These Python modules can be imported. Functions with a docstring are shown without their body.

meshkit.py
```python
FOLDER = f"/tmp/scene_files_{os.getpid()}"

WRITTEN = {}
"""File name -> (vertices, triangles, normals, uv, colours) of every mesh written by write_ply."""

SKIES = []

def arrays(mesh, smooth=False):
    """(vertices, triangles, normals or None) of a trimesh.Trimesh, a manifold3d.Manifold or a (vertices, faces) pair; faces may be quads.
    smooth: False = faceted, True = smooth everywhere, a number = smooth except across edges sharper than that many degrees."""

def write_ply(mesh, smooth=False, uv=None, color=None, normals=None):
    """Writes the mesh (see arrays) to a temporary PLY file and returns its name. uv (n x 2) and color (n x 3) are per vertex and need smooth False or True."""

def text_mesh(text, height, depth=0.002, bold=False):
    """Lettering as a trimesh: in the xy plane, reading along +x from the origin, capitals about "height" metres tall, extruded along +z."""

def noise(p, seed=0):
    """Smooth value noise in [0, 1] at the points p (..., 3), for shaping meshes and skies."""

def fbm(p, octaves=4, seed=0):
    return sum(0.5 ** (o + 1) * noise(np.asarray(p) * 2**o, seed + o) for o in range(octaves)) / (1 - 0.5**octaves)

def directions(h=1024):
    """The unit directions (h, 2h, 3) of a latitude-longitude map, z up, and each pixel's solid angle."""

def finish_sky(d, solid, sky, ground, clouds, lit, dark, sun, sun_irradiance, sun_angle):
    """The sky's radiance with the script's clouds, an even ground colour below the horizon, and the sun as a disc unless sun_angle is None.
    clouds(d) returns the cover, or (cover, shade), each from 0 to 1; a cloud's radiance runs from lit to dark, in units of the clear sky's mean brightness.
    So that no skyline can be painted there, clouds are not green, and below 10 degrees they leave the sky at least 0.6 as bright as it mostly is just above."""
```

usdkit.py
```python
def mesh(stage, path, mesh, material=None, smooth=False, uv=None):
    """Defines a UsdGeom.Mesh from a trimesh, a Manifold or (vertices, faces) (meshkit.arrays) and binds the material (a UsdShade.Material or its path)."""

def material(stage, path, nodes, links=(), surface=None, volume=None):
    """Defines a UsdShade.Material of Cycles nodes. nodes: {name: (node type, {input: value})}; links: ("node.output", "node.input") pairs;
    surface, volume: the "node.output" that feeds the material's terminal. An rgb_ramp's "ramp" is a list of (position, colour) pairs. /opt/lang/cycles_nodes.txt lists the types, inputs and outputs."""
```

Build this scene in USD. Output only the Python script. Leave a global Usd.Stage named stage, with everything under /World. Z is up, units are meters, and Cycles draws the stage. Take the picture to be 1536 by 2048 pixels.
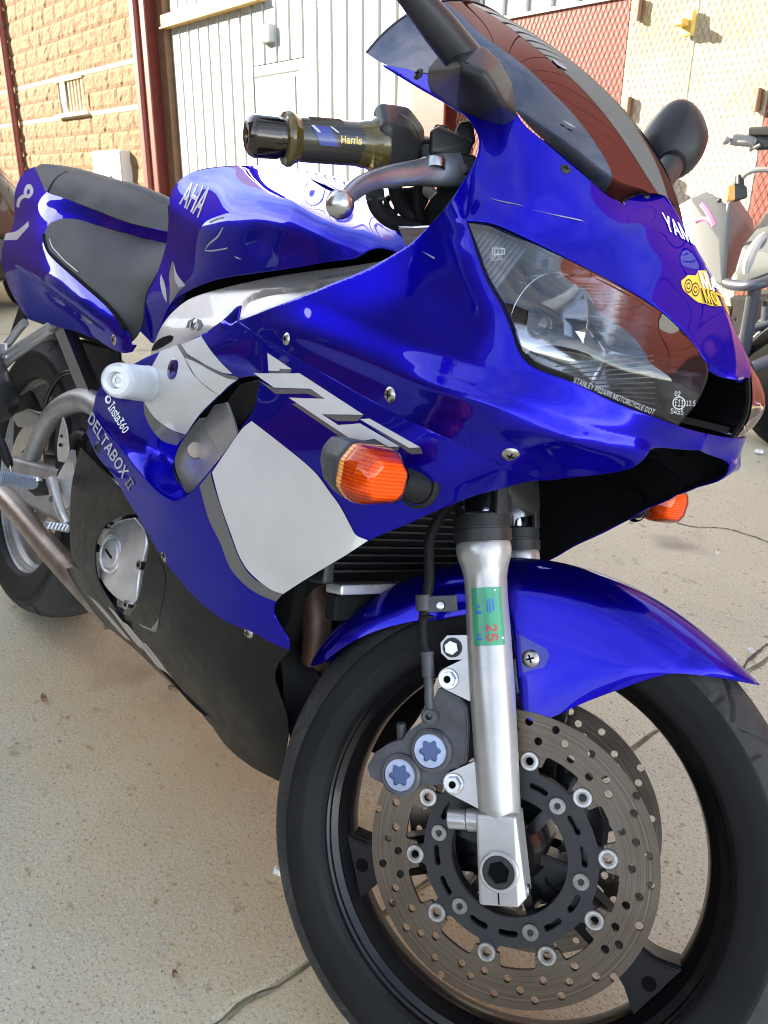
import math, numpy as np, trimesh, usdkit, meshkit, manifold3d as m3
from pxr import Usd, UsdGeom, UsdLux, UsdShade, Gf, Sdf
from scipy.interpolate import RBFInterpolator
from scipy.spatial import Delaunay
import shapely
from shapely import geometry as sg, affinity, ops

stage = Usd.Stage.CreateInMemory()
UsdGeom.SetStageUpAxis(stage, UsdGeom.Tokens.z); UsdGeom.SetStageMetersPerUnit(stage, 1.0)
UsdGeom.Xform.Define(stage, '/World'); UsdGeom.Scope.Define(stage, '/World/Looks')

# ------------------------------------------------------------------ camera, sky, sun, exposure
# the motorcycle's own frame: x forward, y to its left, z up, origin under the front axle; it leans on its side stand
RM=np.array([[ 0.634652 , 0.7375458, 0.2307445], [ 0.299075 , 0.040909 ,-0.9533523], [-0.7125805, 0.6740568,-0.1946185]])  # image right, down, forward in the bike frame
CB=np.array([ 0.4431087,-0.7213547, 0.774839 ]); FPX=1647.6693; STEER=0.4996080
RB=np.array([[ 0.9999843,-0.0015705, 0.0053786], [ 0.       , 0.9599177, 0.280282 ], [-0.0056032,-0.2802776, 0.9599026]]); TZ=-0.003468
WD=np.array([ 0.9999019,-0.0140079,-0.       ]); WN=np.array([-0.0140079,-0.9999019, 0.       ]); B0=np.array([-1.2329436, 2.9081989, 0.       ])
CW = RB @ CB + [0, 0, TZ]
EXPOSURE = 3.05
SUN_DIR = np.array([.78, .48, -.40]); SUN_DIR /= np.linalg.norm(SUN_DIR)     # the way the light travels
SUN_POWER, SKY_POWER = .95, .085
cam = UsdGeom.Camera.Define(stage, '/World/camera')
_R, _U, _B = RB @ RM[0], -(RB @ RM[1]), -(RB @ RM[2])
cam.AddTransformOp().Set(Gf.Matrix4d(*_R, 0, *_U, 0, *_B, 0, *CW, 1))
FOC = 38.6
cam.CreateFocalLengthAttr(FOC); cam.CreateHorizontalApertureAttr(1536 / FPX * FOC); cam.CreateVerticalApertureAttr(2048 / FPX * FOC)
cam.CreateClippingRangeAttr(Gf.Vec2f(.02, 500)); cam.CreateExposureAttr(EXPOSURE)
cam.CreateFStopAttr(24.); cam.CreateFocusDistanceAttr(1.0)
_ts = -SUN_DIR
usdkit.material(stage, '/World/Looks/sky', {
    'sky': ('sky_texture', dict(sky_type='single_scattering', sun_disc=False, sun_elevation=math.asin(_ts[2]), sun_rotation=math.atan2(_ts[0], _ts[1]), air_density=.8, aerosol_density=.35, ozone_density=1.)),
    'tc': ('texture_coordinate', {}), 'mp': ('mapping', dict(scale=(1., 1., 2.6))), 'cn': ('noise_texture', dict(scale=2.2, detail=7., roughness=.62, distortion=.6)),
    'sat': ('map_range', dict(from_min=.36, from_max=.66, to_min=.85, to_max=.18, clamp=True)), 'val': ('map_range', dict(from_min=.36, from_max=.66, to_min=.95, to_max=1.35, clamp=True)), 'veil': ('hsv', {}),   # thin veils of cloud
    'bg': ('background_shader', dict(strength=SKY_POWER))}, [('tc.generated', 'mp.vector'), ('mp.vector', 'cn.vector'), ('cn.fac', 'sat.value'), ('cn.fac', 'val.value'), ('sat.result', 'veil.saturation'), ('val.result', 'veil.value'), ('sky.color', 'veil.color'), ('veil.color', 'bg.color')], surface='bg.background')
dome = UsdLux.DomeLight.Define(stage, '/World/sky')
UsdShade.MaterialBindingAPI.Apply(dome.GetPrim()).Bind(UsdShade.Material.Get(stage, '/World/Looks/sky'))
sun = UsdLux.DistantLight.Define(stage, '/World/sun'); sun.CreateNormalizeAttr(True); sun.CreateIntensityAttr(SUN_POWER); sun.CreateAngleAttr(.5); sun.CreateColorAttr(Gf.Vec3f(1, .90, .75))
_z = _ts; _x = np.cross([0, 0, 1], _z); _x /= np.linalg.norm(_x); _y = np.cross(_z, _x)
sun.AddTransformOp().Set(Gf.Matrix4d(*_x, 0, *_y, 0, *_z, 0, 0, 0, 8, 1))

# ------------------------------------------------------------------ naming and tagging
_used = {}
def path_of(parent, name):
    while parent.count('/') > 3: parent = parent.rsplit('/', 1)[0]      # thing > part > sub-part, no deeper
    k = (parent, name); n = _used.get(k, -1) + 1; _used[k] = n
    return f'{parent}/{name}' + (f'_{n:03d}' if n else '')
def data(prim, **kw):
    for k, v in kw.items():
        if v: prim.SetCustomDataByKey(k, v)
def thing(name, label, category, group=None, M=None, kind=None):
    p = path_of('/World', name); x = UsdGeom.Xform.Define(stage, p)
    if M is not None: x.AddTransformOp().Set(Gf.Matrix4d(*np.asarray(M, float).T.ravel()))
    data(x.GetPrim(), label=label, category=category, group=group, kind=kind)
    return p
def part(parent, name, mesh, mat, smooth=35, label=None, kind=None, uv=None):
    p = path_of(parent, name)
    m = usdkit.mesh(stage, p, mesh, '/World/Looks/' + mat, smooth=smooth, uv=uv)
    data(m.GetPrim(), label=label, kind=kind)
    return p
def solid(name, mesh, mat, label, category, kind=None, smooth=35, group=None):
    p = part('/World', name, mesh, mat, smooth); data(stage.GetPrimAtPath(p), label=label, category=category, kind=kind, group=group); return p

# ------------------------------------------------------------------ shapes
def T(v, f): return trimesh.Trimesh(np.asarray(v, float), np.asarray(f, int), process=False)
cat = lambda *a: trimesh.util.concatenate([x for x in (a[0] if len(a) == 1 and isinstance(a[0], (list, tuple)) else a)])
def unit(a): a = np.asarray(a, float); return a / np.linalg.norm(a)
def frame(axis, hint=(0, 0, 1)):
    w = unit(axis); u = np.cross(hint, w)
    if np.linalg.norm(u) < 1e-3: u = np.cross((1, 0, 0), w)
    u = unit(u); return np.array([u, np.cross(w, u), w]).T       # columns: u, v, w
def box(size, c=(0, 0, 0), R=None, bev=0):
    if bev:
        s = np.array(size) / 2 - bev
        pts = [np.array([a, b, d]) * s for a in (-1, 1) for b in (-1, 1) for d in (-1, 1)]
        k = trimesh.creation.icosphere(1, bev).vertices
        m = trimesh.convex.convex_hull(np.vstack([k + q for q in pts]))
    else: m = trimesh.creation.box(size)
    v = np.asarray(m.vertices); v = v @ np.asarray(R).T if R is not None else v
    return T(v + np.asarray(c, float), m.faces)
def loft(rings, cap=True, closed=True):
    rings = [np.asarray(r, float) for r in rings]; n = len(rings[0]); v = np.vstack(rings); f = []
    k = n if closed else n - 1
    for i in range(len(rings) - 1):
        a = i * n + np.arange(k); b = i * n + (np.arange(k) + 1) % n
        f += [np.c_[a, b, b + n], np.c_[a, b + n, a + n]]
    if cap and closed:
        for r0, flip in ((0, True), ((len(rings) - 1) * n, False)):
            c = len(v); v = np.vstack([v, v[r0:r0 + n].mean(0)]); a = r0 + np.arange(n); b = r0 + (np.arange(n) + 1) % n
            f.append(np.c_[b, a, np.full(n, c)] if flip else np.c_[a, b, np.full(n, c)])
    return T(v, np.vstack(f))
def lathe(c, axis, prof, n=32, cap=True, hint=(0, 0, 1)):
    """prof: (distance along axis, radius)"""
    F = frame(axis, hint); t = np.arange(n) * 2 * np.pi / n
    return loft([np.asarray(c) + a * F[:, 2] + r * (np.cos(t)[:, None] * F[:, 0] + np.sin(t)[:, None] * F[:, 1]) for a, r in prof], cap)
def cyl(a, b, r0, r1=None, n=20, bev=0):
    a, b = np.asarray(a, float), np.asarray(b, float); L = np.linalg.norm(b - a); r1 = r0 if r1 is None else r1
    pr_ = [(0, r0), (L, r1)] if not bev else [(0, r0 - bev), (bev * .3, r0 - bev * .3), (bev, r0), (L - bev, r1), (L - bev * .3, r1 - bev * .3), (L, r1 - bev)]
    return lathe(a, b - a, pr_, n)
def spline(pts, n=40):
    from scipy.interpolate import CubicSpline
    p = np.asarray(pts, float); t = np.r_[0, np.cumsum(np.linalg.norm(np.diff(p, axis=0), axis=1))]
    return CubicSpline(t, p)(np.linspace(0, t[-1], n))
def tube(pts, r, n=12, sm=0, cap=True):
    p = spline(pts, sm) if sm else np.asarray(pts, float); d = np.gradient(p, axis=0); d /= np.linalg.norm(d, axis=1)[:, None]
    r = np.broadcast_to(r, (len(p),)) if np.ndim(r) == 0 else np.interp(np.linspace(0, 1, len(p)), np.linspace(0, 1, len(r)), r)
    u = np.cross(d[0], (0, 0, 1.)); u = np.cross(d[0], (1., 0, 0)) if np.linalg.norm(u) < .1 else u; u = unit(u); t = np.arange(n) * 2 * np.pi / n; out = []
    for q, w, rr in zip(p, d, r):
        u = unit(u - w * (u @ w)); v = np.cross(w, u); out.append(q + rr * (np.cos(t)[:, None] * u + np.sin(t)[:, None] * v))
    return loft(out, cap)
def ball(c, r, s=(1, 1, 1), sub=2):
    m = trimesh.creation.icosphere(sub, r); return T(m.vertices * s + c, m.faces)
def hull(*pts): 
    return trimesh.convex.convex_hull(np.vstack([np.asarray(q, float).reshape(-1, 3) for q in pts]))
def rhull(pts, r):
    k = trimesh.creation.icosphere(1, 1).vertices
    r = np.broadcast_to(r, len(pts)); return hull(*[k * rr + q for q, rr in zip(np.asarray(pts, float), r)])
def extrude(poly, depth, O=(0, 0, 0), X=(1, 0, 0), Y=(0, 1, 0), bev=0):
    """a shapely polygon in the plane O, X, Y, thick along X x Y; bev chamfers the far edge"""
    out = []
    for g in getattr(poly, 'geoms', [poly]):
        if g.is_empty: continue
        if bev:
            out.append(trimesh.creation.extrude_polygon(g, depth - bev, engine='earcut'))
            i = g.buffer(-bev)
            ring = lambda q, z: np.c_[np.array(q.exterior.coords)[:-1], np.full(len(q.exterior.coords) - 1, z)]
            mm = m3.CrossSection([np.array(r.coords)[:-1] for r in [g.exterior, *g.interiors]], m3.FillRule.EvenOdd)
            for k in range(2):
                cs = mm.offset(-bev * (1 - math.cos((k + 1) * math.pi / 4)), m3.JoinType.Round)
                q = cs.extrude(bev * math.sin((k + 1) * math.pi / 4)).to_mesh()
                out.append(trimesh.Trimesh(q.vert_properties[:, :3] + [0, 0, depth - bev], q.tri_verts))
        else: out.append(trimesh.creation.extrude_polygon(g, depth, engine='earcut'))
    m = cat(out); X, Y = np.asarray(X, float), np.asarray(Y, float); Z = np.cross(X, Y); v = np.asarray(m.vertices)
    return T(np.asarray(O) + v[:, :1] * X + v[:, 1:2] * Y + v[:, 2:] * Z, m.faces)
def circle(r, c=(0, 0), n=48): return sg.Polygon([(c[0] + r * math.cos(a), c[1] + r * math.sin(a)) for a in np.arange(n) * 2 * np.pi / n])
def flip(m): return T(m.vertices, np.asarray(m.faces)[:, ::-1])
def soften(m, n=2, it=10, lamb=.5):
    """rounds a hull off"""
    v, f = np.asarray(m.vertices), np.asarray(m.faces)
    m = trimesh.Trimesh(v, f); m.merge_vertices()
    for _ in range(n): m = m.subdivide(); m.merge_vertices()
    c, e = m.centroid, m.extents.max(); trimesh.smoothing.filter_laplacian(m, lamb=lamb, iterations=it); w = np.asarray(m.vertices); k = e / (w.max(0) - w.min(0)).max(); return T((w - c) * k + c, m.faces)
def mirrored(m): return T(np.asarray(m.vertices) * [1, -1, 1], np.asarray(m.faces)[:, ::-1])

# ------------------------------------------------------------------ sight lines: where the photograph's points lie in the scene
def ray(px, py): return RM.T @ np.array([(px - 768) / FPX, (py - 1024) / FPX, 1.])
def at(px, py, h):                                  # on the bike, h metres to its right of the centre plane
    d = ray(px, py); return CB + (-h - CB[1]) / d[1] * d
def atn(P, h):                                      # many pixels at once
    P = np.asarray(P, float); d = np.c_[(P - [768, 1024]) / FPX, np.ones(len(P))] @ RM
    return CB + ((-np.asarray(h) - CB[1]) / d[:, 1])[:, None] * d
SAX = np.array([-math.sin(math.radians(24)), 0, math.cos(math.radians(24))]); SAP = np.array([.081, 0, 0])
_K = np.array([[0, -SAX[2], SAX[1]], [SAX[2], 0, -SAX[0]], [-SAX[1], SAX[0], 0]])
RS = np.eye(3) + math.sin(STEER) * _K + (1 - math.cos(STEER)) * _K @ _K
def steer(m):
    if hasattr(m, 'faces'): return T((np.asarray(m.vertices) - SAP) @ RS.T + SAP, m.faces)
    return (np.asarray(m, float) - SAP) @ RS.T + SAP
CS = RS.T @ (CB - SAP) + SAP
def ats(px, py, h):                                 # the same in the steered fork's frame, before it is steered
    d = RS.T @ ray(px, py); return CS + (-h - CS[1]) / d[1] * d
def ground(px, py, z=0.):
    d = RB @ ray(px, py); return CW + (z - CW[2]) / d[2] * d
WALL_D = ((CW - B0) @ WN) * 1.22
W0 = CW - WN * WALL_D; W0 = np.array([W0[0], W0[1], 0.])     # foot of the wall opposite the camera
def wall(px, py, off=0.):
    d = RB @ ray(px, py); P = CW + (off - WALL_D) / (d @ WN) * d
    return np.array([(P - W0) @ WD, P[2]])
def W(s, z, off=0.): return W0 + WD * s + WN * off + np.array([0, 0, z])
WR = np.array([WD, WN, [0, 0, 1]]).T                # columns: along the wall, out of it, up
def wbox(s0, s1, z0, z1, o0, o1, bev=0): return box((s1 - s0, o1 - o0, z1 - z0), W((s0 + s1) / 2, (z0 + z1) / 2, (o0 + o1) / 2), WR, bev)
rng = np.random.default_rng(7)
# ------------------------------------------------------------------ materials
def MAT(name, nodes, links, surface='p.BSDF'): usdkit.material(stage, '/World/Looks/' + name, nodes, links, surface=surface)
def plain(name, col, rough=.5, metal=0., coat=0., spec=.5, bump=None, var=None, **kw):
    """a surface of one colour; bump: (scale, distance); var: (scale, darker colour)"""
    n = {'p': ('principled_bsdf', dict(base_color=col, roughness=rough, metallic=metal, coat_weight=coat, specular_ior_level=spec, **kw))}; l = []
    if bump or var: n['tc'] = ('texture_coordinate', {})
    if bump:
        n['bn'] = ('noise_texture', dict(scale=bump[0], detail=3.)); n['b'] = ('bump', dict(strength=1., distance=bump[1]))
        l += [('tc.object', 'bn.vector'), ('bn.fac', 'b.height'), ('b.normal', 'p.normal')]
    if var:
        n['vn'] = ('noise_texture', dict(scale=var[0], detail=5., roughness=.65)); n['vr'] = ('rgb_ramp', dict(ramp=[(.35, var[1]), (.62, col)]))
        l += [('tc.object', 'vn.vector'), ('vn.fac', 'vr.fac'), ('vr.color', 'p.base_color')]
    MAT(name, n, l)
# paints and plastics of the motorcycle
def paint(name, base, metal, rough):
    MAT(name, {'p': ('principled_bsdf', dict(base_color=base, metallic=metal, roughness=rough, specular_ior_level=.0, specular_tint=(.04, .04, .6), coat_weight=.8, coat_roughness=.012, coat_ior=1.36)),
               'tc': ('texture_coordinate', {}), 'v': ('voronoi_texture', dict(scale=2600.)), 'r': ('rgb_ramp', dict(ramp=[(0, tuple(.8 * c for c in base)), (1, tuple(min(1., 1.2 * c) for c in base))])),
               'dn': ('noise_texture', dict(scale=6., detail=6., roughness=.7)), 'dr': ('map_range', dict(from_min=.45, from_max=.75, to_min=.012, to_max=.05, clamp=True))},
        [('tc.object', 'v.vector'), ('v.color', 'r.fac'), ('r.color', 'p.base_color'), ('tc.object', 'dn.vector'), ('dn.fac', 'dr.value'), ('dr.result', 'p.coat_roughness')])
paint('blue_paint', (.007, .003, .34), .85, .29)
plain('white_decal', (.55, .53, .505), .32, coat=.5, var=(9, (.50, .48, .45)))
plain('grey_decal', (.085, .08, .08), .32, coat=.6)
plain('silver_decal', (.36, .36, .38), .32, coat=.6)
plain('yellow_decal', (.62, .42, .04), .3, coat=.6)
plain('scuff', (.22, .22, .24), .7)
plain('black_satin', (.010, .010, .0105), .42, spec=.4, bump=(900, .00006), var=(7, (.014, .0135, .012)))
MAT('black_cowl', {'p': ('principled_bsdf', dict(roughness=.36, specular_ior_level=.2)), 'tc': ('texture_coordinate', {}),
    'n': ('noise_texture', dict(scale=5., detail=6., roughness=.62)), 'r': ('rgb_ramp', dict(ramp=[(.36, (.0025, .0025, .0025)), (.7, (.007, .0067, .0057))])),
    'n2': ('noise_texture', dict(scale=60., detail=4.)), 'rr': ('map_range', dict(from_min=.3, from_max=.7, to_min=.26, to_max=.42))},
    [('tc.object', 'n.vector'), ('n.fac', 'r.fac'), ('r.color', 'p.base_color'), ('tc.object', 'n2.vector'), ('n2.fac', 'rr.value'), ('rr.result', 'p.roughness')])
plain('black_matt', (.006, .006, .006), .75, spec=.15, bump=(700, .0001))
plain('dark_void', (.004, .004, .004), .9, spec=.1)
plain('black_gloss', (.006, .006, .007), .12, coat=.6)
plain('wheel_paint', (.0030, .0030, .0038), .26, coat=.22, spec=.3, var=(14, (.006, .005, .0045)))
plain('rubber', (.0055, .0055, .006), .55, spec=.16, bump=(500, .00012), var=(8, (.010, .0095, .009)))
MAT('tyre_rubber', {'p': ('principled_bsdf', dict(roughness=.66, specular_ior_level=.16)), 'tc': ('texture_coordinate', {}),
    'n': ('noise_texture', dict(scale=11., detail=7., roughness=.7)), 'r': ('rgb_ramp', dict(ramp=[(.34, (.020, .020, .020)), (.55, (.032, .0315, .030)), (.74, (.062, .058, .051))])),
    'v': ('noise_texture', dict(scale=420., detail=2.)), 'b': ('bump', dict(strength=.6, distance=.0006))},
    [('tc.object', 'n.vector'), ('n.fac', 'r.fac'), ('r.color', 'p.base_color'), ('tc.object', 'v.vector'), ('v.fac', 'b.height'), ('b.normal', 'p.normal')])
plain('fork_silver', (.40, .385, .365), .3, metal=.6, coat=.25, bump=(1500, .00002), var=(30, (.34, .325, .305)))
plain('frame_silver', (.40, .385, .365), .36, metal=.5, coat=.3, var=(16, (.34, .325, .30)))
plain('cast_alloy', (.62, .61, .60), .36, metal=.7, bump=(260, .0002), var=(20, (.48, .47, .46)))
plain('bright_alloy', (.46, .455, .45), .24, metal=1., bump=(300, .0001), var=(25, (.45, .44, .43)))
plain('rim_silver', (.24, .235, .23), .36, metal=.55, coat=.15, var=(9, (.15, .14, .125)))
plain('swing_alloy', (.30, .295, .285), .42, metal=.7, bump=(260, .0002), var=(20, (.22, .21, .20)))
plain('chrome', (.78, .79, .82), .06, metal=1.)
plain('steel', (.50, .48, .45), .28, metal=1., bump=(800, .00006), var=(140, (.34, .31, .27)))
plain('caliper_grey', (.07, .07, .075), .45, metal=.3, bump=(420, .0002), var=(40, (.045, .043, .042)))
plain('piston_cap', (.23, .26, .34), .24, metal=1., var=(60, (.20, .225, .29)))
plain('carrier_black', (.016, .016, .0175), .42, spec=.35, bump=(500, .0001), var=(25, (.024, .021, .019)))
plain('rusty_pipe', (.13, .075, .048), .5, metal=.6, var=(18, (.07, .045, .032)))
plain('titan_pipe', (.30, .25, .21), .38, metal=.8, var=(12, (.17, .13, .10)))
plain("seat_vinyl", (.006, .006, .0063), .58, spec=.3, bump=(1500, .0002), var=(10, (.019, .018, .017)))
plain('smoke_grip', (.017, .015, .009), .25, coat=.4)
plain('gel_ring', (.085, .066, .012), .2, coat=.5, transmission_weight=.25)
plain('red_plastic', (.16, .012, .010), .35)
plain('puck_plastic', (.50, .53, .56), .38, subsurface_weight=.25, subsurface_radius=(.01, .01, .012), var=(22, (.42, .42, .41)))
plain('sticker_green', (.025, .26, .10), .35, coat=.4, var=(50, (.02, .21, .12)))
plain('sticker_blue', (.02, .10, .42), .35); plain('sticker_red', (.42, .03, .03), .4)
plain('mirror_glass', (.8, .8, .8), .02, metal=1.)
plain('scoop_paint', (.006, .004, .17), .2, metal=.7, coat=1.)
_c = np.array(steer(np.array([[0, -.071, .29]])))[0]
MAT('disc_steel', {'p': ('principled_bsdf', dict(metallic=1., roughness=.34)), 'tc': ('texture_coordinate', {}),
    'd': ('vector_math', dict(math_type='distance', vector2=tuple(map(float, _c)))), 'k': ('math', dict(math_type='multiply', value2=520.)), 'n': ('noise_texture', dict(dimensions='1D', scale=1., detail=3., roughness=.7)),
    'r': ('rgb_ramp', dict(ramp=[(.25, (.080, .062, .046)), (.75, (.18, .148, .115))])), 'b': ('bump', dict(strength=.5, distance=.0002)),
    'n2': ('noise_texture', dict(scale=16., detail=4.)), 'm': ('mix', dict(mix_type='multiply', fac=.55)), 'r2': ('rgb_ramp', dict(ramp=[(.3, (.6, .55, .5)), (.7, (1, 1, 1))]))},
    [('tc.object', 'd.vector1'), ('d.value', 'k.value1'), ('k.value', 'n.w'), ('n.fac', 'r.fac'), ('r.color', 'm.color1'), ('tc.object', 'n2.vector'), ('n2.fac', 'r2.fac'), ('r2.color', 'm.color2'), ('m.color', 'p.base_color'), ('n.fac', 'b.height'), ('b.normal', 'p.normal')])
def pane(name, tint, ior=1.5, rough=0., refl=(1, 1, 1)):
    MAT(name, {'t': ('transparent_bsdf', dict(color=tint)), 'g': ('glossy_bsdf', dict(color=refl, roughness=rough)), 'f': ('fresnel', dict(IOR=ior)), 'm': ('mix_closure', {})},
        [('f.fac', 'm.fac'), ('t.transparent' if False else 't.BSDF', 'm.closure1'), ('g.BSDF', 'm.closure2')], surface='m.closure')
pane('clear_lens', (.93, .94, .95), 1.75); pane('smoke_screen', (.016, .016, .020), 1.33, 0., (.13, .135, .16)); pane('car_glass', (.10, .11, .10), 1.6); pane('amber_lens', (.97, .50, .10), 1.5, .02)
MAT('amber_ribs', {'p': ('principled_bsdf', dict(base_color=(.92, .32, .03), roughness=.3, coat_weight=.7)), 'tc': ('texture_coordinate', {}), 'v': ('wave_texture', dict(scale=95., bands_direction='z')), 'w': ('wave_texture', dict(scale=95., bands_direction='x')),
    'a': ('math', dict(math_type='add')), 'b': ('bump', dict(strength=.7, distance=.001)), 'r': ('rgb_ramp', dict(ramp=[(.1, (.78, .19, .012)), (.8, (.98, .42, .06))]))},
    [('tc.object', 'v.vector'), ('tc.object', 'w.vector'), ('v.fac', 'a.value1'), ('w.fac', 'a.value2'), ('a.value', 'b.height'), ('b.normal', 'p.normal'), ('v.fac', 'r.fac'), ('r.color', 'p.base_color')])
plain("lamp_shell", (.38, .39, .41), .16, metal=1.); plain('lamp_mirror', (.80, .81, .83), .05, metal=1.); plain('lamp_rib', (.05, .05, .052), .3); plain('lens_ink', (.45, .46, .46), .5); plain('lens_ink_dark', (.12, .12, .13), .5)
plain('amber_cell', (.95, .42, .08), .2, coat=.5)
plain('grip_blue', (.02, .03, .16), .3, coat=.4)
plain('lever_alloy', (.30, .31, .34), .28, metal=.9, bump=(500, .00006), var=(30, (.22, .22, .24)))
plain('peg_alloy', (.26, .29, .35), .35, metal=.8)
plain('clear_glass_solid', (.55, .57, .6), .08, coat=1.)
plain('quad_grip', (.16, .155, .145), .5); plain('quad_bar', (.030, .034, .045), .38, coat=.3)
plain('pale_timber', (.55, .47, .32), .8, bump=(60, .003), var=(5, (.45, .36, .22)))
plain('rib_alloy', (.62, .62, .64), .35, metal=.6)
plain('lamp_body', (.035, .036, .037), .5, bump=(300, .0003)); plain('bar_black', (.06, .05, .042), .14, metal=1., coat=.6); plain('bobbin_steel', (.26, .245, .22), .3, metal=1., var=(120, (.19, .175, .155))); plain('cap_socket', (.06, .085, .16), .3, metal=.9); plain('socket_rim', (.10, .11, .14), .3, metal=1.)  # the cap's socket floor has its recess shade darkened into the colour
# the yard
def relief(name, cols, scale, rough, bumps, speck=None, patch=None):
    n = {'tc': ('geometry', {}), 'p': ('principled_bsdf', dict(roughness=rough, specular_ior_level=.25)), 'n': ('noise_texture', dict(scale=scale, detail=8., roughness=.62)), 'r': ('rgb_ramp', dict(ramp=cols))}
    l = [('tc.position', 'n.vector'), ('n.fac', 'r.fac')]; last = 'r.color'; h = None
    for i, (s, d) in enumerate(bumps):
        n[f'bn{i}'] = ('noise_texture', dict(scale=s, detail=5., roughness=.7)); n[f'b{i}'] = ('bump', dict(strength=1., distance=d))
        l += [('tc.position', f'bn{i}.vector'), (f'bn{i}.fac', f'b{i}.height')]
        if h: l.append((h, f'b{i}.normal'))
        h = f'b{i}.normal'
    if h: l.append((h, 'p.normal'))
    for i, (s, lo, hi, c) in enumerate(speck or []):
        n[f's{i}'] = ('noise_texture', dict(scale=s, detail=3., roughness=.6)); n[f'sr{i}'] = ('map_range', dict(from_min=lo, from_max=hi, to_min=0., to_max=1., clamp=True)); n[f'sm{i}'] = ('mix', dict(color2=c))
        l += [('tc.position', f's{i}.vector'), (f's{i}.fac', f'sr{i}.value'), (f'sr{i}.result', f'sm{i}.fac'), (last, f'sm{i}.color1')]; last = f'sm{i}.color'
    if patch:                                        # warm bounce glow painted into the colour round a point: (centre, inner, outer radius, colour, share)
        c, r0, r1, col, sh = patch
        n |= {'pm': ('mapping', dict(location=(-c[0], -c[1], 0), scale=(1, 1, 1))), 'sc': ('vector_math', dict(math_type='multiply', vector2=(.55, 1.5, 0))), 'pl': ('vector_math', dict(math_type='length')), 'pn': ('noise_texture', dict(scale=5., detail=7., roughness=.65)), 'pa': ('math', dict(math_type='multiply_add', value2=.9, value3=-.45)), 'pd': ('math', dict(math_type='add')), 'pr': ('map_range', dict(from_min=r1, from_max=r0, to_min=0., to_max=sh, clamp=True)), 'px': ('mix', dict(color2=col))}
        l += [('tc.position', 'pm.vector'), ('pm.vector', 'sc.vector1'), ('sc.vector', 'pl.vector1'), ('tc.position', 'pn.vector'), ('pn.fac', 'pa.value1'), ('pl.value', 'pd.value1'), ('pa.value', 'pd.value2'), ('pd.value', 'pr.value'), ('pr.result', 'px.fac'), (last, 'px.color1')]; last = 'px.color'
    l.append((last, 'p.base_color')); MAT(name, n, l)
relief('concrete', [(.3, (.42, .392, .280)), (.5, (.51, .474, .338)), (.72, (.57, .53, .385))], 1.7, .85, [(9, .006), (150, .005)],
       [(230, .55, .66, (.60, .575, .50)), (205, .57, .68, (.19, .175, .135)), (120, .65, .71, (.70, .67, .61)), (75, .64, .72, (.16, .145, .11)), (2.4, .60, .74, (.235, .205, .16)), (13, .66, .76, (.19, .17, .14)), (34, .64, .72, (.24, .19, .12))], patch=((-.68, .02), .0, .62, (.46, .32, .15), .65))  # the patch is warm bounce light painted on the ground under the fairing
relief('joint_moss', [(.35, (.09, .085, .065)), (.55, (.17, .165, .10)), (.7, (.19, .21, .08))], 30, .95, [(300, .004)])
plain('crack_dirt', (.07, .062, .052), .95)
plain('paper', (.72, .71, .68), .8); plain('dry_leaf', (.16, .10, .055), .8); plain('pebble', (.34, .31, .27), .85, bump=(300, .001))
relief('split_stone', [(.3, (.205, .126, .066)), (.5, (.255, .162, .088)), (.7, (.315, .215, .125))], 24, .9, [(45, .02), (200, .006)])
relief('smooth_stone', [(.35, (.42, .33, .20)), (.65, (.50, .41, .27))], 8, .85, [(200, .001)])
plain('mortar', (.21, .125, .06), .9)
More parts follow.
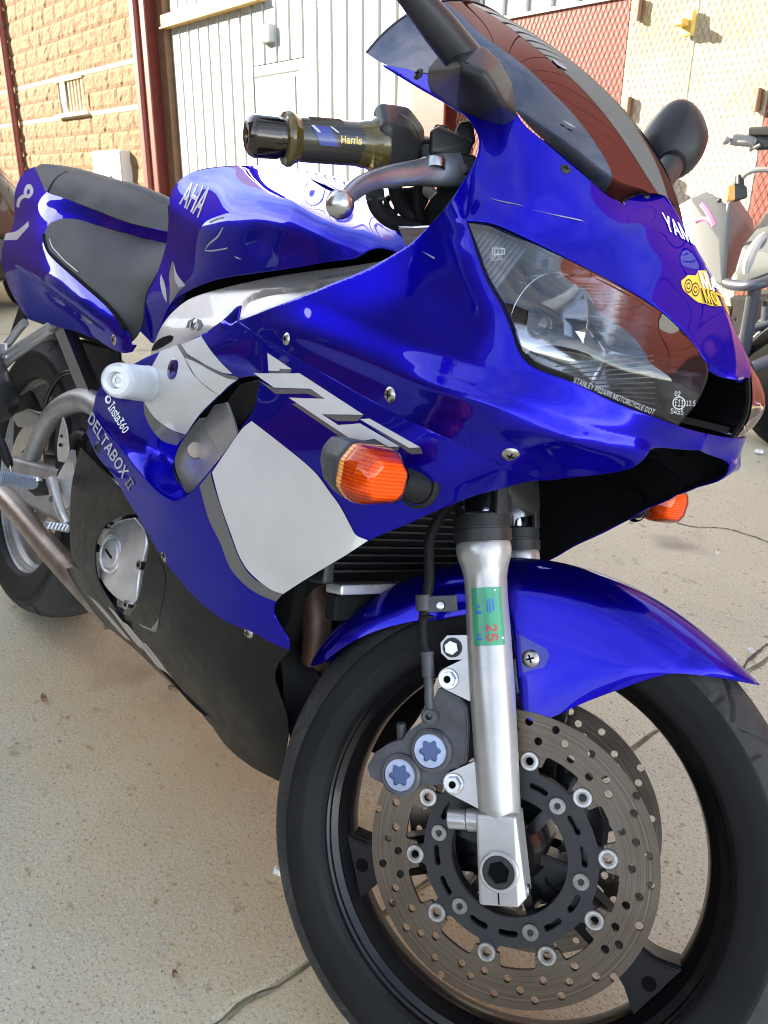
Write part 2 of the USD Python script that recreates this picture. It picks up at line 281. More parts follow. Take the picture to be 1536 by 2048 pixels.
plain('red_steel', (.20, .038, .024), .45, bump=(30, .0006), var=(7, (.155, .034, .022)))
plain('white_steel', (.36, .375, .36), .45, bump=(4, .002), var=(3, (.32, .335, .32)))
plain('gate_joint', (.012, .016, .015), .7); plain('yellow_rail', (.50, .33, .11), .6, var=(9, (.42, .25, .08)))
plain('brown_steel', (.17, .09, .04), .6, var=(9, (.12, .06, .03)))
plain('yellow_paint', (.62, .47, .10), .5, var=(12, (.5, .33, .07)))
MAT('leaf_paint', {'g': ('geometry', {}), 's': ('separate_xyz', {}), 'n': ('noise_texture', dict(scale=3.5, detail=6., roughness=.6)), 'k': ('math', dict(math_type='multiply', value2=1.0)), 'a': ('math', dict(math_type='add')),
    'r': ('rgb_ramp', dict(ramp=[(.0, (.45, .435, .395)), (.66, (.45, .435, .385)), (.82, (.45, .42, .30)), (1., (.44, .385, .19))])), 'h': ('math', dict(math_type='multiply_add', value2=.42, value3=-.28)), 'p': ('principled_bsdf', dict(roughness=.55))},
    [('g.position', 's.vector'), ('g.position', 'n.vector'), ('s.z', 'h.value1'), ('n.fac', 'k.value1'), ('k.value', 'a.value1'), ('h.value', 'a.value2'), ('a.value', 'r.fac'), ('r.color', 'p.base_color')])
plain('oxide_panel', (.21, .042, .026), .6, var=(6, (.17, .04, .03))); plain('mesh_paint', (.24, .13, .08), .6)
plain('cabinet_white', (.50, .49, .46), .5); plain('sign_blue', (.10, .14, .40), .4); plain('sign_white', (.75, .77, .82), .4)
plain('car_paint', (.018, .011, .009), .25, metal=.5, coat=1.); plain('car_trim', (.02, .025, .035), .4)
plain('quad_grey', (.075, .082, .08), .38, coat=.2, var=(8, (.075, .078, .076))); plain('pink_decal', (.42, .17, .27), .4); plain('quad_white', (.30, .30, .30), .4)
relief('old_brick_dark', [(.3, (.10, .045, .025)), (.7, (.14, .068, .038))], 9, .9, [(40, .01)])
relief('old_brick', [(.3, (.20, .075, .035)), (.7, (.30, .13, .065))], 9, .9, [(40, .01)])
plain('clad_red', (.23, .05, .03), .5, var=(2, (.2, .05, .03)))
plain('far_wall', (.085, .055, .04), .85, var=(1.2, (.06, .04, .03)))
plain('far_glass', (.03, .035, .04), .08)

# ------------------------------------------------------------------ the ground: one sheet with a sunk joint, cracks, litter
JX = -.205                                          # the expansion joint runs straight across the yard towards the wall
def ground_sheet():
    xs = np.unique(np.r_[np.linspace(-60, 60, 31), np.linspace(-4, 4, 41), JX + np.array([-.06, -.03, -.012, -.007, -.0035, 0, .0035, .007, .012, .03, .06])])
    ys = np.unique(np.r_[np.linspace(-40, 40, 21), np.linspace(-3.5, 4.5, 320)])
    X, Y = np.meshgrid(xs, ys, indexing='ij'); Z = np.zeros_like(X)
    j = np.abs(X - JX) < .0115; wob = (meshkit.fbm(np.stack([X * 0, Y * 14, X * 0], -1), 4, 3) - .5) * .022
    edge = np.abs(X - JX) / .007; Z = np.where(j, -.008 * np.clip(1.25 - edge, 0, 1), 0); X = X + np.where(np.abs(X - JX) < .05, wob, 0)
    v = np.stack([X, Y, Z], -1).reshape(-1, 3); a, b = len(xs), len(ys); i, k = np.meshgrid(np.arange(a - 1), np.arange(b - 1), indexing='ij'); q = (i * b + k).ravel()
    return T(v, np.vstack([np.c_[q, q + b, q + b + 1], np.c_[q, q + b + 1, q + 1]]))
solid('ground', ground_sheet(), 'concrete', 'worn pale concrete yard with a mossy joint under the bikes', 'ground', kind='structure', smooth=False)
def ribbon(pts, w, z, seed, n=60):
    p = spline(pts, n); r = np.random.default_rng(seed); p = p + np.c_[np.apply_along_axis(lambda q: np.convolve(q, np.ones(5) / 5, 'same'), 0, r.normal(0, .007, (n, 2))), np.zeros(n)]
    d = np.gradient(p, axis=0); d /= np.linalg.norm(d, axis=1)[:, None]; s = np.c_[-d[:, 1], d[:, 0], 0 * d[:, 0]]; ww = (w * (.4 + r.random(n)) / 2)[:, None]
    v = np.vstack([p - s * ww, p + s * ww]); v[:, 2] = z; i = np.arange(n - 1); return T(v, np.vstack([np.c_[i, i + 1, i + n + 1], np.c_[i, i + n + 1, i + n]]))
yy = np.arange(-3.3, 4.3, .025)
part('/World/ground', 'joint_filler', flip(ribbon([(JX + (meshkit.fbm(np.array([[0, y * 14, 0]]), 4, 3)[0] - .5) * .022, y, 0) for y in yy], .006, -.0030, 5, len(yy))) if False else ribbon([(JX + (meshkit.fbm(np.array([[0, y * 14, 0]]), 4, 3)[0] - .5) * .022, y, 0) for y in yy], .006, -.0030, 5, len(yy)), 'joint_moss', False)
part('/World/ground', 'crack', ribbon([ground(*q) for q in [(1335, 1030), (1400, 1055), (1470, 1062), (1536, 1085), (1640, 1100)]], .005, .002, 2), 'crack_dirt', False)
part('/World/ground', 'crack', ribbon([ground(*q) for q in [(1536, 1290), (1500, 1325), (1470, 1350), (1400, 1390)]], .006, .0025, 4, 26), 'crack_dirt', False)
def scrap(px, py, r, mat, label, cat_, seed, lift=.006):
    k = np.random.default_rng(seed); c = ground(px, py); n = 9; a = np.arange(n) * 2 * np.pi / n; rr = r * (.55 + .6 * k.random(n))
    top = np.c_[rr * np.cos(a), rr * np.sin(a) * .7, lift + lift * 1.4 * k.random(n)]; v = np.vstack([top, top * [.6, .6, 1] + [0, 0, lift], [[0, 0, lift * 1.3]], top - [0, 0, .0012], [[0, 0, lift * .7]]]) + c
    f = []
    for i in range(n):
        j = (i + 1) % n; f += [(i, j, n + j), (i, n + j, n + i), (n + i, n + j, 2 * n), (2 * n + 1 + j, 2 * n + 1 + i, 3 * n + 1), (2 * n + 1 + i, 2 * n + 1 + j, j), (2 * n + 1 + i, j, i)]
    solid('paper_scrap' if mat == 'paper' else 'dry_leaf', T(v, f), mat, label, cat_, smooth=False)
scrap(1515, 908, .02, 'paper', 'torn white paper scrap high up beside the nose of the blue bike', 'litter', 1)
scrap(1462, 1330, .016, 'paper', 'crumpled white paper scrap above the tip of the front mudguard', 'litter', 2)
scrap(1500, 1310, .010, 'paper', 'small white paper flake by the crack right of the mudguard tip', 'litter', 3)
scrap(556, 1755, .009, 'paper', 'white paper flake touching the left edge of the front tyre', 'litter', 4)
scrap(1433, 1113, .007, 'paper', 'tiny white flake on the concrete behind the mudguard', 'litter', 5)
scrap(90, 1405, .010, 'dry_leaf', 'dark dry leaf on the concrete left of the black fairing', 'leaf', 6)
scrap(345, 1385, .012, 'dry_leaf', 'brown leaf crumb under the black belly fairing', 'leaf', 7)
scrap(352, 1960, .007, 'dry_leaf', 'brown twig stub on the concrete near the picture bottom', 'leaf', 8)
_p = []; k = np.random.default_rng(11)
for i in range(520):
    x, y = k.uniform(-2.2, .8), k.uniform(-.75, 2.4); r = k.uniform(.0012, .0034)
    m = trimesh.creation.icosphere(0, r); v = np.asarray(m.vertices) * [1, 1, .6] * (1 + .25 * k.random((len(m.vertices), 1))); _p.append(T(v + [x, y, r * .3], m.faces))
solid('grit', cat(_p), 'pebble', 'loose grit scattered over the concrete', 'grit', kind='stuff', smooth=False)

# ------------------------------------------------------------------ the warehouse wall: bays between red columns
bw = thing('block_wall', 'tan split-face block wall with two pale smooth courses', 'wall')
cS0, cS1 = wall(284, 0)[0], wall(333, 0)[0]         # the red column
gS1 = wall(846, 120)[0]                             # the gate's right edge
bandZ = [wall(291, 110)[1], wall(291, 122)[1], wall(297, 205)[1], wall(299, 217)[1]]
ROW = (bandZ[1] - bandZ[2]) / 2
S_FAR = cS0 - 12
part(bw, 'backing', wbox(S_FAR, cS0, -.2, 5.3, -.30, -.012), 'mortar', False)
rows = [(bandZ[2] - 0, None)]
zs = []                                              # (z0, z1, smooth?)
z = bandZ[3]
while z > .3: zs.append((z - ROW, z, False)); z -= ROW
zs += [(bandZ[3], bandZ[2], True), (bandZ[2], bandZ[2] + ROW, False), (bandZ[2] + ROW, bandZ[1], False), (bandZ[1], bandZ[0], True)]
z = bandZ[0]
while z < 3.6: zs.append((z, z + ROW, False)); z += ROW
wS0, wS1 = wall(121, 200)[0], wall(171, 190)[0]; wZ0, wZ1 = bandZ[2], bandZ[1]
def block(s0, s1, z0, z1, seed):
    k = np.random.default_rng(seed); nx, nz = 10, 6; g = .0022
    S, Z = np.meshgrid(np.linspace(s0 + g, s1 - g, nx), np.linspace(z0 + g * .7, z1 - g * .7, nz), indexing='ij')
    O = .012 + .026 * (meshkit.fbm(np.stack([S * 13, Z * 17, S * 0 + seed], -1), 3, seed) - .25) + .006 * k.random(S.shape)
    rim = np.ones_like(S); rim[0] = rim[-1] = 0; rim[:, 0] = rim[:, -1] = 0; O = np.where(rim > 0, O, .006 + .006 * k.random(S.shape))
    v = (W0 + S[..., None] * WD + O[..., None] * WN + Z[..., None] * [0, 0, 1]).reshape(-1, 3); i, j = np.meshgrid(np.arange(nx - 1), np.arange(nz - 1), indexing='ij'); q = (i * nz + j).ravel()
    f = np.vstack([np.c_[q, q + nz, q + nz + 1], np.c_[q, q + nz + 1, q + 1]])
    b = np.r_[np.arange(nx) * nz, (nx - 1) * nz + np.arange(1, nz), np.arange(nx - 2, -1, -1) * nz + nz - 1, np.arange(nz - 2, 0, -1)]; n0 = len(v)
    v = np.vstack([v, v[b] - WN * .03]); m = np.arange(len(b)); mm = (m + 1) % len(b); f = np.vstack([f, np.c_[b[m], n0 + m, n0 + mm], np.c_[b[m], n0 + mm, b[mm]]])
    return T(v, f)
BL = .42; nblk = 0
for r, (z0, z1, sm) in enumerate(zs):
    if sm:
        for a, b in ([(S_FAR, cS0 - .002)]):
            part(bw, 'smooth_course', wbox(a, b, z0 + .002, z1 - .002, -.011, .012, .004), 'smooth_stone', 30)
        continue
    s = cS0 - .004 - (BL / 2 if r % 2 else 0); first = True; s_hi = cS0 - .004
    while s_hi > cS0 - 7.4:
        s_lo = s if (first and r % 2) else s_hi - BL
        first = False; a, b = s_lo, s_hi; s_hi = s_lo
        if z0 > wZ0 - .01 and z1 < wZ1 + .01 and b > wS0 and a < wS1:
            for c, d in ((a, wS0), (wS1, b)):
                if d - c > .05: part(bw, 'block', block(c, d, z0, z1, nblk), 'split_stone', False); nblk += 1
            continue
        if nblk < 298: part(bw, 'block', block(a, b, z0, z1, nblk), 'split_stone', False); nblk += 1
# the barred window and its sill
wn = f'{bw}/window'
UsdGeom.Xform.Define(stage, wn)
part(wn, 'reveal', cat(wbox(wS0, wS1, wZ0, wZ1, -.011, -.009), wbox(wS0 - .01, wS0, wZ0, wZ1, -.011, .02), wbox(wS1, wS1 + .01, wZ0, wZ1, -.011, .02)), 'smooth_stone', False)
for i in range(5):
    a = wS0 + (wS1 - wS0) * (.42 + .125 * i); part(wn, 'bar', wbox(a, a + .035, wZ0 + .002, wZ1 - .002, -.006, .02, .003), 'smooth_stone')
part(wn, 'sill', wbox(wS0 - .06, wS1 + .08, wZ0 - .035, wZ0 + .004, .013, .075, .004), 'sign_white')
part(wn, 'lintel', wbox(wS0 - .03, wS1 + .02, wZ1 - .02, wZ1 + .012, .013, .04, .003), 'smooth_stone')
# the security plate hung in the window
sS, sZ = (wS0 + (wS1 - wS0) * .22), (wZ0 + wZ1) / 2 + .02
_o = sg.Polygon([(-.075, .15), (.075, .15), (.08, -.04), (.05, -.13), (0, -.17), (-.05, -.13), (-.08, -.04)]).buffer(.01)
sp = thing('alarm_sign', 'blue and white shield-shaped alarm plate in the barred window', 'sign')
part(sp, 'plate', extrude(_o, .004, W(sS, sZ, .024), WD, (0, 0, 1)), 'sign_white', False)
part(sp, 'print', cat(*[extrude(sg.box(-.055, a, .055, b), .001, W(sS, sZ, .0285), WD, (0, 0, 1)) for a, b in ((.10, .13), (.02, .085), (-.10, -.085))]), 'sign_blue', False)
part(sp, 'border', extrude(_o.difference(_o.buffer(-.008)), .001, W(sS, sZ, .0285), WD, (0, 0, 1)), 'sign_blue', False)
# meter cabinet
cb = thing('meter_cabinet', 'white electric meter cabinet on the block wall beside the red column', 'cabinet')
a, b = wall(206, 303)[0], wall(262, 298)[0]; zt = wall(206, 303)[1]; split = a + (b - a) * .70
part(cb, 'case', wbox(a, b, zt - .62, zt, .0, .13, .012), 'cabinet_white'); part(cb, 'door', wbox(a + .012, split, zt - .608, zt - .012, .131, .145, .004), 'cabinet_white'); part(cb, 'side_panel', wbox(split + .012, b - .012, zt - .608, zt - .012, .131, .140, .004), 'cabinet_white')
part(cb, 'handle', wbox(split - .05, split - .03, zt - .35, zt - .27, .146, .160, .004), 'car_trim')
# red downpipe and columns
a = wall(14, 60)[0]
dp = thing('downpipe', 'thin red downpipe on the block wall at the far left', 'pipe')
part(dp, 'pipe', cyl(W(a, .1, .07), W(a, 5.25, .07), .05, n=18), 'red_steel')
for z in (1.1, 2.9, 4.6): part(dp, 'clamp', cat(cyl(W(a, z, .07), W(a, z + .04, .07), .056, n=18), wbox(a - .012, a + .012, z, z + .04, .0, .03)), 'brown_steel')
def column(name, s0, s1, o0, o1, label):
    t = thing(name, label, 'column'); f_ = .018; d = (o1 - o0)
    m = (s0 + s1) / 2
    part(t, 'flange', wbox(s0, s1, -.1, 5.4, o1 - f_, o1, .003), 'red_steel'); part(t, 'flange', wbox(s0, s1, -.1, 5.4, o0, o0 + f_, .003), 'red_steel')
    part(t, 'web', wbox(m - .01, m + .01, -.1, 5.4, o0 + f_, o1 - f_), 'red_steel'); return t
c1 = column('steel_column', cS0 + .02, cS0 + (cS1 - cS0) * .66, -.06, .16, 'red painted steel column between the block wall and the white gate')
part(c1, 'rib', cyl(W(cS0 + .20, -.1, .175), W(cS0 + .20, 5.4, .175), .028, n=14), 'red_steel')
part(c1, 'packer', wbox(cS0, cS0 + .02, -.1, 5.4, -.06, .03), 'red_steel')
part(c1, 'gate_stop', wbox(cS0 + (cS1 - cS0) * .68, cS1 - .02, -.1, 5.4, -.08, .04, .004), 'brown_steel')  # brown strip: the column's shadow on the gate frame put into the colour
# the white planked gate with its wicket door
gt = thing('plank_gate', 'tall white metal gate of upright planks with a wicket door', 'gate')
lines = [354.7, 374.7, 394, 414, 435.6, 457.5, 480.5, 505, 529.7, 555, 580.7, 609, 637, 666, 696.6, 728, 760, 794, 830]
S0 = wall(354.7, 20)[0]; S9 = wall(830, 20)[0]; pitch = (S9 - S0) / 18
part(gt, 'backing', wbox(cS1 - .02, gS1 + .3, -.1, 5.3, -.20, -.10), 'gate_joint', False)
kS0, kS1 = wall(499, 140)[0], wall(607, 140)[0]; kZ = wall(545, 125)[1]
for i in range(-1, 20):
    a, b = S0 + pitch * i + .019, S0 + pitch * (i + 1) - .019
    a = max(a, cS1 - .01); b = min(b, gS1 + .02 if i >= 18 else 1e9)
    z0 = kZ if (b > kS0 and a < kS1 and 0.5 * (a + b) > kS0 - .02 and .5 * (a + b) < kS1 + .02) else .03
    part(gt, 'gate_plank', wbox(a, b, z0, 5.25, -.05, -.006, .003), 'white_steel', 40)
wk_ = f'{gt}/wicket_door'; UsdGeom.Xform.Define(stage, wk_)
pS0, pS1, pZ = wall(504, 156)[0], wall(592, 141)[0], wall(504, 156)[1]
part(wk_, 'leaf', wbox(kS0 + .005, kS1 - .005, .05, kZ - .006, -.05, -.016, .003), 'white_steel', 40)
part(wk_, 'panel_edge', cat(wbox(pS0, pS1, pZ, pZ + .012, -.0155, -.011), wbox(pS0, pS0 + .012, .3, pZ, -.0155, -.011)), 'gate_joint', False)
for i in range(8):
    a = pS0 + .03 + (pS1 - pS0 - .06) * i / 8; b = pS0 + .03 + (pS1 - pS0 - .06) * (i + 1) / 8
    part(wk_, 'slat', wbox(a + .005, b - .004, .3, pZ - .03, -.0158, -.006, .003), 'white_steel', 40)
a, b = wall(527, 60)[0], wall(548, 60)[0]; zt, zb = wall(538, 50)[1], wall(538, 86)[1]
part(gt, 'lock_box', wbox(a, b, zb, zt, -.011, .05, .008), 'white_steel')
part(gt, 'top_rail', cat(wbox(cS1 - .06, wall(530, 0)[0], wall(330, 45)[1] - .05, wall(330, 45)[1] + .05, -.011, .06, .004), wbox(cS1 - .06, wall(530, 0)[0], wall(330, 45)[1] - .065, wall(330, 45)[1] - .052, -.011, .075, .003)), 'yellow_rail')
# second column, then mesh-clad red panels and doors
mS0 = wall(918, 20)[0]
c2 = column('steel_column', gS1 + .03, mS0, -.06, .10, 'orange-red steel column between the white gate and the mesh panels')
part(c2, 'edge_strip', wbox(gS1 - .015, gS1 + .028, -.1, 5.4, -.04, .07, .003), 'yellow_paint')
mZ = wall(1100, 23)[1]; hS = wall(1272, 100)[0]; gap = wall(1383, 110)[0]; hE = wall(1518, 200)[0]; mE = hE + 2.6
dl = [('mesh_panel', mS0 + .005, hS - .075, 'oxide_panel', 'red-oxide panel behind diamond mesh left of the pale mesh doors'), ('mesh_door', hS - .07, gap - .005, 'leaf_paint', 'pale yellow-white mesh door leaf with two hinges at its left'),
      ('mesh_door', gap + .005, hE + .03, 'leaf_paint', 'pale mesh door leaf right of the centre gap'), ('mesh_panel', hE + .035, mE, 'oxide_panel', 'red-oxide mesh panel right of the pale doors behind the quad')]
def lattice(s0, s1, z0, z1, o, wid=.034, hei=.066, th=.0030):
    """expanded metal: two families of slanting strips clipped to the panel"""
    segs = []; H = z1 - z0; k = hei / wid
    for sgn in (1, -1):
        c = np.arange(s0 - (H / k if sgn > 0 else 0), s1 + (0 if sgn > 0 else H / k), wid)
        for c0 in c:
            za, zb = z0, z1; sa, sb = c0, c0 + sgn * H / k
            t = sorted([(s0 - sa) / (sb - sa), (s1 - sa) / (sb - sa)]); ta, tb = max(0, t[0]), min(1, t[1])
            if tb - ta < .01: continue
            segs.append((sa + (sb - sa) * ta, za + H * ta, sa + (sb - sa) * tb, za + H * tb, o + .002 * sgn))
    v, f = [], []
    for (a, b, c, d, oo) in segs:
        u = np.array([c - a, d - b]); u /= np.linalg.norm(u); nrm = np.array([-u[1], u[0]]) * th / 2; n0 = len(v)
        for (s, z) in ((a, b), (c, d)):
            v += [W(s - nrm[0], z - nrm[1], oo), W(s + nrm[0], z + nrm[1], oo + .001), W(s, z, oo + th)]
        for q in range(3):
            r = (q + 1) % 3; f += [(n0 + q, n0 + r, n0 + 3 + r), (n0 + q, n0 + 3 + r, n0 + 3 + q)]
    return T(v, f)
for i, (nm, a, b, mt, lb) in enumerate(dl):
    t = thing(nm, lb, 'panel' if 'panel' in nm else 'door')
    part(t, 'sheet', wbox(a, b, .06, mZ, -.05, -.012, .002), mt, 40)
    part(t, 'grille', lattice(a + .004, b - .004, .12, mZ - .004, -.006), 'mesh_paint' , False, kind='stuff')
    part(t, 'rim', wbox(a, b, mZ + .001, mZ + .02, -.05, .004, .002), 'white_steel')
    if i in (1, 2):
        s = hS if i == 1 else hE
        for q in ([(1282, 20), (1262, 215)] if i == 1 else [(1520, 200)]):
            z = wall(*q)[1]; part(t, 'hinge', cat(cyl(W(s, z - .05, .012), W(s, z + .05, .012), .014, n=12), wbox(s - .02, s + .02, z - .045, z + .045, -.004, .006)), 'brown_steel')
    if i == 1:
        for q in ((1385, 45), (1340, 372)):
            c = wall(*q); part(t, 'hasp', cat(wbox(c[0] - .035, c[0] + .02, c[1] - .06, c[1] + .05, .0, .035, .004), wbox(c[0] - .05, c[0] + .005, c[1] - .02, c[1] + .012, .035, .095, .005)), 'yellow_paint')
# white ribbed sheets above the doors, red cladding higher up and further along
uc = thing('ribbed_cladding', 'white ribbed sheet cladding above the mesh doors', 'cladding')
part(uc, 'sheet', wbox(mS0 + .005, mE, mZ + .022, 3.3, -.10, -.05), 'white_steel', False)
s = mS0 + .02
while s < mE - .2: part(uc, 'rib', wbox(s, s + .15, mZ + .024, 3.29, -.049, -.02, .008), 'white_steel'); s += .19
for nm, a, b, lb in (('red_cladding', S_FAR, mE + 9, 'red ribbed cladding high on the warehouse over the gate'),):
    pass
rc = thing('red_cladding', 'red ribbed cladding high on the warehouse above the white sheets', 'cladding')
part(rc, 'sheet', wbox(mS0 + .005, mE + 6, 3.32, 5.3, -.10, -.05), 'clad_red', False)
s = mS0 + .02; _m = []
while s < mE + 5.8: _m.append(wbox(s, s + .575, 3.33, 5.29, -.049, -.034)); s += .6
part(rc, 'rib', cat(_m), 'clad_red', False, kind='stuff')
rw_ = thing('red_shutter', 'red ribbed shutter of the next bay reflected in the fairing', 'shutter')
part(rw_, 'sheet', wbox(mE + .01, mE + 6, -.05, 3.31, -.10, -.05), 'clad_red', False)
_m = []; z = mE + .03
while z < mE + 5.8: _m.append(wbox(z, z + .575, .03, 3.3, -.049, -.036)); z += .6
part(rw_, 'rib', cat(_m), 'clad_red', False, kind='stuff')
# the warehouse opposite: it shades the bike, and the headlight mirrors it
oy = 8.6; OH = -SUN_DIR[2] / (SUN_DIR @ -WN) * (oy + (CW - B0) @ WN)      # its eaves put the shadow's edge on the yard just short of the wall
ow = thing('warehouse', 'long brick warehouse on the other side of the yard', 'building')
def obox(x0, x1, z0, z1, o0, o1): return box((x1 - x0, o1 - o0, z1 - z0), (CW + WD * ((x0 + x1) / 2) + WN * (oy + (o0 + o1) / 2)) * [1, 1, 0] + [0, 0, (z0 + z1) / 2], WR)
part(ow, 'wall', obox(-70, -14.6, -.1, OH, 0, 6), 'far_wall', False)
part(ow, 'roof', obox(-70.2, -14.5, OH + .001, OH + .02, -.0, 6.2), 'clad_red', False)
oy = 5.8                                             # the nearer, taller block behind the camera, unseen, shaped to darken paint reflections
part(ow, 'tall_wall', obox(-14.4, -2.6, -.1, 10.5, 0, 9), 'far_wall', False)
part(ow, 'gable_wall', obox(-14.45, -14.401, -.1, 10.5, 0, 9), 'old_brick', False)
for i in range(3):
    x = -13.6 + 3.7 * i
    if i % 2: part(ow, 'shutter', obox(x, x + 3.2, 0, 3.8, -.06, 0), 'clad_red', False)
    else:
        w_ = part(ow, 'window', obox(x + .4, x + 2.8, 2.2, 3.7, -.05, 0), 'cabinet_white', False); part(w_, 'pane', obox(x + .5, x + 2.7, 2.3, 3.6, -.055, -.051), 'far_glass', False)
part(ow, 'end_wall', box((8, 19, 11), CW * [1, 1, 0] + WD * -31. + WN * -5.9 + [0, 0, 5.4], WR), 'old_brick_dark', False)  # unseen, added to block bright sky from the tail's reflections
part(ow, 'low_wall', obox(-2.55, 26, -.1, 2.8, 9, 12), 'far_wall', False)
part(ow, 'roof', obox(-14.6, -2.5, 10.501, 10.6, -.1, 9.2), 'clad_red', False)
# ------------------------------------------------------------------ the motorcycle: wheels, fork, brakes
_M = np.eye(4); _M[:3, :3] = RB; _M[2, 3] = TZ
bike = thing('motorcycle', 'blue sports motorcycle with white panels leaning on its stand in the middle of the yard', 'motorcycle', M=_M)
def sub(name, parent=None):
    p = path_of(parent or bike, name); UsdGeom.Xform.Define(stage, p); return p
def wv(m, ax=(0, .29)):                              # wheel coordinates (x, out to the right, z) about an axle at x, z
    v = np.asarray(m.vertices); return T(np.c_[v[:, 0] + ax[0], -v[:, 1], v[:, 2] + ax[1]], np.asarray(m.faces)[:, ::-1])
def rev(prof, n=160, closed=False):                  # prof: (h, r) about the axle
    t = np.arange(n) * 2 * np.pi / n; rings = [np.c_[np.full(len(prof), 0.) + np.array(prof)[:, 1] * math.cos(a), np.array(prof)[:, 0], np.array(prof)[:, 1] * math.sin(a)] for a in t]
    k = len(prof); v = np.vstack(rings); i, j = np.meshgrid(np.arange(n), np.arange(k if closed else k - 1), indexing='ij'); i, j = i.ravel(), j.ravel(); i2, j2 = (i + 1) % n, (j + 1) % k
    return T(v, np.vstack([np.c_[i * k + j, i2 * k + j, i2 * k + j2], np.c_[i * k + j, i2 * k + j2, i * k + j2]]))
def pol(r, a): return np.array([r * math.cos(math.radians(a)), r * math.sin(math.radians(a))])
def disk_ex(poly, h0, h1, bev=0):                    # a polygon of the wheel plane, from h0 out to h1
    m = extrude(poly, abs(h1 - h0), (0, 0, 0), (1, 0, 0), (0, 1, 0), bev); v = np.asarray(m.vertices); s = 1 if h1 > h0 else -1
    out = T(np.c_[v[:, 0], h0 + s * v[:, 2], v[:, 1]], m.faces); return out if s < 0 else flip(out)
def sector(r0, r1, a0, a1, n=24):
    a = np.radians(np.linspace(a0, a1, n)); return sg.Polygon(np.vstack([np.c_[r0 * np.cos(a), r0 * np.sin(a)], np.c_[r1 * np.cos(a[::-1]), r1 * np.sin(a[::-1])]]))
def ring(r0, r1, n=128): return circle(r1, n=n).difference(circle(r0, n=n))

def tyre_meshes(R, hw, rim_r, crown, grooves, n=840):
    """tread and sidewalls as two meshes; grooves(h, angle) -> depth"""
    th = np.linspace(-1, 1, 61); hs = hw * .965 * np.sin(th * 1.22) / math.sin(1.22); zz = R - crown * (1 - np.sqrt(np.clip(1 - (np.abs(hs) / (hw * 1.02)) ** 2.1, 0, 1)))
    t = np.arange(n) * 2 * np.pi / n; A, H = np.meshgrid(t, hs, indexing='ij'); D = grooves(H, A); r = zz[None] - D
    k = len(hs); v = np.stack([r * np.cos(A), H, r * np.sin(A)], -1).reshape(-1, 3); i, j = np.meshgrid(np.arange(n), np.arange(k - 1), indexing='ij'); i, j = i.ravel(), j.ravel(); i2 = (i + 1) % n
    tread = T(v, np.vstack([np.c_[i * k + j, i2 * k + j, i2 * k + j + 1], np.c_[i * k + j, i2 * k + j + 1, i * k + j + 1]]))
    he, re = hs[-1], zz[-1]; side = []
    for s in (1, -1):
        pr_ = [(he, re), (he + .0012, re - .0015), (hw * 1.0, re - .006), (hw * 1.005, re - .016), (hw * .985, re - .022), (hw * .98, re - .0225), (hw * .94, rim_r + .008), (hw * .90, rim_r + .001), (hw * .86, rim_r - .001), (hw * .80, rim_r - .004)]
        m = rev([(s * a, b) for a, b in pr_], 200); side.append(m if s < 0 else flip(m))
    return tread, side
def grooves_front(H, A):
    d = np.zeros_like(H); h = np.abs(H); p = 2 * np.pi / 9
    for off, a0, a1, b0, b1, w, sgn in ((0, .004, .054, 0, .22, .0062, 1), (.38, .016, .056, .05, -.12, .0050, -1)):
        for side in (1, -1):
            hh = H * side; u = np.clip((hh - a0) / (a1 - a0), 0, 1); c = b0 + (b1 - b0) * (u ** 1.35) + off + (.35 if side < 0 else 0)
            da = (A - c + p / 2) % p - p / 2; near = np.abs(da) * .28 / (w * .5 * (1.05 - .5 * np.abs(2 * u - 1)))
            inside = (hh > a0) & (hh < a1); d = np.maximum(d, np.where(inside, .0055 * np.clip(1.5 - near, 0, 1), 0))
    k = (A * 9 * 3 / (2 * np.pi)) % 1; d = np.maximum(d, np.where((h > .0500) & (np.abs(k - .5) < .05), .0026, 0))
    return d
def grooves_rear(H, A):
    d = np.zeros_like(H); p = 2 * np.pi / 10
    for side in (1, -1):
        hh = H * side
        for off, a0, a1, b1, w in ((0, .01, .075, .22, .0055), (.32, .03, .082, -.12, .004)):
            u = np.clip((hh - a0) / (a1 - a0), 0, 1); c = b1 * u ** 1.4 + off + (.3 if side < 0 else 0); da = (A - c + p / 2) % p - p / 2
            d = np.maximum(d, np.where((hh > a0) & (hh < a1), .005 * np.clip(1.5 - np.abs(da) * .3 / (w * .5), 0, 1), 0))
    return d

def build_wheel(parent_name, xf, R, hw, rim_hw, spokes_at, paintm, grooves, crown, nsp=3):
    wh = sub(parent_name)
    tread, side = tyre_meshes(R, hw, .2185, crown, grooves)
    part(wh, 'tread', xf(tread), 'tyre_rubber', 45)
    for s in side: part(wh, 'sidewall', xf(s), 'rubber', 40)
    b = rim_hw
    half = [(b + .003, .2325), (b + .0062, .2312), (b + .0068, .2265), (b + .003, .2245), (b - .004, .2235), (b - .0065, .2185), (b - .010, .2140), (b - .013, .2128), (b - .0175, .2062), (b - .021, .2050), (b - .027, .1985), (b - .034, .1962), (0, .1945)]
    prof = half + [(-a, r) for a, r in half[-2::-1]] + [(-b + .004, .219), (-b + .03, .203), (b - .03, .203), (b - .004, .219)]
    part(wh, 'rim', xf(flip(rev(prof, 220, True))), paintm, 30)
    return wh
STW = lambda m: steer(wv(m))
fw = build_wheel('front_wheel', STW, .290, .060, .0455, 0, 'wheel_paint', grooves_front, .047)
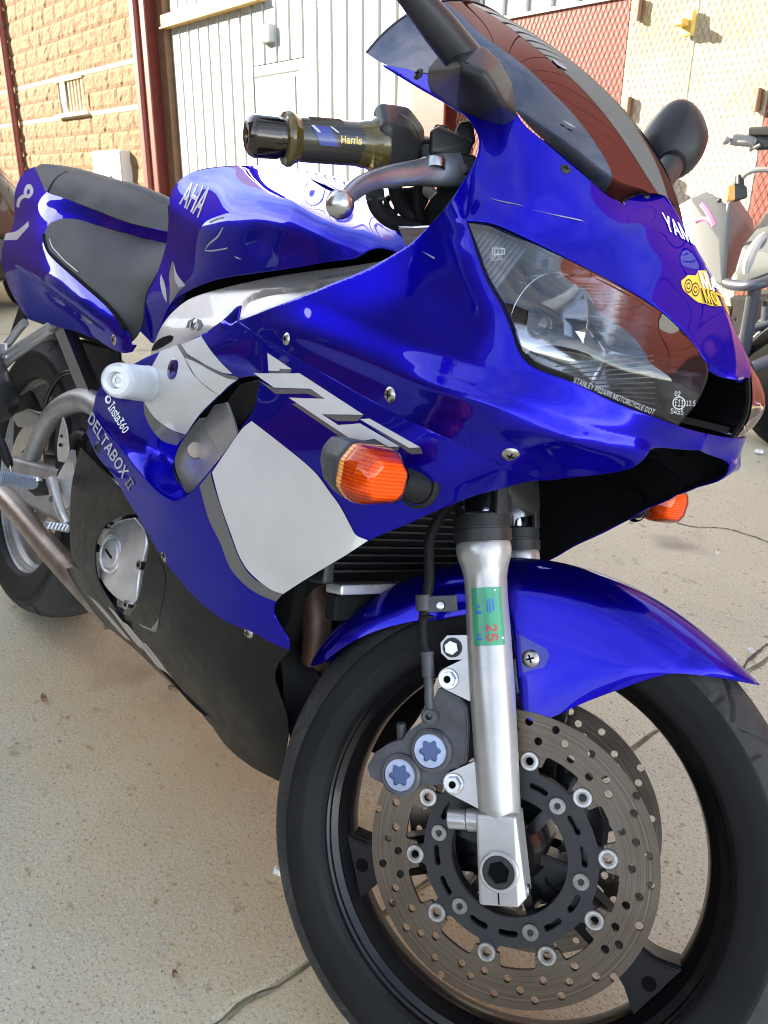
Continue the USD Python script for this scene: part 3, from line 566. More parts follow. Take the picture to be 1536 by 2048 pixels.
# spokes: three hollow pairs of ribs between hub and rim
def spoke_set(centres, r_in, r_out, half, rib):
    body = circle(r_out + .004, n=160).difference(circle(r_out - .001, n=160))
    outs = []
    for c in centres:
        pts = []
        for s in (1, -1):
            rs = np.linspace(r_in, r_out + .003, 14); w = half + .018 * np.clip((rs - .155) / (r_out - .155), 0, 1) ** 2.2 + .012 * np.clip((.085 - rs) / .05, 0, 1) ** 1.5
            q = [pol(r, c) + s * ww * np.array([-math.sin(math.radians(c)), math.cos(math.radians(c))]) for r, ww in zip(rs, w)]; pts += q if s > 0 else q[::-1]
        slot = sg.LineString([pol(.052, c), pol(.148, c)]).buffer(.0075)
        outs.append((sg.Polygon(pts).buffer(0), slot))
    return outs
FSP = (-145.5, -22.5, 97.5)
for poly, slot in spoke_set(FSP, .034, .1945, .021, .012):
    core = disk_ex(poly, -.014, .014, 0); face = cat(disk_ex(poly.buffer(-.002).difference(slot), .0142, .021, .003), disk_ex(poly.buffer(-.002).difference(slot), -.0142, -.021, .003))
    sp_ = part(fw, 'spoke', STW(cat(core, face)), 'wheel_paint', 35)
for c in FSP[:2]:
    q = pol(.184, c); part(fw, 'spoke_dimple', STW(disk_ex(sg.Point(*q).buffer(.0075), .0212, .0216)), 'dark_void', False)
hub = [(-.062, .012), (-.062, .026), (-.05, .031), (-.03, .036), (.03, .036), (.05, .031), (.062, .026), (.062, .012)]
part(fw, 'hub', STW(flip(rev(hub, 48))), 'wheel_paint', 40)
for s in (1, -1):
    part(fw, 'disc_flange', STW(disk_ex(ring(.0625, .0865), s * .044, s * .0585, .002)), 'wheel_paint', 40)
    ribs = []
    for a in np.arange(6) * 60 + 8.:
        u, w = pol(1, a), np.array([-math.sin(math.radians(a)), math.cos(math.radians(a))])
        ribs.append(disk_ex(sg.Polygon([u * .030 + w * .0065, u * .066 + w * .0048, u * .066 - w * .0048, u * .030 - w * .0065]), s * .016, s * .050, .003))
    part(fw, 'hub_ribs', STW(cat(ribs)), 'wheel_paint', 35)
# brake discs
BOB = [25.4 + 36 * k for k in range(10)]; BOLT = [8. + 60 * k for k in range(6)]
pat = [.146, .123, .130, .119, .138, .1205, .1305, .1395, .122, .139, .129, .1185, .136]
def rotor():
    p = ring(.1105, .149, 200); tabs = [sg.Polygon([pol(.0975, a - 7.6), pol(.1125, a - 8.4), pol(.1125, a + 8.4), pol(.0975, a + 7.6)]) for a in BOB]
    p = ops.unary_union([p, *tabs]).buffer(-.0022).buffer(.0022).buffer(.003).buffer(-.003)
    p = p.difference(ops.unary_union([sg.Point(*pol(.1, a)).buffer(.0100) for a in BOB]))
    holes = [sg.Point(*pol(pat[k % 13], -173 + k * 360 / 63)).buffer(.0041, 5) for k in range(63)]
    return p.difference(ops.unary_union(holes))
def carrier():
    p = ring(.0600, .0905, 160); tabs = [sg.Polygon([pol(.088, a - 6.4), pol(.1025, a - 5.2), pol(.1025, a + 5.2), pol(.088, a + 6.4)]) for a in BOB]
    p = ops.unary_union([p, *tabs]).buffer(.004).buffer(-.004).buffer(-.0015).buffer(.0015)
    slots = [sg.LineString([pol(.0765, a + d - 5.5), pol(.0768, a + d), pol(.0765, a + d + 5.5)]).buffer(.0029, 4) for a in BOLT for d in (18.2, 41.8)]
    return p.difference(ops.unary_union([*slots, *[sg.Point(*pol(.1, a)).buffer(.0088) for a in BOB], *[sg.Point(*pol(.075, a)).buffer(.004) for a in BOLT]]))
_ro, _ca = rotor(), carrier()
for s in (1, -1):
    dk = sub('brake_disc')
    part(dk, 'rotor', STW(disk_ex(_ro, s * .0668, s * .0712, .0005)), 'disc_steel', 30)
    part(dk, 'carrier', STW(disk_ex(_ca, s * .0650, s * .0705, .0008)), 'carrier_black', 30)
    for a in BOB:
        q = pol(.1, a); c = (q[0], q[1])
        m = disk_ex(ring(.0042, .0096, 40), s * .0655, s * .0726, .0008); v = np.asarray(m.vertices) + [c[0], 0, c[1]]
        part(dk, 'bobbin', STW(T(v, m.faces)), 'bobbin_steel', 35)
        m = disk_ex(ring(.0064, .0088, 32), s * .0715, s * .0734, .0006); part(dk, 'bobbin_rim', STW(T(np.asarray(m.vertices) + [c[0], 0, c[1]], m.faces)), 'steel', 35)
    for a in BOLT:
        q = pol(.075, a); hexa = sg.Polygon([(.0036 * math.cos(t), .0036 * math.sin(t)) for t in np.arange(6) * math.pi / 3])
        m = disk_ex(circle(.0082, n=32).difference(hexa), s * .0706, s * .0742, .0014); part(dk, 'bolt', STW(T(np.asarray(m.vertices) + [q[0], 0, q[1]], m.faces)), 'bobbin_steel', 35)
        m = disk_ex(hexa, s * .0706, s * .0716); part(dk, 'bolt_socket', STW(T(np.asarray(m.vertices) + [q[0], 0, q[1]], m.faces)), 'carrier_black', False)

# fork legs in the steered frame, before steering: p(t, side) runs up the leg axis from the axle
FX = np.array([-SAX[0] * 0 + -math.sin(math.radians(24)), 0, math.cos(math.radians(24))]); FU = np.array([FX[2], 0, -FX[0]])        # up the leg, forward across it
def fp(t, side=1, fwd=0., out=0.): return np.array([0, -.1 * side, .29]) + FX * t + FU * fwd + np.array([0, -out * side, 0])
for s in (1, -1):
    fk = sub('fork_leg')
    prof = [(.045, .0185), (.05, .0205), (.058, .0212), (.10, .0222), (.17, .0232), (.235, .0226), (.262, .0218), (.285, .0222), (.297, .0245), (.306, .0275), (.314, .0288), (.320, .0286), (.3225, .0275)]
    leg = lathe(fp(0, s), FX, prof, 56, hint=(0, 1, 0))
    part(fk, 'lower_tube', steer(leg), 'fork_silver', 40)
    # axle clamp
    F = np.array([FU, [0, -s, 0], FX]).T
    blk = rhull([fp(t, s, f, o) for t, f, o in [(-.030, -.019, .016), (-.030, .015, .016), (-.024, .021, .014), (.05, .017, .017), (.05, -.017, .017), (-.030, -.019, -.018), (-.030, .015, -.018), (.05, .017, -.016), (.05, -.017, -.016), (-.024, .021, -.014)]], .0035)
    ac = part(fk, 'axle_clamp', steer(blk), 'fork_silver', 30)
    cc = fp(0, s, 0, .0195)
    part(ac, 'collar', steer(lathe(cc, (0, -s, 0), [(-.002, .0200), (.0028, .0195), (.004, .018), (.004, .0160), (.0005, .0158)], 48, cap=False)), 'fork_silver', 35)
    hx = sg.Polygon([(.0112 * math.cos(t + .2), .0112 * math.sin(t + .2)) for t in np.arange(6) * math.pi / 3])
    ring_ = extrude(circle(.0158, n=48).difference(hx), .006, cc + np.array([0, s * .0015, 0]), FU * s, FX, .0008) if s > 0 else extrude(circle(.0158, n=48).difference(hx), .006, cc, FU * s, FX)
    part(ac, 'axle_end', steer(ring_), 'black_satin', 35)
    part(ac, 'axle_socket', steer(extrude(hx, .001, cc + np.array([0, s * .0005, 0]), FU * s, FX)), 'dark_void', False)
    part(ac, 'pinch_slot', steer(box((.0012, .0012, .014), fp(-.024, s, -.002, .0198), np.array([FU, [0, 1, 0], FX]).T)), 'dark_void', False)
    part(ac, 'pinch_bolt', steer(cyl(fp(-.02, s, .0215, .006), fp(-.02, s, .0265, .006), .0055, n=16, bev=.001)), 'bright_alloy')
    # speedometer boss / end boss at the rear
    part(fk, 'boss', steer(cat(cyl(fp(.042, s, -.016, -.003), fp(.042, s, -.034, -.003), .0115, n=28, bev=.001), cyl(fp(.042, s, -.0345, -.003), fp(.042, s, -.054, -.003), .0100, n=28, bev=.0015))), 'fork_silver')
    # seals, slider tubes, upper shroud
    part(fk, 'dust_seal', steer(lathe(fp(0, s), FX, [(.3228, .0265), (.3228, .0300), (.335, .0305), (.3355, .0290), (.338, .0290), (.3385, .0302), (.350, .0296), (.352, .0255), (.353, .0220)], 48, cap=False)), 'black_satin', 35)
    part(fk, 'slider_tube', steer(cyl(fp(.35, s), fp(.46, s), .0214, n=40)), 'chrome'); part(fk, 'upper_tube', steer(cyl(fp(.4601, s), fp(.66, s), .0216, n=40)), 'black_matt')
    part(fk, 'guide_plate', steer(rhull([fp(t, s, f, o) for t, f, o in [(.352, .027, .012), (.352, .027, -.012), (.43, .03, .008), (.43, .03, -.008), (.35, .020, .02), (.42, .026, .014)]], .003)), 'black_satin')
    # caliper: ears on the leg, body, caps, bolts
    cl = sub('brake_caliper')
    def cp(x, z, h): return np.array([x, -h * s, z])
    for (x, z) in ((-.1145, .4405), (-.0725, .3445)):
        t = ((np.array([x, 0, z]) - [0, 0, .29]) @ FX); a = fp(t - .012, s); b_ = fp(t + .02, s)
        part(cl, 'mounting_ear', steer(hull(*[cp(x, z, h) + .0115 * (math.cos(q) * FU + math.sin(q) * FX) for h in (.094, .106) for q in np.arange(18) * math.pi / 9], *[fp(t + d, s, -.012, o) for d in (-.028, .026) for o in (-.006, .006)])), 'fork_silver', 30)
        F2 = (0, -s, 0); hexa = [(.0, .0098), (.003, .0098), (.003, .0082)]
        bt = part(cl, 'caliper_bolt', steer(cat(cyl(cp(x, z, .106), cp(x, z, .1085), .0105, n=28, bev=.0006), extrude(sg.Polygon([(.0082 * math.cos(q), .0082 * math.sin(q)) for q in np.arange(6) * math.pi / 3]).difference(circle(.0038, n=20)), .005, cp(x, z, .1086), FU * s, FX, .0008) if s > 0 else cyl(cp(x, z, .1086), cp(x, z, .113), .008, n=6))), 'bright_alloy', 30)
        part(bt, 'socket', steer(cyl(cp(x, z, .1087), cp(x, z, .1100), .0037, n=12)), 'dark_void', False)
    fb_ = cp(-.1225, .4715, .1)
    part(fk, 'mudguard_bracket', steer(hull(*[fb_ + .0135 * (math.cos(q) * FU + math.sin(q) * FX) + [0, d * s, 0] for d in (-.004, .006) for q in np.arange(8) * math.pi / 4 + .39], *[fp(((fb_ - [0, 0, .29]) @ FX) + d, s, -.014, o) for d in (-.012, .012) for o in (-.004, .004)])), 'fork_silver', 30)
    part(fk, 'bracket_bolt', steer(cyl(fb_ + [0, -.004 * s, 0], fb_ + [0, -.0105 * s, 0], .0078, n=6, bev=.0008)), 'bright_alloy', 25)
    part(fk, 'bracket_washer', steer(cyl(fb_ + [0, -.0035 * s, 0], fb_ + [0, -.0055 * s, 0], .0102, n=24)), 'black_satin', 25)
    if s > 0: cq = [ats(550 + x / 2.56, 1100 + y / 2.56, .098) for x, y in [(478, 1105), (520, 1032), (590, 985), (660, 968), (682, 928), (752, 882), (800, 800), (842, 700), (895, 722), (955, 752), (990, 800), (1002, 905), (990, 1085), (900, 1125), (870, 1196), (750, 1205), (690, 1238), (600, 1228), (556, 1192), (494, 1160)]]; cq = np.array(cq)[:, [0, 2]]
    body = sg.Polygon(cq).buffer(-.003).buffer(.003)
    m = extrude(body, .026, (0, -.078 * s, 0), (1, 0, 0), (0, 0, 1) if s < 0 else (0, 0, 1), .003); v = np.asarray(m.vertices)
    # the extrusion runs along X x Y = -y, which is outwards on the right
    if s < 0: m = mirrored(extrude(body, .026, (0, -.078, 0), (1, 0, 0), (0, 0, 1), .003))
    part(cl, 'outer_body', steer(m), 'caliper_grey', 30)
    inner = extrude(body.buffer(-.004), .03, (0, -.046, 0), (1, 0, 0), (0, 0, 1)); part(cl, 'inner_body', steer(inner if s > 0 else mirrored(inner)), 'caliper_grey', 30)
    for (x, z, r) in ((-.1062, .3650, .0170), (-.1272, .3285, .0163)):
        boss = lathe(cp(x, z, .100), (0, -s, 0), [(0, r + .006), (.008, r + .0052), (.0100, r + .0028), (.0100, r + .0004)], 44, cap=False)
        part(cl, 'piston_boss', steer(boss), 'caliper_grey', 35)
        star = sg.Polygon([((.0100 + .0016 * math.cos(6 * q)) * math.cos(q), (.0100 + .0016 * math.cos(6 * q)) * math.sin(q)) for q in np.linspace(0, 2 * math.pi, 73)[:-1]])
        cap_ = extrude(circle(r, n=48).difference(star), .004, cp(x, z, .1062), FU, FX, .0013) if s > 0 else mirrored(extrude(circle(r, n=48).difference(star), .004, cp(x, z, .1062) * [1, -1, 1], FU, FX, .001))
        pc = part(cl, 'piston_cap', steer(cap_), 'piston_cap', 30)
        st_ = extrude(star, .0008, cp(x, z, .1066), FU, FX); part(pc, 'star_socket', steer(st_ if s > 0 else mirrored(extrude(star, .0008, cp(x, z, .1066) * [1, -1, 1], FU, FX))), 'cap_socket', False)
    part(cl, 'bleed_screw', steer(cyl(cp(-.140, .352, .09), cp(-.148, .375, .096), .005, n=14, bev=.001)), 'caliper_grey')
    # banjo and hose
    bj = cp(-.1195, .397, .104)
    part(cl, 'banjo', steer(cat(lathe(bj, (0, -s, 0), [(-.006, .0105), (0, .0105), (.001, .0098), (.001, .0082), (.005, .0078), (.006, .0068), (.006, .0036)], 26, cap=False), tube([bj + [0, 0, 0], bj + FX * .022 + [-.001, 0, 0]], .005))), 'caliper_grey')
    hp = [bj + FX * .02, *[np.array([x, -.104 * s, z]) for x, z in ((-.1355, .435), (-.140, .452))]]
    part(cl, 'hose_fitting', steer(tube([bj + FX * .018, bj + FX * .040, bj + FX * .0405, bj + FX * .062, bj + FX * .0625, bj + FX * .066], [.0048, .0052, .0068, .0066, .0076, .0070])), 'caliper_grey')
    hpts = [bj + FX * .062, bj + FX * .10 + [-.002, 0, 0], np.array([-.172, -.102 * s, .530]), np.array([-.187, -.098 * s, .568]), np.array([-.184, -.09 * s, .605]), np.array([-.19, -.07 * s, .68])]
    part(cl, 'brake_hose', steer(tube(hpts, .0056, 14, 40)), 'rubber')
    cb_ = np.array([-.148, -.104 * s, .508]); g0 = np.array([-.1675, -.104 * s, .5035])
    part(cl, 'hose_clamp', steer(cat(box((.034, .003, .017), (g0 + cb_) / 2 + FU * .010 + [0, -s * .004, 0], np.array([FU, [0, 1, 0], FX]).T, .0012), cyl(g0 - FX * .0085 - FU * .0, g0 + FX * .0085, .0088, n=20, bev=.001))), 'caliper_grey')
    part(cl, 'clamp_bolt', steer(cyl(cb_ + [0, -.004 * s, 0], cb_ + [0, -.0095 * s, 0], .0048, n=16, bev=.0015)), 'bright_alloy')
    part(cl, 'grommet', steer(lathe(np.array([-.1585, -.1032 * s, .4885]), FX, [(0, .006), (.001, .0088), (.003, .0088), (.004, .006)], 20)), 'rubber')

# sticker wrapped round the right leg
def wrap(poly_uv, side=1, lift=.0004, nu=14, nv=14):
    """poly in (angle, t): a patch of the leg's surface"""
    g = np.array([[a, t] for a in np.linspace(poly_uv[0], poly_uv[1], nu) for t in np.linspace(poly_uv[2], poly_uv[3], nv)])
    r = np.interp(g[:, 1], [p_[0] for p_ in prof], [p_[1] for p_ in prof]) + lift
    v = np.array([fp(t, side) + rr * (math.cos(a) * FU + math.sin(a) * np.array([0, -1., 0])) for (a, t), rr in zip(g, r)])
    i, j = np.meshgrid(np.arange(nu - 1), np.arange(nv - 1), indexing='ij'); q = (i * nv + j).ravel(); return steer(T(v, np.vstack([np.c_[q, q + 1, q + nv + 1], np.c_[q, q + nv + 1, q + nv]])))
right_leg = f'{bike}/fork_leg'
stk = part(right_leg, 'inspection_sticker', wrap((.62, 2.1, .2175, .2755)), 'sticker_green', True)
part(stk, 'blue_print', cat(*[wrap((a0, a1, t0, t1), lift=.0007, nu=4, nv=4) for a0, a1, t0, t1 in [(1.05, 1.12, .252, .264), (1.2, 1.27, .250, .264), (1.33, 1.38, .251, .262), (1.65, 1.92, .249, .2525), (1.7, 1.85, .2555, .258), (1.68, 1.9, .223, .226), (1.72, 1.88, .2275, .2295)]]), 'sticker_blue', False)
def wrap_text(txt, a_c, t_c, size, mat, rot):
    m = meshkit.text_mesh(txt, size, .0003, bold=True).subdivide(); v = np.asarray(m.vertices); c = (v.max(0) + v.min(0)) / 2; v = v - c
    u, w = (v[:, 0], v[:, 1]) if not rot else (v[:, 1], -v[:, 0])
    t = t_c + w; a = a_c - u / .0228; r = np.interp(t, [p_[0] for p_ in prof], [p_[1] for p_ in prof]) + .0007 + v[:, 2] * 1.
    P = np.array([fp(tt, 1) + rr * (math.cos(aa) * FU + math.sin(aa) * np.array([0, -1., 0])) for tt, aa, rr in zip(t, a, r)])
    part(stk, 'number', steer(T(P, m.faces)), mat, False)
wrap_text('25', 1.22, .230, .0105, 'sticker_red', True)
part(stk, 'dots', cat(*[wrap((a, a + .09, t, t + .002), lift=.0008, nu=3, nv=3) for a, t in ((.92, .2715), (.70, .2235))]), 'sign_white', False)
# ------------------------------------------------------------------ bodywork: panels as curved sheets with thickness
def smooth_outline(pts, step=5., corner=38):
    """a closed outline through pts: curved, except at corners sharper than the angle"""
    P = np.asarray(pts, float)[:, :2]; n = len(P); a = P - np.roll(P, 1, 0); b = np.roll(P, -1, 0) - P
    ang = np.degrees(np.abs(np.arctan2(a[:, 0] * b[:, 1] - a[:, 1] * b[:, 0], (a * b).sum(1)))); cn = ang > corner; out = []
    for i in range(n):
        p0, p1, p2, p3 = P[i - 1], P[i], P[(i + 1) % n], P[(i + 2) % n]; L = np.linalg.norm(p2 - p1); k = max(1, int(round(L / step)))
        m1 = (p2 - p1) if cn[i] else (p2 - p0) * L / (np.linalg.norm(p1 - p0) + L); m2 = (p2 - p1) if cn[(i + 1) % n] else (p3 - p1) * L / (np.linalg.norm(p3 - p2) + L)
        t = (np.arange(k) / k)[:, None]; out.append((2 * t**3 - 3 * t**2 + 1) * p1 + (t**3 - 2 * t**2 + t) * m1 + (-2 * t**3 + 3 * t**2) * p2 + (t**3 - t**2) * m2)
    return np.vstack(out)
class Surf:
    """how far out to the right the skin stands, over the photograph's sight lines; creases are added along lines"""
    def __init__(self, ctrl, smooth=0., creases=(), zero=None):
        c = np.asarray(ctrl, float); _, k = np.unique(np.round(c[:, :2] / 3).astype(int), axis=0, return_index=True); c = c[np.sort(k)]
        self.f = RBFInterpolator(c[:, :2] / 100, c[:, 2], kernel='thin_plate_spline', smoothing=smooth); self.zero = None
        self.cr = []                                                # crease lines drawn finely, so that no corner of theirs shows
        for line, amp, wa, wb in creases:
            L = np.asarray(line, float); t = np.r_[0, np.cumsum(np.hypot(*np.diff(L, axis=0).T))]; q = spline(np.c_[L, 0 * L[:, 0]], 90)[:, :2]; from_ = np.linspace(0, t[-1], 90)
            self.cr.append((q, np.interp(from_, t, np.broadcast_to(amp, (len(L),))), wa, wb))
        if zero is not None: self.zero = (np.asarray(zero, float)[:, :2], self.f(np.asarray(zero, float)[:, :2] / 100))
    def h(self, P):
        P = np.asarray(P, float); h = self.f(P / 100)
        if self.zero is not None:                                   # the two halves meet on the centre plane
            L, e = self.zero; best = np.full(len(P), 1e9); ev = np.zeros(len(P))
            for i in range(len(L) - 1):
                d = L[i + 1] - L[i]; t = np.clip(((P - L[i]) @ d) / (d @ d), 0, 1); q = np.hypot(*(P - L[i] - t[:, None] * d).T); m = q < best; best = np.where(m, q, best); ev = np.where(m, e[i] + (e[i + 1] - e[i]) * t, ev)
            h = h - ev * np.clip(1 - best / 70, 0, 1) ** 2
        for line, amp, wa, wb in self.cr:                           # a ridge: up to amp at the line, falling off within wa above and wb below it
            L = np.asarray(line, float); best = np.full(len(P), 1e9); sd = np.zeros(len(P)); am = np.zeros(len(P)); amp_ = np.broadcast_to(amp, (len(L),)); s = 0
            for i in range(len(L) - 1):
                d = L[i + 1] - L[i]; t = np.clip(((P - L[i]) @ d) / (d @ d), 0, 1); w = P - L[i] - t[:, None] * d; q = np.hypot(*w.T); cr = np.sign(d[0] * w[:, 1] - d[1] * w[:, 0])
                m = q < best; best = np.where(m, q, best); sd = np.where(m, cr, sd); am = np.where(m, amp_[i] + (amp_[i + 1] - amp_[i]) * t, am)
            u = np.clip(1 - best / np.where(sd < 0, wa, wb), 0, 1); h = h + am * u * u * (3 - 2 * u) if wa > 25 else h + am * u
        return h
    def crease_pts(self):
        out = []
        for line, amp, wa, wb in self.cr:
            L = np.asarray(line, float); s = np.r_[0, np.cumsum(np.hypot(*np.diff(L, axis=0).T))]; q = np.arange(0, s[-1], 4.); x = np.c_[np.interp(q, s, L[:, 0]), np.interp(q, s, L[:, 1])]
            d = np.gradient(x, axis=0); d /= np.linalg.norm(d, axis=1)[:, None]; n = np.c_[-d[:, 1], d[:, 0]]
            for o in (0, .35 * wb, .7 * wb, wb) if wb < 25 else (0,): out.append(x + n * o)
            if wb < 25: out.append(x - n * 6)
        return np.vstack(out) if out else None
    def p(self, P, lift=0.):
        return atn(P, self.h(P) + lift)
def tri_fill(loops, step, extra=None):
    """triangles filling an outline (the first loop) with holes (the others)"""
    poly = sg.Polygon(loops[0], loops[1:]).buffer(0); x0, y0, x1, y1 = poly.bounds
    gx, gy = np.meshgrid(np.arange(x0, x1, step), np.arange(y0, y1, step * .87)); gx = gx + (np.arange(len(gx)) % 2)[:, None] * step / 2; G = np.c_[gx.ravel(), gy.ravel()]
    inner = poly.buffer(-step * .55); G = G[shapely.contains_xy(inner, G[:, 0], G[:, 1])] if not inner.is_empty else np.zeros((0, 2))
    if extra is not None and len(extra):
        X = extra[shapely.contains_xy(poly.buffer(-1.5), extra[:, 0], extra[:, 1])]
        if len(X) and len(G):
            from scipy.spatial import cKDTree
            G = G[cKDTree(X).query(G)[0] > step * .55]
        G = np.vstack([G, X])
    B = np.vstack(loops); P = np.vstack([B, G]); tri = Delaunay(P).simplices; c = P[tri].mean(1); big = sg.Polygon(loops[0], loops[1:])
    big = big if big.is_valid else big.buffer(0); tri = tri[shapely.contains_xy(big, c[:, 0], c[:, 1])]
    a = P[tri]; area = (a[:, 1, 0] - a[:, 0, 0]) * (a[:, 2, 1] - a[:, 0, 1]) - (a[:, 1, 1] - a[:, 0, 1]) * (a[:, 2, 0] - a[:, 0, 0]); tri = tri[np.abs(area) > 1e-3]; area = area[np.abs(area) > 1e-3]
    tri[area > 0] = tri[area > 0][:, ::-1]                          # facing the camera
    return P, tri, len(B)
def vnormals(v, f):
    n = np.zeros_like(v); c = np.cross(v[f[:, 1]] - v[f[:, 0]], v[f[:, 2]] - v[f[:, 0]])
    for k in range(3): np.add.at(n, f[:, k], c)
    return n / (np.linalg.norm(n, axis=1)[:, None] + 1e-12)
def panel(outline, S, holes=(), step=9., thick=.0024, edge=5., lift=0., roll=.0010, xf=None):
    """-> (skin with its edges, inner liner): the skin facing the camera, the liner the back of the sheet"""
    loops = [smooth_outline(o, edge) for o in (outline, *holes)]
    P, f, nb = tri_fill(loops, step, S.crease_pts()); v = S.p(P, lift); n = vnormals(v, f); tocam = CB - v
    if ((n * tocam).sum(1)).mean() < 0: f = f[:, ::-1]; n = -n
    # edges: a small rounded lip, then the wall to the back
    V, F = [v - 0 * n], [f]; base = len(v); o = 0; back = v - n * thick
    for L in loops:
        k = len(L); i = o + np.arange(k); j = o + (np.arange(k) + 1) % k; t = v[np.roll(i, -1)] - v[np.roll(i, 1)]; t /= np.linalg.norm(t, axis=1)[:, None] + 1e-12; out = np.cross(t, n[i])
        sgn = np.sign(sg.Polygon(L).exterior.is_ccw - .5); inside = v[i] * 0
        ctr = v[i].mean(0)
        # outward in the sheet: away from the triangles that share the edge
        adj = np.zeros((k, 3)); cnt = np.zeros(k); isin = np.full(len(v), -1); isin[i] = np.arange(k); cen = v[f].mean(1)
        for q in range(3):
            m = isin[f[:, q]] >= 0; np.add.at(adj, isin[f[m, q]], cen[m]); np.add.at(cnt, isin[f[m, q]], 1)
        adj = adj / np.maximum(cnt, 1)[:, None]; out *= np.sign(np.sign((out * (v[i] - adj)).sum(1)).sum() + .1)
        r1 = v[i] + out * roll * .7 - n[i] * roll * .35; r2 = v[i] + out * roll - n[i] * roll; r3 = back[i] + out * roll * .4
        rows = [i, base + np.arange(k), base + k + np.arange(k), base + 2 * k + np.arange(k)]; V += [r1, r2, r3]; base += 3 * k
        for a, b in zip(rows[:-1], rows[1:]):
            a2, b2 = np.roll(a, -1), np.roll(b, -1); F += [np.c_[a, b, b2], np.c_[a, b2, a2]]
        o += k
    skin = T(np.vstack(V), np.vstack(F)); skin = T(skin.vertices, skin.faces); trimesh.repair.fix_winding(skin)
    c = np.asarray(skin.triangles_cross[:len(f)] if hasattr(skin, 'triangles_cross') else 0); 
    if (np.asarray(skin.face_normals)[:len(f)] * (CB - v[f].mean(1))).sum(1).mean() < 0 if len(skin.face_normals) >= len(f) else False: skin.invert()
    liner = T(back, f[:, ::-1])
    g = (lambda m: m) if xf is None else xf
    return g(skin), g(liner)
def decal(outline, S, lift=.0007, step=8., edge=4., corner=38, clip=None):
    L = smooth_outline(outline, edge, corner); P, f, nb = tri_fill([L], step); v = S.p(P, lift)
    n = vnormals(v, f)
    if (n * (CB - v)).sum(1).mean() < 0: f = f[:, ::-1]
    return T(v, f)
def lettering(txt, quad, S, bold=False, lift=.0009, size=None, slant=0.):
    """letters filling the image quadrilateral (bottom-left, bottom-right, top-right, top-left), laid on the skin"""
    m = meshkit.text_mesh(txt, .07, .004, bold=bold); v = np.asarray(m.vertices); keep = (np.asarray(m.face_normals)[:, 2] > .9); f = np.asarray(m.faces)[keep]
    m = T(v, f); m.merge_vertices(); m.remove_unreferenced_vertices()
    x0, x1 = v[:, 0].min(), v[:, 0].max(); y0, y1 = v[:, 1].min(), v[:, 1].max()
    vv, ff = trimesh.remesh.subdivide_to_size(np.asarray(m.vertices), np.asarray(m.faces), max(.02, (x1 - x0) / 60), max_iter=8)
    u = ((vv[:, 0] + slant * (vv[:, 1] - y0)) - x0) / (x1 - x0); w = (vv[:, 1] - y0) / (y1 - y0); bl, br, tr, tl = [np.asarray(q, float) for q in quad]
    P = (1 - u)[:, None] * (1 - w)[:, None] * bl + u[:, None] * (1 - w)[:, None] * br + u[:, None] * w[:, None] * tr + (1 - u)[:, None] * w[:, None] * tl
    q = S.p(P, lift); n = vnormals(q, ff)
    if (n * (CB - q)).sum(1).mean() < 0: ff = ff[:, ::-1]
    return T(q, ff)
def both(left):
    return cat(left, mirrored(left))
def lettering_sym(txt, quad, S, bold=True, lift=.0009):
    """letters across the centre plane: the quadrilateral is their left half as far as the centre line"""
    m = meshkit.text_mesh(txt, .07, .004, bold=bold); v = np.asarray(m.vertices); f = np.asarray(m.faces)[np.asarray(m.face_normals)[:, 2] > .9]; m = T(v, f); m.merge_vertices(); m.remove_unreferenced_vertices()
    x0, x1 = v[:, 0].min(), v[:, 0].max(); y0, y1 = v[:, 1].min(), v[:, 1].max(); vv, ff = trimesh.remesh.subdivide_to_size(np.asarray(m.vertices), np.asarray(m.faces), max(.02, (x1 - x0) / 60), max_iter=8)
    u = (vv[:, 0] - x0) / (x1 - x0); w = (vv[:, 1] - y0) / (y1 - y0); r = u > .5; uu = 2 * np.where(r, 1 - u, u); bl, br, tr, tl = [np.asarray(q, float) for q in quad]
    P = (1 - uu)[:, None] * (1 - w)[:, None] * bl + uu[:, None] * (1 - w)[:, None] * br + uu[:, None] * w[:, None] * tr + (1 - uu)[:, None] * w[:, None] * tl
    q = S.p(P, lift) + np.array([lift * .8, 0, 0]); q[r] *= [1, -1, 1]; return T(q, ff)
def screw(S, px, py, r, mat, parent, name='screw', dome=.35, lift=0., tilt=.3):
    P = np.array([[px, py], [px + 3, py], [px, py + 3]]); q = S.p(P, lift); n = unit(np.cross(q[1] - q[0], q[2] - q[0])); n = n if n @ (CB - q[0]) > 0 else -n
    h = hull_ = lathe(q[0] - n * .001, n, [(0, r), (.0012, r * 1.0), (.0012 + r * dome * .55, r * .82), (.0012 + r * dome * .9, r * .5), (.0012 + r * dome, .0002)], 28, cap=False)
    s = part(parent, name, h, mat, 35); F = frame(n, unit((.3, .2, 1)))
    cs = math.cos(tilt), math.sin(tilt); a, b = F[:, 0] * cs[0] + F[:, 1] * cs[1], -F[:, 0] * cs[1] + F[:, 1] * cs[0]; o = q[0] + n * (.0003 + r * dome * .82)
    part(s, 'cross_slot', cat(*[box((r * .95, r * .2, .0011), o, np.array([x, np.cross(n, x), n]).T) for x in (a, b)]), 'dark_void', False)

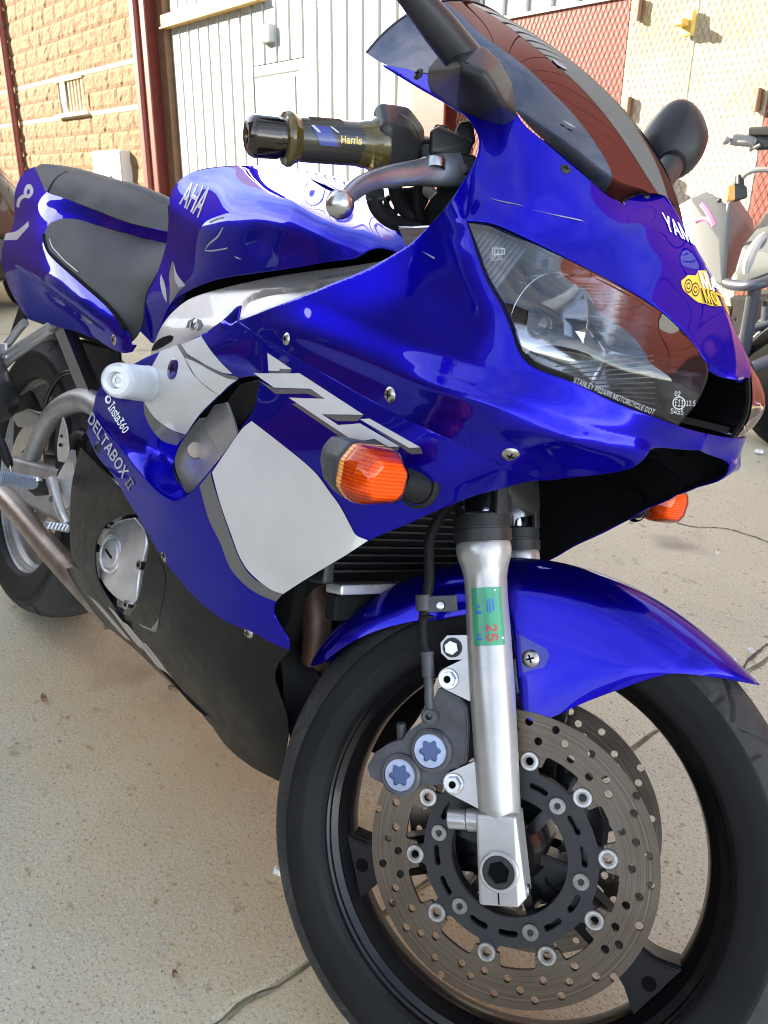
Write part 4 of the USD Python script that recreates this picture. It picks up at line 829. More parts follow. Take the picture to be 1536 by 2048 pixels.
# ---- upper cowl
SEAM = [(473, 644, .211), (521, 673, .214), (620, 732, .217), (724, 792, .216), (785, 824, .213), (849, 855, .206), (925, 893, .189), (1000, 929, .166), (1040, 945, .148), (1082, 960, .122)]
INNER = [(520, 626, .212), (567, 607, .212), (615, 588, .211), (662, 568, .209), (710, 549, .206), (753, 529, .203), (790, 508, .200), (818, 490, .197), (851, 460, .191), (883, 425, .185), (910, 389, .177), (929, 360, .171), (945, 333, .166), (955, 311, .163), (959, 290, .161), (957, 270, .160), (948, 252, .160), (930, 229, .160), (896, 207, .160), (836, 173, .160), (765, 130, .160)]
SCREEN_EDGE = [(810, 138, .158), (850, 146, .157), (905, 158, .155), (965, 172, .151), (1012, 188, .148), (1027, 218, .141), (1048, 250, .135), (1081, 278, .125), (1135, 321, .105), (1190, 365, .083), (1235, 401, .060), (1250, 411, .050), (1255, 392, .043), (1262, 380, .036), (1277, 374.5, .026), (1300, 377, .013), (1325, 385, .0)]
NOSE_C = [(1349, 418, 0), (1369, 455, 0), (1391, 493, 0), (1410, 530, 0), (1427, 565, 0), (1441, 600, 0), (1454, 632, 0), (1462, 660, 0), (1469, 695, 0), (1472, 735, 0)]
NOSE_B = [(1440, 733, .022), (1424, 729, .034)]
HL_TOP = [(1413, 722, .045), (1389, 685, .055), (1350, 643, .065), (1299, 602, .085), (1244, 570, .10), (1168, 531, .116), (1070, 482, .141), (983, 444, .168), (930, 439, .187)]
HL_LOW = [(949, 501, .190), (971, 561, .191), (1000, 612, .191), (1019, 656, .190), (1036, 705, .187), (1065, 735, .179), (1148, 767, .154), (1231, 807, .120), (1306, 836, .088), (1355, 854, .056)]
LIP = [(1385, 863, .026), (1410, 869, .0)]
LIP_B = [(1405, 899, 0.0), (1380, 899, .014), (1355, 897, .03), (1314, 894, .060), (1300, 898, .072)]
WING = [(1297, 905, .076), (1290, 915, .078), (1278, 926, .079), (1264, 935, .081), (1230, 944, .086), (1190, 950, .093), (1140, 955, .108)]
cowl_out = SEAM[:1] + INNER + SCREEN_EDGE + NOSE_C + NOSE_B + HL_TOP + HL_LOW + LIP + LIP_B + WING + SEAM[:0:-1]
cowl_in = [(900, 600, .199), (800, 600, .211), (700, 640, .216), (600, 650, .2155), (860, 520, .197), (905, 470, .189), (960, 400, .170), (1000, 330, .153), (1060, 400, .143), (1300, 450, .044), (1345, 520, .042), (1400, 640, .037), (1240, 470, .078), (1290, 530, .070), (1428, 690, .027),
           (980, 700, .197), (900, 700, .207), (780, 700, .217), (1200, 822, .130), (700, 735, .2175), (1000, 862, .188), (1150, 885, .143), (850, 810, .214), (930, 850, .200)]
S_cowl = Surf(cowl_out + cowl_in, .09, zero=NOSE_C, creases=[
    ([(540, 632), (603, 664), (732, 719), (830, 758), (1000, 801), (1150, 842), (1296, 893)], [0, .003, .0055, .0060, .005, .003, .001], 70, 34),
    ([(760, 752), (850, 782), (1000, 832), (1120, 874), (1220, 902), (1292, 911)], [0, .003, .007, .009, .008, .003], 40, 50)])
m, b = panel([p_[:2] for p_ in cowl_out], S_cowl, step=4.6)
cowl = part(bike, 'upper_cowl', m, 'blue_paint', 80); part(cowl, 'inner_face', b, 'black_matt', True)
# the other half, seen only at its edges
mm, mb = mirrored(m), mirrored(b); cowl_l = part(bike, 'upper_cowl', mm, 'blue_paint', 30); part(cowl_l, 'inner_face', mb, 'black_matt', True)
# the underside lip of the nose between the lamps
nose_lip = [(1424, 729, .034), (1440, 733, .022), (1472, 736, 0), (1474, 758, 0), (1440, 752, .018), (1417, 740, .034)]
m, b = panel([p_[:2] for p_ in nose_lip], Surf(nose_lip + [(1440, 742, .021)]), step=6, thick=.002)
part(cowl, 'nose_lip', cat(m, mirrored(m)), 'blue_paint', 30)

# ---- side panel: seam, vent edge, lower blue band
VENT = [(367, 997, .222), (375, 991, .222), (391, 975, .222), (449, 905, .223), (484, 854, .223), (508, 819, .222), (517, 776, .220), (523, 744, .218)]
SIDE_LOW = [(1040, 966, .135), (1003, 977, .141), (950, 991, .150), (900, 1010, .160), (860, 1027, .165), (820, 1045, .170), (735, 1081, .179), (690, 1110, .182), (640, 1140, .182), (598, 1166, .180), (565, 1187, .177), (549, 1207, .174), (547, 1229, .170), (561, 1256, .163), (575, 1280, .157), (578, 1299, .153)]
BORDER = [(547, 1287, .162), (504, 1264, .172), (449, 1241, .181), (410, 1213, .188), (371, 1174, .195), (340, 1135, .200), (312, 1096, .204), (281, 1041, .209), (254, 998, .213), (227, 952, .216), (195, 912, .219), (173, 866, .219)]
SCOOP = [(184, 827, .216), (211, 866, .220), (242, 901, .222), (273, 940, .224), (312, 983, .225), (338, 1000, .224), (353, 1002, .223)]
side_out = SEAM[1:] + SIDE_LOW + BORDER + SCOOP + VENT
side_in = [(580, 1000, .213), (450, 1080, .206), (620, 900, .222), (560, 780, .221), (724, 850, .221), (650, 830, .222), (780, 960, .206), (830, 965, .193), (680, 1020, .202), (560, 1120, .195), (480, 1180, .193), (400, 1080, .210), (330, 1040, .217), (250, 960, .222), (520, 930, .221), (900, 950, .184), (980, 950, .162)]
S_side = Surf(side_out + side_in, .10)
m, b = panel([p_[:2] for p_ in side_out], S_side, step=9)
side = part(bike, 'side_fairing', m, 'blue_paint', 30); part(side, 'inner_face', b, 'black_matt', True)
side_l = part(bike, 'side_fairing', mirrored(m), 'blue_paint', 30); part(side_l, 'inner_face', mirrored(b), 'black_matt', True)

# ---- scooped rear panel above the vent
rear_out = [(479, 613, .213), (474, 643, .212), (520, 674, .2125), (522, 744, .214), (515, 752, .213), (500, 751, .210), (477, 757, .206), (437, 791, .200), (398, 830, .192), (371, 870, .180), (353, 901, .170), (346, 932, .166), (352, 955, .175), (365, 975, .192), (374, 988, .208), (366, 996, .216), (353, 1001, .2195), (338, 999, .2205), (312, 981, .221), (273, 939, .2195), (242, 900, .2175), (211, 865, .215), (184, 826, .2125), (195, 784, .212), (222, 752, .212), (266, 729, .212), (297, 713, .211), (359, 690, .209), (410, 666, .2105), (440, 645, .212)]
rear_in = [(300, 770, .218), (350, 740, .217), (420, 700, .217), (470, 690, .216), (400, 770, .209), (330, 830, .203), (280, 830, .212), (250, 830, .215), (230, 800, .216), (300, 880, .200), (320, 920, .186), (340, 970, .200), (310, 950, .204), (270, 890, .206), (420, 740, .211), (370, 810, .200)]
S_rear = Surf(rear_out + rear_in, .05)
m, b = panel([p_[:2] for p_ in rear_out], S_rear, step=8)
rp = part(bike, 'vent_panel', m, 'blue_paint', 30); part(rp, 'inner_face', b, 'black_matt', True)
part(bike, 'vent_panel', mirrored(m), 'blue_paint', 30)

# ---- black lower fairing
def shift(pts, d): return [(x, y, h + d) for x, y, h in pts]
low_left = [(160, 897, .218), (148, 944, .216), (141, 991, .213), (140, 1049, .208), (141, 1098, .201), (148, 1122, .194), (164, 1147, .182), (187, 1186, .168), (219, 1225, .158), (245, 1247, .152), (273, 1268, .147), (320, 1316, .139), (351, 1355, .131), (392, 1410, .118), (422, 1450, .109), (456, 1496, .099), (501, 1532, .095), (556, 1562, .094)]
low_front = [(566, 1520, .105), (575, 1470, .116), (572, 1430, .125), (558, 1390, .138), (548, 1355, .146), (556, 1325, .151), (576, 1302, .151)]
low_out = shift(BORDER[::-1], -.002) + low_left + low_front
low_in = [(250, 1200, .184), (400, 1300, .167), (470, 1400, .148), (520, 1480, .124), (200, 1000, .211), (180, 1100, .202), (330, 1180, .192), (450, 1290, .170), (330, 1290, .168), (400, 1380, .148), (520, 1300, .162), (220, 1130, .200), (510, 1400, .145)]
S_low = Surf(low_out + low_in, .10)
HOLE = [(0 + x / 2.56, 600 + y / 2.56) for x, y in [(485, 1290), (500, 1210), (545, 1145), (640, 1098), (700, 1092), (742, 1180), (760, 1262), (735, 1400), (700, 1560), (665, 1618), (600, 1585), (540, 1505), (497, 1420)]]
m, b = panel([p_[:2] for p_ in low_out], S_low, holes=[HOLE], step=9)
low = part(bike, 'lower_fairing', m, 'black_cowl', 30); part(low, 'inner_face', b, 'black_matt', True)
part(bike, 'lower_fairing', mirrored(m), 'black_cowl', 30)
# belly: the lower fairing turned under
belly_out = [(122, 1163, .098), (120, 1150, .11), (129, 1140, .13), (148, 1134, .155), (164, 1148, .177), (187, 1187, .166), (219, 1226, .156), (245, 1248, .150), (273, 1269, .145), (320, 1317, .137), (351, 1356, .129), (392, 1411, .116), (420, 1449, .107), (392, 1415, .098), (351, 1375, .095), (310, 1338, .095), (273, 1302, .095), (230, 1266, .096), (190, 1236, .097), (150, 1193, .098)]
S_belly = Surf(belly_out, .02)
m, b = panel([p_[:2] for p_ in belly_out], S_belly, step=7)
bel = part(bike, 'belly_pan', m, 'black_cowl', 30); part(bel, 'inner_face', b, 'black_matt', True); part(bike, 'belly_pan', mirrored(m), 'black_cowl', 30)
for q in ([(175, 1190), (195, 1205), (262, 1282), (248, 1274)], [(215, 1212), (228, 1222), (290, 1300), (276, 1292)], [(246, 1244), (256, 1250), (330, 1345), (312, 1330)], [(285, 1284), (294, 1290), (352, 1366), (342, 1360)]):
    part(bel, 'logo_stroke', decal(q, S_belly, .0006, 6), 'silver_decal', True)
slot_ = [(318, 1336), (336, 1348), (370, 1385), (400, 1415), (418, 1432), (408, 1430), (384, 1410), (350, 1372)]
part(low, 'drain_slot', decal(slot_, S_low, .0006, 6), 'dark_void', True)
# recess beside the clutch cover
rc_ = [(297 + 0, 1096), (312, 1110), (328, 1139), (330, 1163), (320, 1225), (309, 1264), (281, 1252), (270, 1232), (284, 1180)]
part(low, 'recess', decal([(298, 1100), (313, 1112), (328, 1140), (330, 1164), (320, 1226), (309, 1263), (283, 1251), (274, 1240), (287, 1190)], S_low, .0005, 7), 'black_cowl', True)
part(low, 'recess_edge', decal([(276, 1246), (283, 1249), (302, 1257), (319, 1236), (313, 1262), (309, 1265), (283, 1253)], S_low, .001, 6), 'grey_decal', True)  # highlight along the lower edge, painted as a grey sliver

# ---- paint scheme and stickers
part(side, 'grey_stripe', decal([(399, 972), (410, 958), (421, 944), (424, 960), (440, 1010), (462, 1075), (480, 1120), (505, 1155), (535, 1172), (566, 1187), (552, 1203), (520, 1190), (490, 1170), (460, 1135), (440, 1085), (418, 1040)], S_side, .0005), 'grey_decal', True)
part(side, 'white_panel', decal([(503, 842), (560, 886), (627, 942), (660, 985), (680, 1013), (700, 1050), (712, 1070), (736, 1081), (690, 1111), (640, 1141), (598, 1167), (566, 1188), (540, 1178), (500, 1145), (480, 1115), (462, 1068), (440, 1005), (424, 945), (450, 906), (484, 858)], S_side, .0009), 'white_decal', True)
k4 = lambda pts: [(400 + x / 2.56, 550 + y / 2.56) for x, y in pts]
for q in ([(345, 398), (470, 482), (412, 482), (412, 474), (405, 492), (350, 490)], [(275, 503), (510, 503), (838, 716), (622, 712), (708, 768), (820, 760), (1022, 878), (965, 880), (893, 838), (795, 855), (455, 628), (640, 634), (565, 582), (380, 577)], [(818, 738), (868, 735), (1128, 882), (1072, 886)]):
    part(side, 'logo_letter', decal(k4(q), S_side, .0012, 7, 4, 12), 'white_decal', True)
for q in ([(352, 492), (408, 492), (416, 478), (470, 483), (462, 500), (352, 502)], [(300, 540), (380, 580), (565, 585), (640, 634), (620, 636), (552, 608), (385, 608)], [(470, 660), (500, 655), (795, 857), (893, 840), (965, 882), (1022, 880), (1012, 902), (955, 904), (890, 868), (775, 868)], [(622, 712), (838, 718), (805, 748), (700, 748)], [(840, 752), (1072, 888), (1130, 884), (1140, 915), (1082, 918)]):
    part(side, 'logo_shadow', decal(k4(q), S_side, .0006, 7, 4, 12), 'grey_decal', True)
k3 = lambda pts: [(x / 2.56, 600 + y / 2.56) for x, y in pts]
part(rp, 'white_swoosh', decal(k3([(820, 262), (905, 232), (960, 300), (1010, 360), (1090, 440), (1118, 488), (1020, 588), (950, 690), (870, 660), (790, 600), (735, 520), (790, 510), (800, 450), (775, 345)]), S_rear, .0006), 'white_decal', True)
part(rp, 'grey_swoosh', decal(k3([(735, 520), (790, 602), (870, 662), (948, 694), (905, 745), (830, 720), (770, 650), (740, 580)]), S_rear, .0008), 'grey_decal', True)
part(rp, 'grey_swoosh', decal(k3([(905, 230), (925, 225), (1000, 330), (1060, 385), (1130, 455), (1118, 487), (1060, 450), (985, 375), (945, 300)]), S_rear, .0008), 'grey_decal', True)
part(rp, 'white_flash', decal(k3([(945, 295), (1000, 315), (1080, 360), (1165, 400), (1215, 408), (1170, 440), (1122, 488), (1075, 455), (1010, 400)]), S_rear, .001), 'white_decal', True)
part(rp, 'grey_flash', decal(k3([(945, 295), (985, 290), (1060, 335), (1140, 375), (1222, 395), (1216, 410), (1165, 402), (1080, 362), (1000, 317)]), S_rear, .0011), 'grey_decal', True)
part(rp, 'white_fork', decal(k3([(915, 232), (1005, 195), (1030, 185), (1080, 260), (1140, 330), (1190, 378), (1140, 372), (1050, 330), (980, 290)]), S_rear, .0007), 'white_decal', True)
part(rp, 'text_badge', lettering('Insta360', [(215, 817), (246, 868), (259, 858), (228, 801)], S_rear, True), 'sign_white', False)
part(rp, 'round_logo', cat(decal([(216 + 6.2 * math.cos(t), 799 + 8.5 * math.sin(t)) for t in np.arange(14) * math.pi / 7], S_rear, .0008, 5), ), 'sign_white', True)
part(rp, 'round_logo_eye', cat(decal([(217 + 3.2 * math.cos(t), 799 + 4.6 * math.sin(t)) for t in np.arange(12) * math.pi / 6], S_rear, .0011, 5), ), 'blue_paint', True)
part(side, 'frame_name', lettering('DELTABOX', [(175, 842), (244, 958), (259, 943), (184, 822)], S_side, True, lift=.0012), 'silver_decal', False)
part(side, 'frame_name', lettering('II', [(249, 967), (257, 982), (269, 968), (261, 951)], S_side, True, lift=.0012), 'grey_decal', False)
part(cowl, 'maker_name', lettering_sym('YAMAHA', [(1333, 460), (1384, 488), (1370, 454), (1322, 424)], S_cowl), 'sign_white', False)
# the yellow and white motor-shop sticker on the nose
st_ = both(decal([(1362, 562), (1376, 550), (1391, 551), (1397, 541), (1412, 541), (1444, 612), (1425, 612), (1412, 608), (1396, 604), (1378, 590), (1366, 578)], S_cowl, .0007, 5))
stp = part(cowl, 'shop_sticker', st_, 'yellow_decal', True)
for (x, y, r) in ((1377, 572, 9), (1391, 579, 9)):
    for k_, (rr, mt) in enumerate(((1., 'black_gloss'), (.78, 'yellow_decal'), (.5, 'black_gloss'), (.3, 'yellow_decal'))):
        part(stp, 'swirl', decal([(x + r * rr * .9 * math.cos(t), y + r * 1.6 * rr * math.sin(t)) for t in np.arange(16) * math.pi / 8], S_cowl, .0009 + .0002 * k_, 4), mt, True)
part(stp, 'sticker_text', lettering_sym('MAD', [(1404, 575), (1430, 583), (1416, 548), (1394, 541)], S_cowl, True, .0016), 'sign_white', False)
part(stp, 'sticker_text', lettering_sym('MOTOS', [(1410, 604), (1441, 611), (1430, 584), (1401, 577)], S_cowl, True, .0019), 'yellow_decal', False)
part(stp, 'sticker_text_shadow', lettering_sym('MOTOS', [(1408, 606), (1442, 614), (1430, 582), (1399, 575)], S_cowl, True, .0014), 'black_gloss', False)
# scratches on the cowl
for q in ([(977, 395), (1000, 401), (1030, 407), (1050, 413), (1030, 408.6), (1000, 402.5)], [(985, 398), (1020, 406), (1018, 407)], [(1060, 418), (1100, 427), (1160, 439), (1168, 443), (1120, 432.6)], [(843, 502), (870, 515), (868, 518)]):
    part(cowl, 'scratch', decal(q, S_cowl, .0005, 4, 3), 'scuff', True)
# screws
for (x, y, r, S, pa, mt) in ((573, 678, .0068, S_cowl, cowl, 'steel'), (780, 790, .0075, S_cowl, cowl, 'steel'), (1021, 909, .0076, S_cowl, cowl, 'steel'), (837, 148, .006, S_cowl, cowl, 'black_satin'), (1131, 338, .0052, S_cowl, cowl, 'black_satin'), (1292, 391, .0042, S_cowl, cowl, 'black_satin'),
                         (195, 895, .0085, S_side, side, 'black_satin'), (331, 1111, .0095, S_low, low, 'steel'), (497, 1265, .0075, S_low, low, 'steel')):
    screw(S, x, y, r, mt, pa)
# the blind screw in the scooped panel and the crash puck
screw(S_rear, 345, 738, .0135, 'scoop_paint', rp, 'recess_screw', .1, .0006)
q0 = S_rear.p(np.array([[296, 768]]))[0]; q1 = at(230, 760, .292)
pk = sub('crash_puck')
ax_ = unit(q1 - q0); L_ = np.linalg.norm(q1 - q0)
part(pk, 'puck', lathe(q0 - ax_ * .006, ax_, [(0, .024), (.010, .0245), (.012, .0238), (L_ * .55, .0228), (L_ - .006, .0220), (L_ + .001, .0208), (L_ + .005, .017), (L_ + .0055, .0105), (L_ + .0, .0095), (L_ - .004, .009)], 40, cap=True, hint=(1, 0, 0)), 'puck_plastic', 40)
part(pk, 'bolt_head', lathe(q0 + ax_ * (L_ - .011), ax_, [(0, .0085), (.003, .0085), (.003, .0042), (.0, .004)], 24), 'steel', 35)
_r = mirrored(lathe(q0 - ax_ * .006, ax_, [(0, .024), (.010, .0245), (L_ * .55, .0228), (L_, .0215), (L_ + .005, .012)], 28)); part(pk, 'puck', _r, 'puck_plastic', 40)
# ------------------------------------------------------------------ headlamps, screen, mirrors
lamp_out = [(930, 441, .186), (983, 446, .167), (1070, 484, .140), (1168, 533, .115), (1244, 572, .099), (1299, 604, .084), (1350, 645, .064), (1389, 687, .054), (1413, 724, .044), (1416, 749, .044), (1405, 782, .048), (1389, 811, .053), (1355, 852, .055), (1306, 834, .087), (1231, 805, .119), (1148, 765, .153), (1065, 733, .178), (1036, 703, .186), (1019, 655, .189), (1000, 611, .190), (971, 561, .190), (949, 501, .189)]
lamp_in = [(1010, 530, .179), (1080, 600, .176), (1150, 640, .164), (1220, 680, .142), (1300, 720, .112), (1360, 760, .083), (1100, 680, .177), (1250, 760, .128), (1180, 580, .138), (1320, 660, .090)]
S_lamp = Surf(lamp_out + lamp_in, .12)
glass_out = [(937, 447), (983, 449), (1070, 487), (1168, 536), (1244, 575), (1299, 607), (1349, 648), (1387, 689), (1411, 726), (1414, 749), (1403, 781), (1387, 809), (1355, 848), (1309, 829), (1234, 798), (1152, 758), (1072, 726), (1044, 698), (1026, 650), (1008, 606), (979, 557), (957, 499)]
for side_ in (1, -1):
    lamp = sub('headlamp'); X = (lambda m: m) if side_ > 0 else mirrored
    m, b = panel([p_[:2] for p_ in lamp_out], S_lamp, holes=[glass_out], step=5, edge=3.5, thick=.004, lift=-.0022)
    part(lamp, 'gasket', X(m), 'rubber', 30)
    L = smooth_outline(glass_out, 5.); P, f, _n = tri_fill([L], 9); v = S_lamp.p(P, -.0004); n = vnormals(v, f)
    if (n * (CB - v)).sum(1).mean() < 0: f = f[:, ::-1]; n = -n
    lens = T(v, f); part(lamp, 'lens', X(lens), 'clear_lens', True)
    nb = len(L); bkv = v - n * .010 - np.array([.095, 0, 0]); ii = np.arange(nb); jj = (ii + 1) % nb; nv_ = len(v); bk = T(np.vstack([bkv, (v - n * .0012)[:nb]]), np.vstack([f, np.c_[ii, jj, nv_ + jj], np.c_[ii, nv_ + jj, nv_ + ii]])); part(lamp, 'housing', X(bk), 'lamp_shell', True)
    bowl_ax = unit((1, -.10, -.06)); bowl_c = at(1096, 655, .120) - bowl_ax * .046
    part(lamp, 'reflector', X(lathe(bowl_c, bowl_ax, [(0.002, .004), (.004, .013), (.010, .022), (.020, .031), (.034, .0405), (.047, .0475), (.0485, .0487), (.047, .0492)], 56, cap=False)), 'lamp_mirror', True)
    part(lamp, 'bulb_cap', X(lathe(bowl_c + bowl_ax * .012, bowl_ax, [(0, .007), (.022, .0095), (.030, .009), (.034, .005), (.035, .0005)], 24)), 'black_gloss', 40)
    if side_ > 0:
        # the ribbed corner reflector, and fine ribs low in the housing
        cr = [(938, 452), (983, 455), (1040, 476), (1075, 490), (1035, 512), (1010, 552), (1000, 585), (975, 545), (955, 500)]
        for k_ in range(13):
            t0 = k_ / 13; a = np.array([941 + 62 * t0 * 1.0, 460 + 128 * t0]); bq = np.array([948 + 124 * t0, 450 + 40 * t0 + 6 * t0])
            a2 = a + np.array([3.2, 7.2]); b2 = bq + np.array([7.5, 2.6]); q = S_lamp.p(np.array([a, bq, b2, a2, (a + a2) / 2, (bq + b2) / 2]), -.010) - np.array([.008, 0, 0]); q[4:] += np.array([.0028, 0, 0])
            part(lamp, 'corner_rib', T(q, [(0, 4, 5), (0, 5, 1), (4, 3, 2), (4, 2, 5)]), 'rib_alloy', False)
        for k_ in range(11):
            y0 = 741 + 7.5 * k_; x0 = 1152 + 15.5 * k_; x1 = 1352 - 1.5 * k_ + 2 * k_; yy_ = 700 + 11.0 * k_
            P = np.array([[x0, y0], [x1, yy_ + 18], [x1, yy_ + 20.5], [x0, y0 + 2.5]]); q = S_lamp.p(P, -.009) - np.array([.022, 0, 0]); part(lamp, 'shell_rib', T(q, [(0, 1, 2), (0, 2, 3)]), 'lamp_rib', False)
        part(lamp, 'lens_print', lettering('STANLEY P0249R MOTORCYCLE DOT', [(1146, 765), (1306, 830), (1311, 820), (1150, 754)], S_lamp, lift=.0003), 'lens_ink', False)
        part(lamp, 'lens_print', cat(lettering('E13', [(1350, 812), (1366, 814), (1367, 800), (1351, 798)], S_lamp, lift=.0003), lettering('12.5', [(1372, 812), (1390, 812), (1391, 801), (1373, 801)], S_lamp, lift=.0003), lettering('S455', [(1341, 827), (1366, 830), (1367, 819), (1342, 816)], S_lamp, lift=.0003), lettering('02', [(1349, 792), (1360, 793), (1361, 783), (1350, 782)], S_lamp, lift=.0003)), 'lens_ink', False)
        part(lamp, 'lens_print', cat(lettering('E13', [(988, 508), (1006, 508), (1006, 498), (988, 498)], S_lamp, lift=.0003), lettering('0234', [(981, 521), (1004, 522), (1004, 511), (981, 510)], S_lamp, lift=.0003)), 'lens_ink', False)
        o = smooth_outline([(1358 + 13 * math.cos(t), 806 + 13 * math.sin(t)) for t in np.arange(16) * math.pi / 8], 3); i_ = smooth_outline([(1358 + 11.3 * math.cos(t), 806 + 11.3 * math.sin(t)) for t in np.arange(16) * math.pi / 8], 3)
        P, f, _n = tri_fill([o, i_], 3); part(lamp, 'lens_print', T(S_lamp.p(P, .0003), f), 'lens_ink', False)
        o = smooth_outline([(984, 495), (1009, 496), (1010, 510), (985, 510)], 4); i_ = smooth_outline([(985.5, 496.5), (1007.5, 497.5), (1008.5, 508.5), (986.5, 508.5)], 4); P, f, _n = tri_fill([o, i_], 4); part(lamp, 'lens_print', T(S_lamp.p(P, .0003), f), 'lens_ink', False)
# the black air duct and bulkhead behind the lamps
part(bike, 'air_duct', cat(box((.10, .098, .006), (.018, 0, .772)), box((.10, .094, .006), (.015, 0, .826)), box((.006, .11, .06), (-.036, 0, .80))), 'dark_void', False)
part(bike, 'bulkhead', cat(box((.008, .24, .10), (-.085, 0, .80)), rhull([(-.02, s * .14, z) for s in (1, -1) for z in (.735, .742)] + [(-.16, s * .17, z) for s in (1, -1) for z in (.72, .727)], .003)), 'dark_void', False)
# windscreen
sc_c = [(-.040, .972), (-.075, 1.014), (-.115, 1.050), (-.165, 1.086), (-.220, 1.120), (-.275, 1.148), (-.330, 1.172)]
def to_px(P): 
    q = (np.atleast_2d(P) - CB) @ RM.T; return np.c_[FPX * q[:, 0] / q[:, 2] + 768, FPX * q[:, 1] / q[:, 2] + 1024]
cpx = [(*to_px(np.array([x, 0, z]))[0], 0.) for x, z in sc_c]
top_ = [(733, 107, .163), (740, 95, .157), (765, 78, .143), (800, 60, .123), (835, 46, .102), (870, 35, .081), (905, 26, .058), (940, 19, .037)]
low_ = [(p_[0] - 3, p_[1] + 5, p_[2]) for p_ in SCREEN_EDGE[:-1]]
scr_out = [top_[0]] + [(762, 126, .161)] + low_ + cpx + top_[:0:-1]
scr_in = []
from scipy.interpolate import CubicSpline as CS_, UnivariateSpline as US_
def arc(P, k=None, s=0.):
    P = np.asarray(P, float); t = np.r_[0, np.cumsum(np.linalg.norm(np.diff(P, axis=0), axis=1))]; t /= t[-1]; return [US_(t, P[:, i], s=s) for i in range(3)]
_ed = atn(np.array([p_[:2] for p_ in SCREEN_EDGE[-5::-1]] + [(770, 127), (733, 107)], float), np.array([p_[2] for p_ in SCREEN_EDGE[-5::-1]] + [.161, .163]))
_fe = arc(_ed, s=3e-5); _fc = arc([(x, 0, z) for x, z in sc_c], s=1e-6)
tt = np.linspace(0, 1, 70); E_ = np.c_[_fe[0](tt), _fe[1](tt), _fe[2](tt)]; C_ = np.c_[_fc[0](tt), 0 * tt, _fc[2](tt)]
am = math.radians(62); aa = np.linspace(-am, am, 61); rows = []
for c, e in zip(C_, E_):
    sh = (1 - np.cos(aa)) / (1 - math.cos(am)); rows.append(np.c_[c[0] + (e[0] - c[0]) * sh, e[1] * np.sin(aa) / math.sin(am), c[2] + (e[2] - c[2]) * sh])
whole = loft(rows, cap=False, closed=False)
ws = part(bike, 'windscreen', whole, 'smoke_screen', True)
part(ws, 'rim', tube(rows[-1], .0013, 8), 'black_gloss')
class _Scr:                                          # the nearest point of the screen along a sight line
    def p(self, P, lift=0.):
        V = np.asarray(whole.vertices); q = to_px(V); out = []
        from scipy.spatial import cKDTree
        keep = V[:, 1] <= .001; k = cKDTree(q[keep]); d, i = k.query(np.asarray(P, float), 4); w = 1 / (d + 1e-3); w /= w.sum(1)[:, None]; h = -(V[keep][i][..., 1] * w).sum(1); return atn(P, h + .0025 + lift)
S_scr = _Scr()
for q in ([(1103, 115), (1116, 124), (1135, 136), (1131, 139), (1112, 127)], [(1124, 240), (1140, 247), (1152, 256), (1138, 250)]):
    part(ws, 'scratch', decal(q, S_scr, .0006, 4, 3), 'scuff', True)
# mirrors: the right one's foot and stalk, the left one whole
def mirror(s):
    t = sub('mirror'); X = (lambda m: m) if s > 0 else mirrored
    base = [at(q[0], q[1], q[2] + .004) for q in [(899, 112, .185), (961, 117, .178), (988, 142, .170), (1010, 182, .157), (1019, 232, .146), (1005, 238, .150), (961, 222, .160), (918, 200, .165), (872, 169, .166), (866, 152, .170), (876, 140, .174), (897, 136, .180)]]
    inner = [p_ + np.array([-.012, .014, -.004]) for p_ in base[2:11]]
    part(t, 'foot', X(soften(rhull([p_ + np.array([-.002, .003, 0]) for p_ in base] + inner + [at(930, 150, .205), at(965, 165, .197), at(985, 195, .184), at(1000, 218, .171)], .006), 3, 14)), 'black_satin', True)
    part(t, 'foot_lug', X(rhull([at(882, 142, .180), at(868, 158, .172), at(884, 165, .176), at(900, 150, .184), at(880, 142, .168), at(868, 160, .160)], .003)), 'black_satin', 40)
    a, b = at(929, 118, .184), at(833, 0, .245); d = unit(b - a)
    st = [a - d * .008, a, b, b + d * .13]
    part(t, 'stalk', X(tube(spline(st, 24), [.0165, .0158, .0125, .0105, .0098, .0098], 24)), 'black_satin', 40)
    return t, a, d
mr, ma, md = mirror(1); ml = sub('mirror')
hc = at(1347, 281, -.305)                                     # the left mirror's head
F = frame(unit(CB - hc + np.array([.5, 0, 0])), (0, 0, 1))
def mirror_head(c, s):
    u = trimesh.creation.icosphere(4, 1.); v = np.array(u.vertices); out = []
    right = RM[0]; up = -RM[1]; back = -RM[2]
    x, y, z = v.T; w = 1 + .10 * y - .06 * y * y; egg = np.c_[x * .0435 * (1 - .22 * np.clip(y, 0, 1)) , y * .0545, z * .036]
    egg[:, 0] += -.010 * np.clip(y, -1, 1) * -1 * .6
    P = c + egg[:, :1] * right + egg[:, 1:2] * up + egg[:, 2:] * unit(back + np.array([.3, 0, 0]))
    return T(P, u.faces)
hm = mirror_head(hc, 1); part(ml, 'head', hm, 'black_satin', True)
sa, sb = at(1344, 328, -.275), at(1322, 366, -.245); dd = unit(sb - sa)
part(ml, 'neck', tube([sa, sa + dd * .012, sb, sb + dd * .05], [.0165, .0165, .0150, .014], 24), 'black_satin'); part(ml, 'neck_ring', lathe(sa - dd * .002, dd, [(-.002, .016), (0, .0195), (.004, .0195), (.006, .0168)], 28, cap=False), 'rubber')
part(mr, 'head', mirrored(hm), 'black_satin', True)

